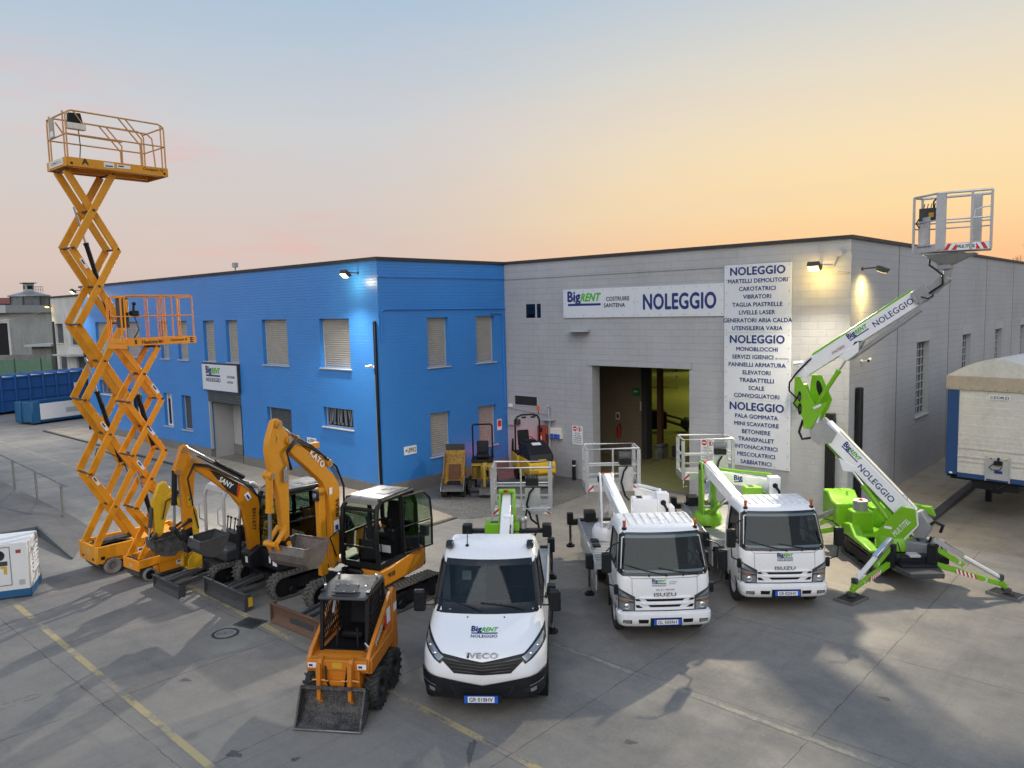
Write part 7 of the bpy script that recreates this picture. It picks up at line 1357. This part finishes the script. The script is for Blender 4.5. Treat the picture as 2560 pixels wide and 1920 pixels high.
m=M('decal_white'); m.bx(1.1,1.62,-.052,-.045,3.46,3.58); m.mat('ink').text('ZORZI',.38,.07,(1.4,-.054,3.52),(1,0,0),(0,0,1),.035); m.mat('dark_grey').lathe([(.02,0),(.035,0),(.035,-.004),(.02,-.004)],(1.16,-.053,3.52),'y',16); m.mat('decal_white').sph((.18,-.052,1.25),.03,8,6,(1.6,.2,1)); m.obj('lettering',t,smooth=0)
m=M('black'); m.bx(.12,W_-.12,.12,Lg-.1,1.05,1.12); m.bx(.7,1.85,.1,Lg-.3,.85,1.05).bx(.55,.7,1.8,1.95,.1,1.0).bx(1.85,2.0,1.8,1.95,.1,1.0); m.bx(1.15,1.4,.2,.5,.75,1.15); m.tube([(1.3,.05,1.1),(1.4,-.05,.95),(1.55,.05,1.05)],.02,6); m.obj('chassis',t)  # first box: full-width underbody panel added to darken the ground beneath
for y in(8.6,9.9,11.2):
    for x,s_ in((.3,-1),(W_-.3,1)):
        m=M('rubber'); m.lathe([(0,-.15),(.45,-.17),(.52,-.12),(.52,.12),(.45,.17),(0,.15)],(x,y,.52),'x',24); m.obj('wheel',t)
# ================= left side: generator, ramp, containers
t=thing('generator','white soundproofed generator on a blue base at the left edge of the yard','generator',(-19.84,5.32,0),152.5)
# local x: along the short end (0..1.05), local y: long side
Lg=2.1
m=M('white_dull'); m.prism([(.0,.16),(.0,1.28),(1.02,1.28),(1.02,.16)],0,Lg); o=m.obj('canopy',t,bevel=.015)
m=M('petrol_blue'); m.prism([(-.02,0.03),(.02,.0),(1.0,.0),(1.08,.1),(1.08,.2),(-.02,.2)],-.01,Lg); m.obj('base_tank',t,bevel=.01)
m=M('dark_grey'); 
for a,b in(((.36,.32),(.36,1.2)),((.36,1.2),(1.6,1.2)),((1.6,.32),(1.6,1.2)),((.36,.32),(1.6,.32))): m.beam((-.003,a[0],a[1]),(-.003,b[0],b[1]),.01,.012)
m.bx(-.012,-.0,.42,.58,.78,.88); m.mat('yellow').bx(-.006,-.0,.44,.56,.72,.76).bx(-.006,-.0,.44,.5,.58,.72); m.mat('red_brown').bx(-.006,0,.14,.24,1.04,1.12); m.mat('light_grey').bx(-.006,0,.1,.22,.3,.42); m.obj('door_seam',o,smooth=0)
m=M('pane'); pts=[(.62-.1*cos(a_*pi/8+0),1.02+.1*sin(a_*pi/8)) for a_ in range(-4,5)]
m.prism([(.58-.12*cos(a_*pi/8),1.02+.12*sin(a_*pi/8)) for a_ in range(-4,5)]+[(1.35,1.14),(1.35,.9)],-.012,-.002,'x'); m.mat('dark_grey').bx(-.014,-.012,.8,.95,1.0,1.1); m.obj('control_window',o,smooth=0)
m=M('white_dull'); 
for i in range(7): m.prism([(.32,1.08-.095*i),(.82,1.13-.095*i),(.85,1.10-.095*i),(.32,1.03-.095*i)],-.035,0); m.mat('black').bx(.86,.9,-.012,0,1.08-.095*i,1.12-.095*i); m.mat('white_dull')
m.obj('louvre',o,bevel=.006)
t=thing('loading_ramp','dark steel-edged loading ramp sloping down into the yard on the left','ramp')
m=M('ground_ramp'); T1=[(-40,8.2,.55),(-31.8,8.25,.33),(-27,8.45,.1),(-24.9,8.4,.0),(-22.02,6.94,0),(-25.15,7.06,.33),(-25.23,6.12,.33),(-25.5,3.0,.36),(-40,3.0,.6)]
m.add(T1,[(0,8,7,6,5,1),(1,5,2),(2,5,4,3)]); m.obj('deck',t,smooth=0)
m=M('slat_dark'); m.add([T1[4],T1[5],(-25.15,7.06,0)],[(0,1,2)]); m.add([T1[5],T1[6],T1[7],(-25.5,3,0),(-25.23,6.12,0),(-25.15,7.06,0)],[(0,5,4,1),(1,4,3,2)]); m.obj('side_plate',t,smooth=0)
m=M('slat_dark'); m.beam((-25.1,7.03,.29),(-22.05,6.91,.02),.03,.07).beam((-25.12,7.06,.28),(-25.2,6.12,.28),.04,.1).beam((-25.2,6.12,.28),(-25.47,3.0,.31),.04,.1); m.obj('edge_beam',t)
t=thing('handrail','bare steel handrail along the far edge of the loading ramp','handrail',group=None)
m=M('steel'); m.tube([(-40,8.1,1.75),(-31.4,8.1,1.44),(-28.2,8.12,1.3),(-26.3,8.25,1.12)],.035,8)
for x,z0,z1 in((-38.5,.5,1.69),(-35.1,.42,1.57),(-31.3,.32,1.43),(-28.9,.22,1.33),(-26.5,.08,1.13)): m.bx(x-.03,x+.03,8.13,8.19,z0,z1)
m.obj('rail',t)
def hexa(m,a,b,c,d,z0,z1): m.prism([a,b,c,d],z0,z1,'z')
t=thing('hooklift_tray','open blue roll-off container with a dented pale side panel, in front of the big one','container',(-52.35,14.9,0),103)
m=M('petrol_blue'); m.bx(0,5.4,0,.12,.1,.28).bx(0,.14,0,1.9,.1,1.35).bx(0,5.4,1.8,1.9,.1,1.3).bx(0,5.4,0,1.9,.1,.2).bx(0,.45,-.03,.1,.1,1.40).bx(5.26,5.4,0,1.9,.1,1.3)
m.bx(-.05,.0,.0,.12,0.1,1.42).bx(-.1,.0,1.1,1.25,.1,1.42); m.obj('body',t,bevel=.02)
m=M('white_dull'); m.bx(.45,5.3,-.045,.04,.28,1.24); o=m.obj('side_panel',t); m=M('light_grey'); m.bx(2.0,2.9,-.051,-.046,.55,.85); m.obj('patch',o,smooth=0)
t=thing('skip_container','large closed blue ribbed container along the left edge of the yard','container',(-59.7,13.6,0),105)
m=M('container_blue'); m.bx(-3,8.6,0,2.4,.15,2.45)
for i in range(13): x=-2.9+.95*i; m.bx(x-.06,x+.06,-.1,0,.15,2.5); m.bx(x-.07,x+.07,-.1,2.5,2.45,2.6)
for z in(.2,.9,1.65,2.4): m.bx(-3,8.6,-.07,0,z,z+.1)
m.bx(8.6,8.66,.1,2.3,.3,2.3); m.obj('body',t,bevel=.01); m=M('decal_white'); m.bx(6.9,7.15,-.078,-.07,1.35,1.7); m.obj('data_plate',t,smooth=0)
m=M('tarp_white'); m.bx(-3,8.5,.05,2.35,2.452,2.5); m.obj('cover',t); m=M('black'); 
for x in(-2,7.5): m.cyl((x,.1,.12),(x,.4,.12),.12,12)
m.sep('roller',t)
# white building behind the containers
Y2=26.0; T2=frm((0,Y2,0),(1,0,0))
t=thing('annex_building','low white-painted block building with two narrow windows, left of the blue one','building',(-66,30,0))
m=M('white_block'); hs=[(-82.4,-80.4,4.0,5.9),(-78.6,-76.7,3.9,5.85),(-82.0,-80.0,1.2,2.9),(-77.5,-75.5,1.2,2.9)]; wallholes(m,T2,-83.2,-46,0,8.35,hs,.3); m.quad((-83.2,40,0),(-83.2,Y2,0),(-83.2,Y2,8.35),(-83.2,40,8.35)); m.quad((-83.2,Y2,8.35),(-46,Y2,8.35),(-46,40,8.35),(-83.2,40,8.35)); m.obj('wall',t,smooth=0)
m=M('coping'); m.bx(-83.3,-46,Y2-.1,Y2+.3,8.352,8.5); m.prism([(-56,8.5),(-61,8.5),(-59,9.3),(-56,9.3)],Y2+1,Y2+4); m.bx(-82.9,-82.6,Y2-.15,Y2-.003,.2,6.1); m.obj('parapet_cap',t,smooth=0)
for h in hs: window(t,T2,*h,kind='bars' if 0 else 'dark')
m=M('light_grey'); m.bx(-80,-75.5,Y2-1.2,Y2,2.95,3.1); m.obj('canopy',t); setp(t)
t=flood('floodlight','small distant floodlight at the left end of the white annex',(-83.0,Y2,7.6),0,'lamp_yellow',(1,.85,.4),1500,48,s=3.2)
# silo and sheds
def at(u,v,D): d=V((_f.x,_f.y,_f.z))+_r*((u-1280)/1938.86)-_u*((v-960)/1938.86); return V((0,0,6.3))+d*D
t=thing('silo','tall grey sheet-clad silo with a conical roof and lookout cabin','silo'); c=at(78,800,100); r_=2.4; zt=9.35
m=M('silo_sheet'); m.cyl((c.x,c.y,0),(c.x,c.y,zt),r_-.2,14); m.obj('wall',t,smooth=0); m=M('grey_metal'); m.lathe([(r_,zt-.05),(r_,zt+.1),(.6,zt+.6),(.0,zt+.6)],(c.x,c.y,0),'z',14); m.obj('roof',t,smooth=0)
m=M('dark_grey'); 
for k in range(7): a_=2*pi*k/7+.3; m.cyl((c.x+r_*.93*cos(a_),c.y+r_*.93*sin(a_),0),(c.x+r_*.93*cos(a_),c.y+r_*.93*sin(a_),zt),.07,6)
m.obj('stanchion',t)
m=M('light_grey'); m.bx(c.x-.5,c.x+.5,c.y-.5,c.y+.5,zt+.5,zt+1.6); m.mat('black').bx(c.x+.45,c.x+.52,c.y-.3,c.y+.35,zt+.9,zt+1.35).bx(c.x-.3,c.x+.3,c.y-.52,c.y-.45,zt+.9,zt+1.35); m.mat('dark_grey').bx(c.x-.85,c.x+.75,c.y-.75,c.y+.75,zt+1.62,zt+1.72); 
for i in range(5): m.cyl((c.x+.2+i*.22,c.y+.5+i*.2,zt+.4),(c.x+.2+i*.22,c.y+.5+i*.2,zt+1.2),.025,6)
m.tube([(c.x+.2,c.y+.5,zt+1.2),(c.x+1.1,c.y+1.3,zt+1.2)],.03,6).tube([(c.x+.2,c.y+.5,zt+.8),(c.x+1.1,c.y+1.3,zt+.8)],.02,6); m.obj('lookout',t)
def fbox(name,label,cat,u0,u1,v0,v1,D,dep,mat,extra=None):
    a=at(u0,v1,D);b=at(u1,v1,D);tp=at((u0+u1)/2,v0,D); z1=tp.z; d=(b-a); d.z=0; L_=d.length; rz=math.degrees(math.atan2(d.y,d.x)); t=thing(name,label,cat,(a.x,a.y,0),rz); m=M(mat); m.bx(0,L_,0,dep,0,z1); m.obj('wall',t,smooth=0)
    if extra: extra(t,L_,z1,dep)
    return t
def ex1(t,L_,z,dep): m=M('roof_red'); m.prism([(-.8,z),(dep*.5,z+2.2),(dep+.8,z)],-.5,L_+.3,'x'); m.obj('roof',t,smooth=0); m=M('coping'); m.bx(L_-4,L_-1,-.05,1.5,z+.2,z+1.1); m.obj('dormer',t)
fbox('farmhouse','distant house with a red tiled roof at the far left edge','house',-150,33,778,860,125,12,'concrete_old',ex1)
def ex2(t,L_,z,dep): m=M('light_grey'); m.bx(-1,L_+.5,-1.2,dep,z,z+.9); m.obj('roof',t,smooth=0); m=M('black'); m.bx(L_*.60,L_*.97,-.02,.1,.5,z-1.2); m.obj('doorway',t,smooth=0)
fbox('shed','weathered concrete shed with a pale flat roof beside the silo','shed',-140,30,784,890,92,10,'white_block',ex2)
fbox('hut','low concrete hut with a pale roof at the foot of the silo','shed',82,130,866,905,84,4,'concrete_old',lambda t,L_,z,d: M('light_grey').bx(-.4,L_+.4,-.6,d,z,z+.25).obj('roof',t))
fbox('boundary_wall','low stained wall running in front of the silo','wall',-120,130,888,905,82,.4,'concrete_old')
# green net fence
a=at(-160,932,76);b=at(132,932,76); d=b-a; d.z=0
t=thing('net_fence','green netted fence behind the blue containers','fence',(a.x,a.y,0),math.degrees(math.atan2(d.y,d.x)))
m=M('net_green'); h_=at(0,900,76).z; m.bx(0,d.length,-.03,.03,0,h_); m.obj('net',t,smooth=0)
for i in range(int(d.length/2.6)+1): m=M('dark_grey'); m.cyl((i*2.6,-.06,0),(i*2.6,-.06,h_+.15),.04,6); m.obj('post',t)
o=sheet('grass_field','grass',[(-135,20),(-84,20),(-84,60),(-135,60)],.004)
# wire
m=M('light_grey'); p=at(-60,806,70); q=at(112,778,80); m.tube([p,p.lerp(q,.5)-V((0,0,.25)),q],.025,5); o=m.obj('overhead_wire'); tag(o,'pale overhead wire hanging in front of the silo','wire')
# bare trees behind the warehouse
def bare_tree(loc,h,seed,lab):
    rnd=random.Random(seed); t=thing('bare_tree',lab,'tree',loc,group='bare trees beyond the warehouse'); tr=M('bark'); br=M('bark')
    def grow(p,d,l,r,k,m):
        q=p+d*l; mid=p.lerp(q,.5)+V((rnd.uniform(-1,1),rnd.uniform(-1,1),0))*l*.05
        m.tube([p,mid,q],r,5 if r>.03 else 3,r2=r*.65)
        if k==0: return
        for i in range(rnd.choice((2,3,3))):
            a=rnd.uniform(0,2*pi); s_=rnd.uniform(.3,.75); nd=(d+V((cos(a)*s_,sin(a)*s_,rnd.uniform(.0,.35)))).normalized(); grow(p.lerp(q,rnd.uniform(.6,1)),nd,l*rnd.uniform(.6,.82),r*.62,k-1,br)
    tr.tube([(0,0,0),(0,0,h*.3)],h*.02,8,r2=h*.014); tr.obj('trunk',t)
    grow(V((0,0,h*.28)),V((0,0,1)),h*.24,h*.014,6,br); br.obj('branches',t)
for i,(u,v,D,lab) in enumerate(((2466,640,150,'leftmost bare tree showing over the warehouse roof beside the raised basket'),(2505,636,150,'bare tree over the warehouse roof, second from the right'),(2548,626,140,'tallest bare tree over the warehouse roof at the right edge'))):
    p=at(u,v,D); bare_tree((p.x,p.y,0),p.z,11+i,lab)
# small antenna box on the office roof
t=thing('roof_vent','small grey box on a stem above the blue roof edge','vent',(-31.6,17.2,HR)); m=M('light_grey'); m.cyl((0,0,0),(0,0,.35),.03,6).bx(-.12,.12,-.08,.08,.35,.55); m.obj('box',t)
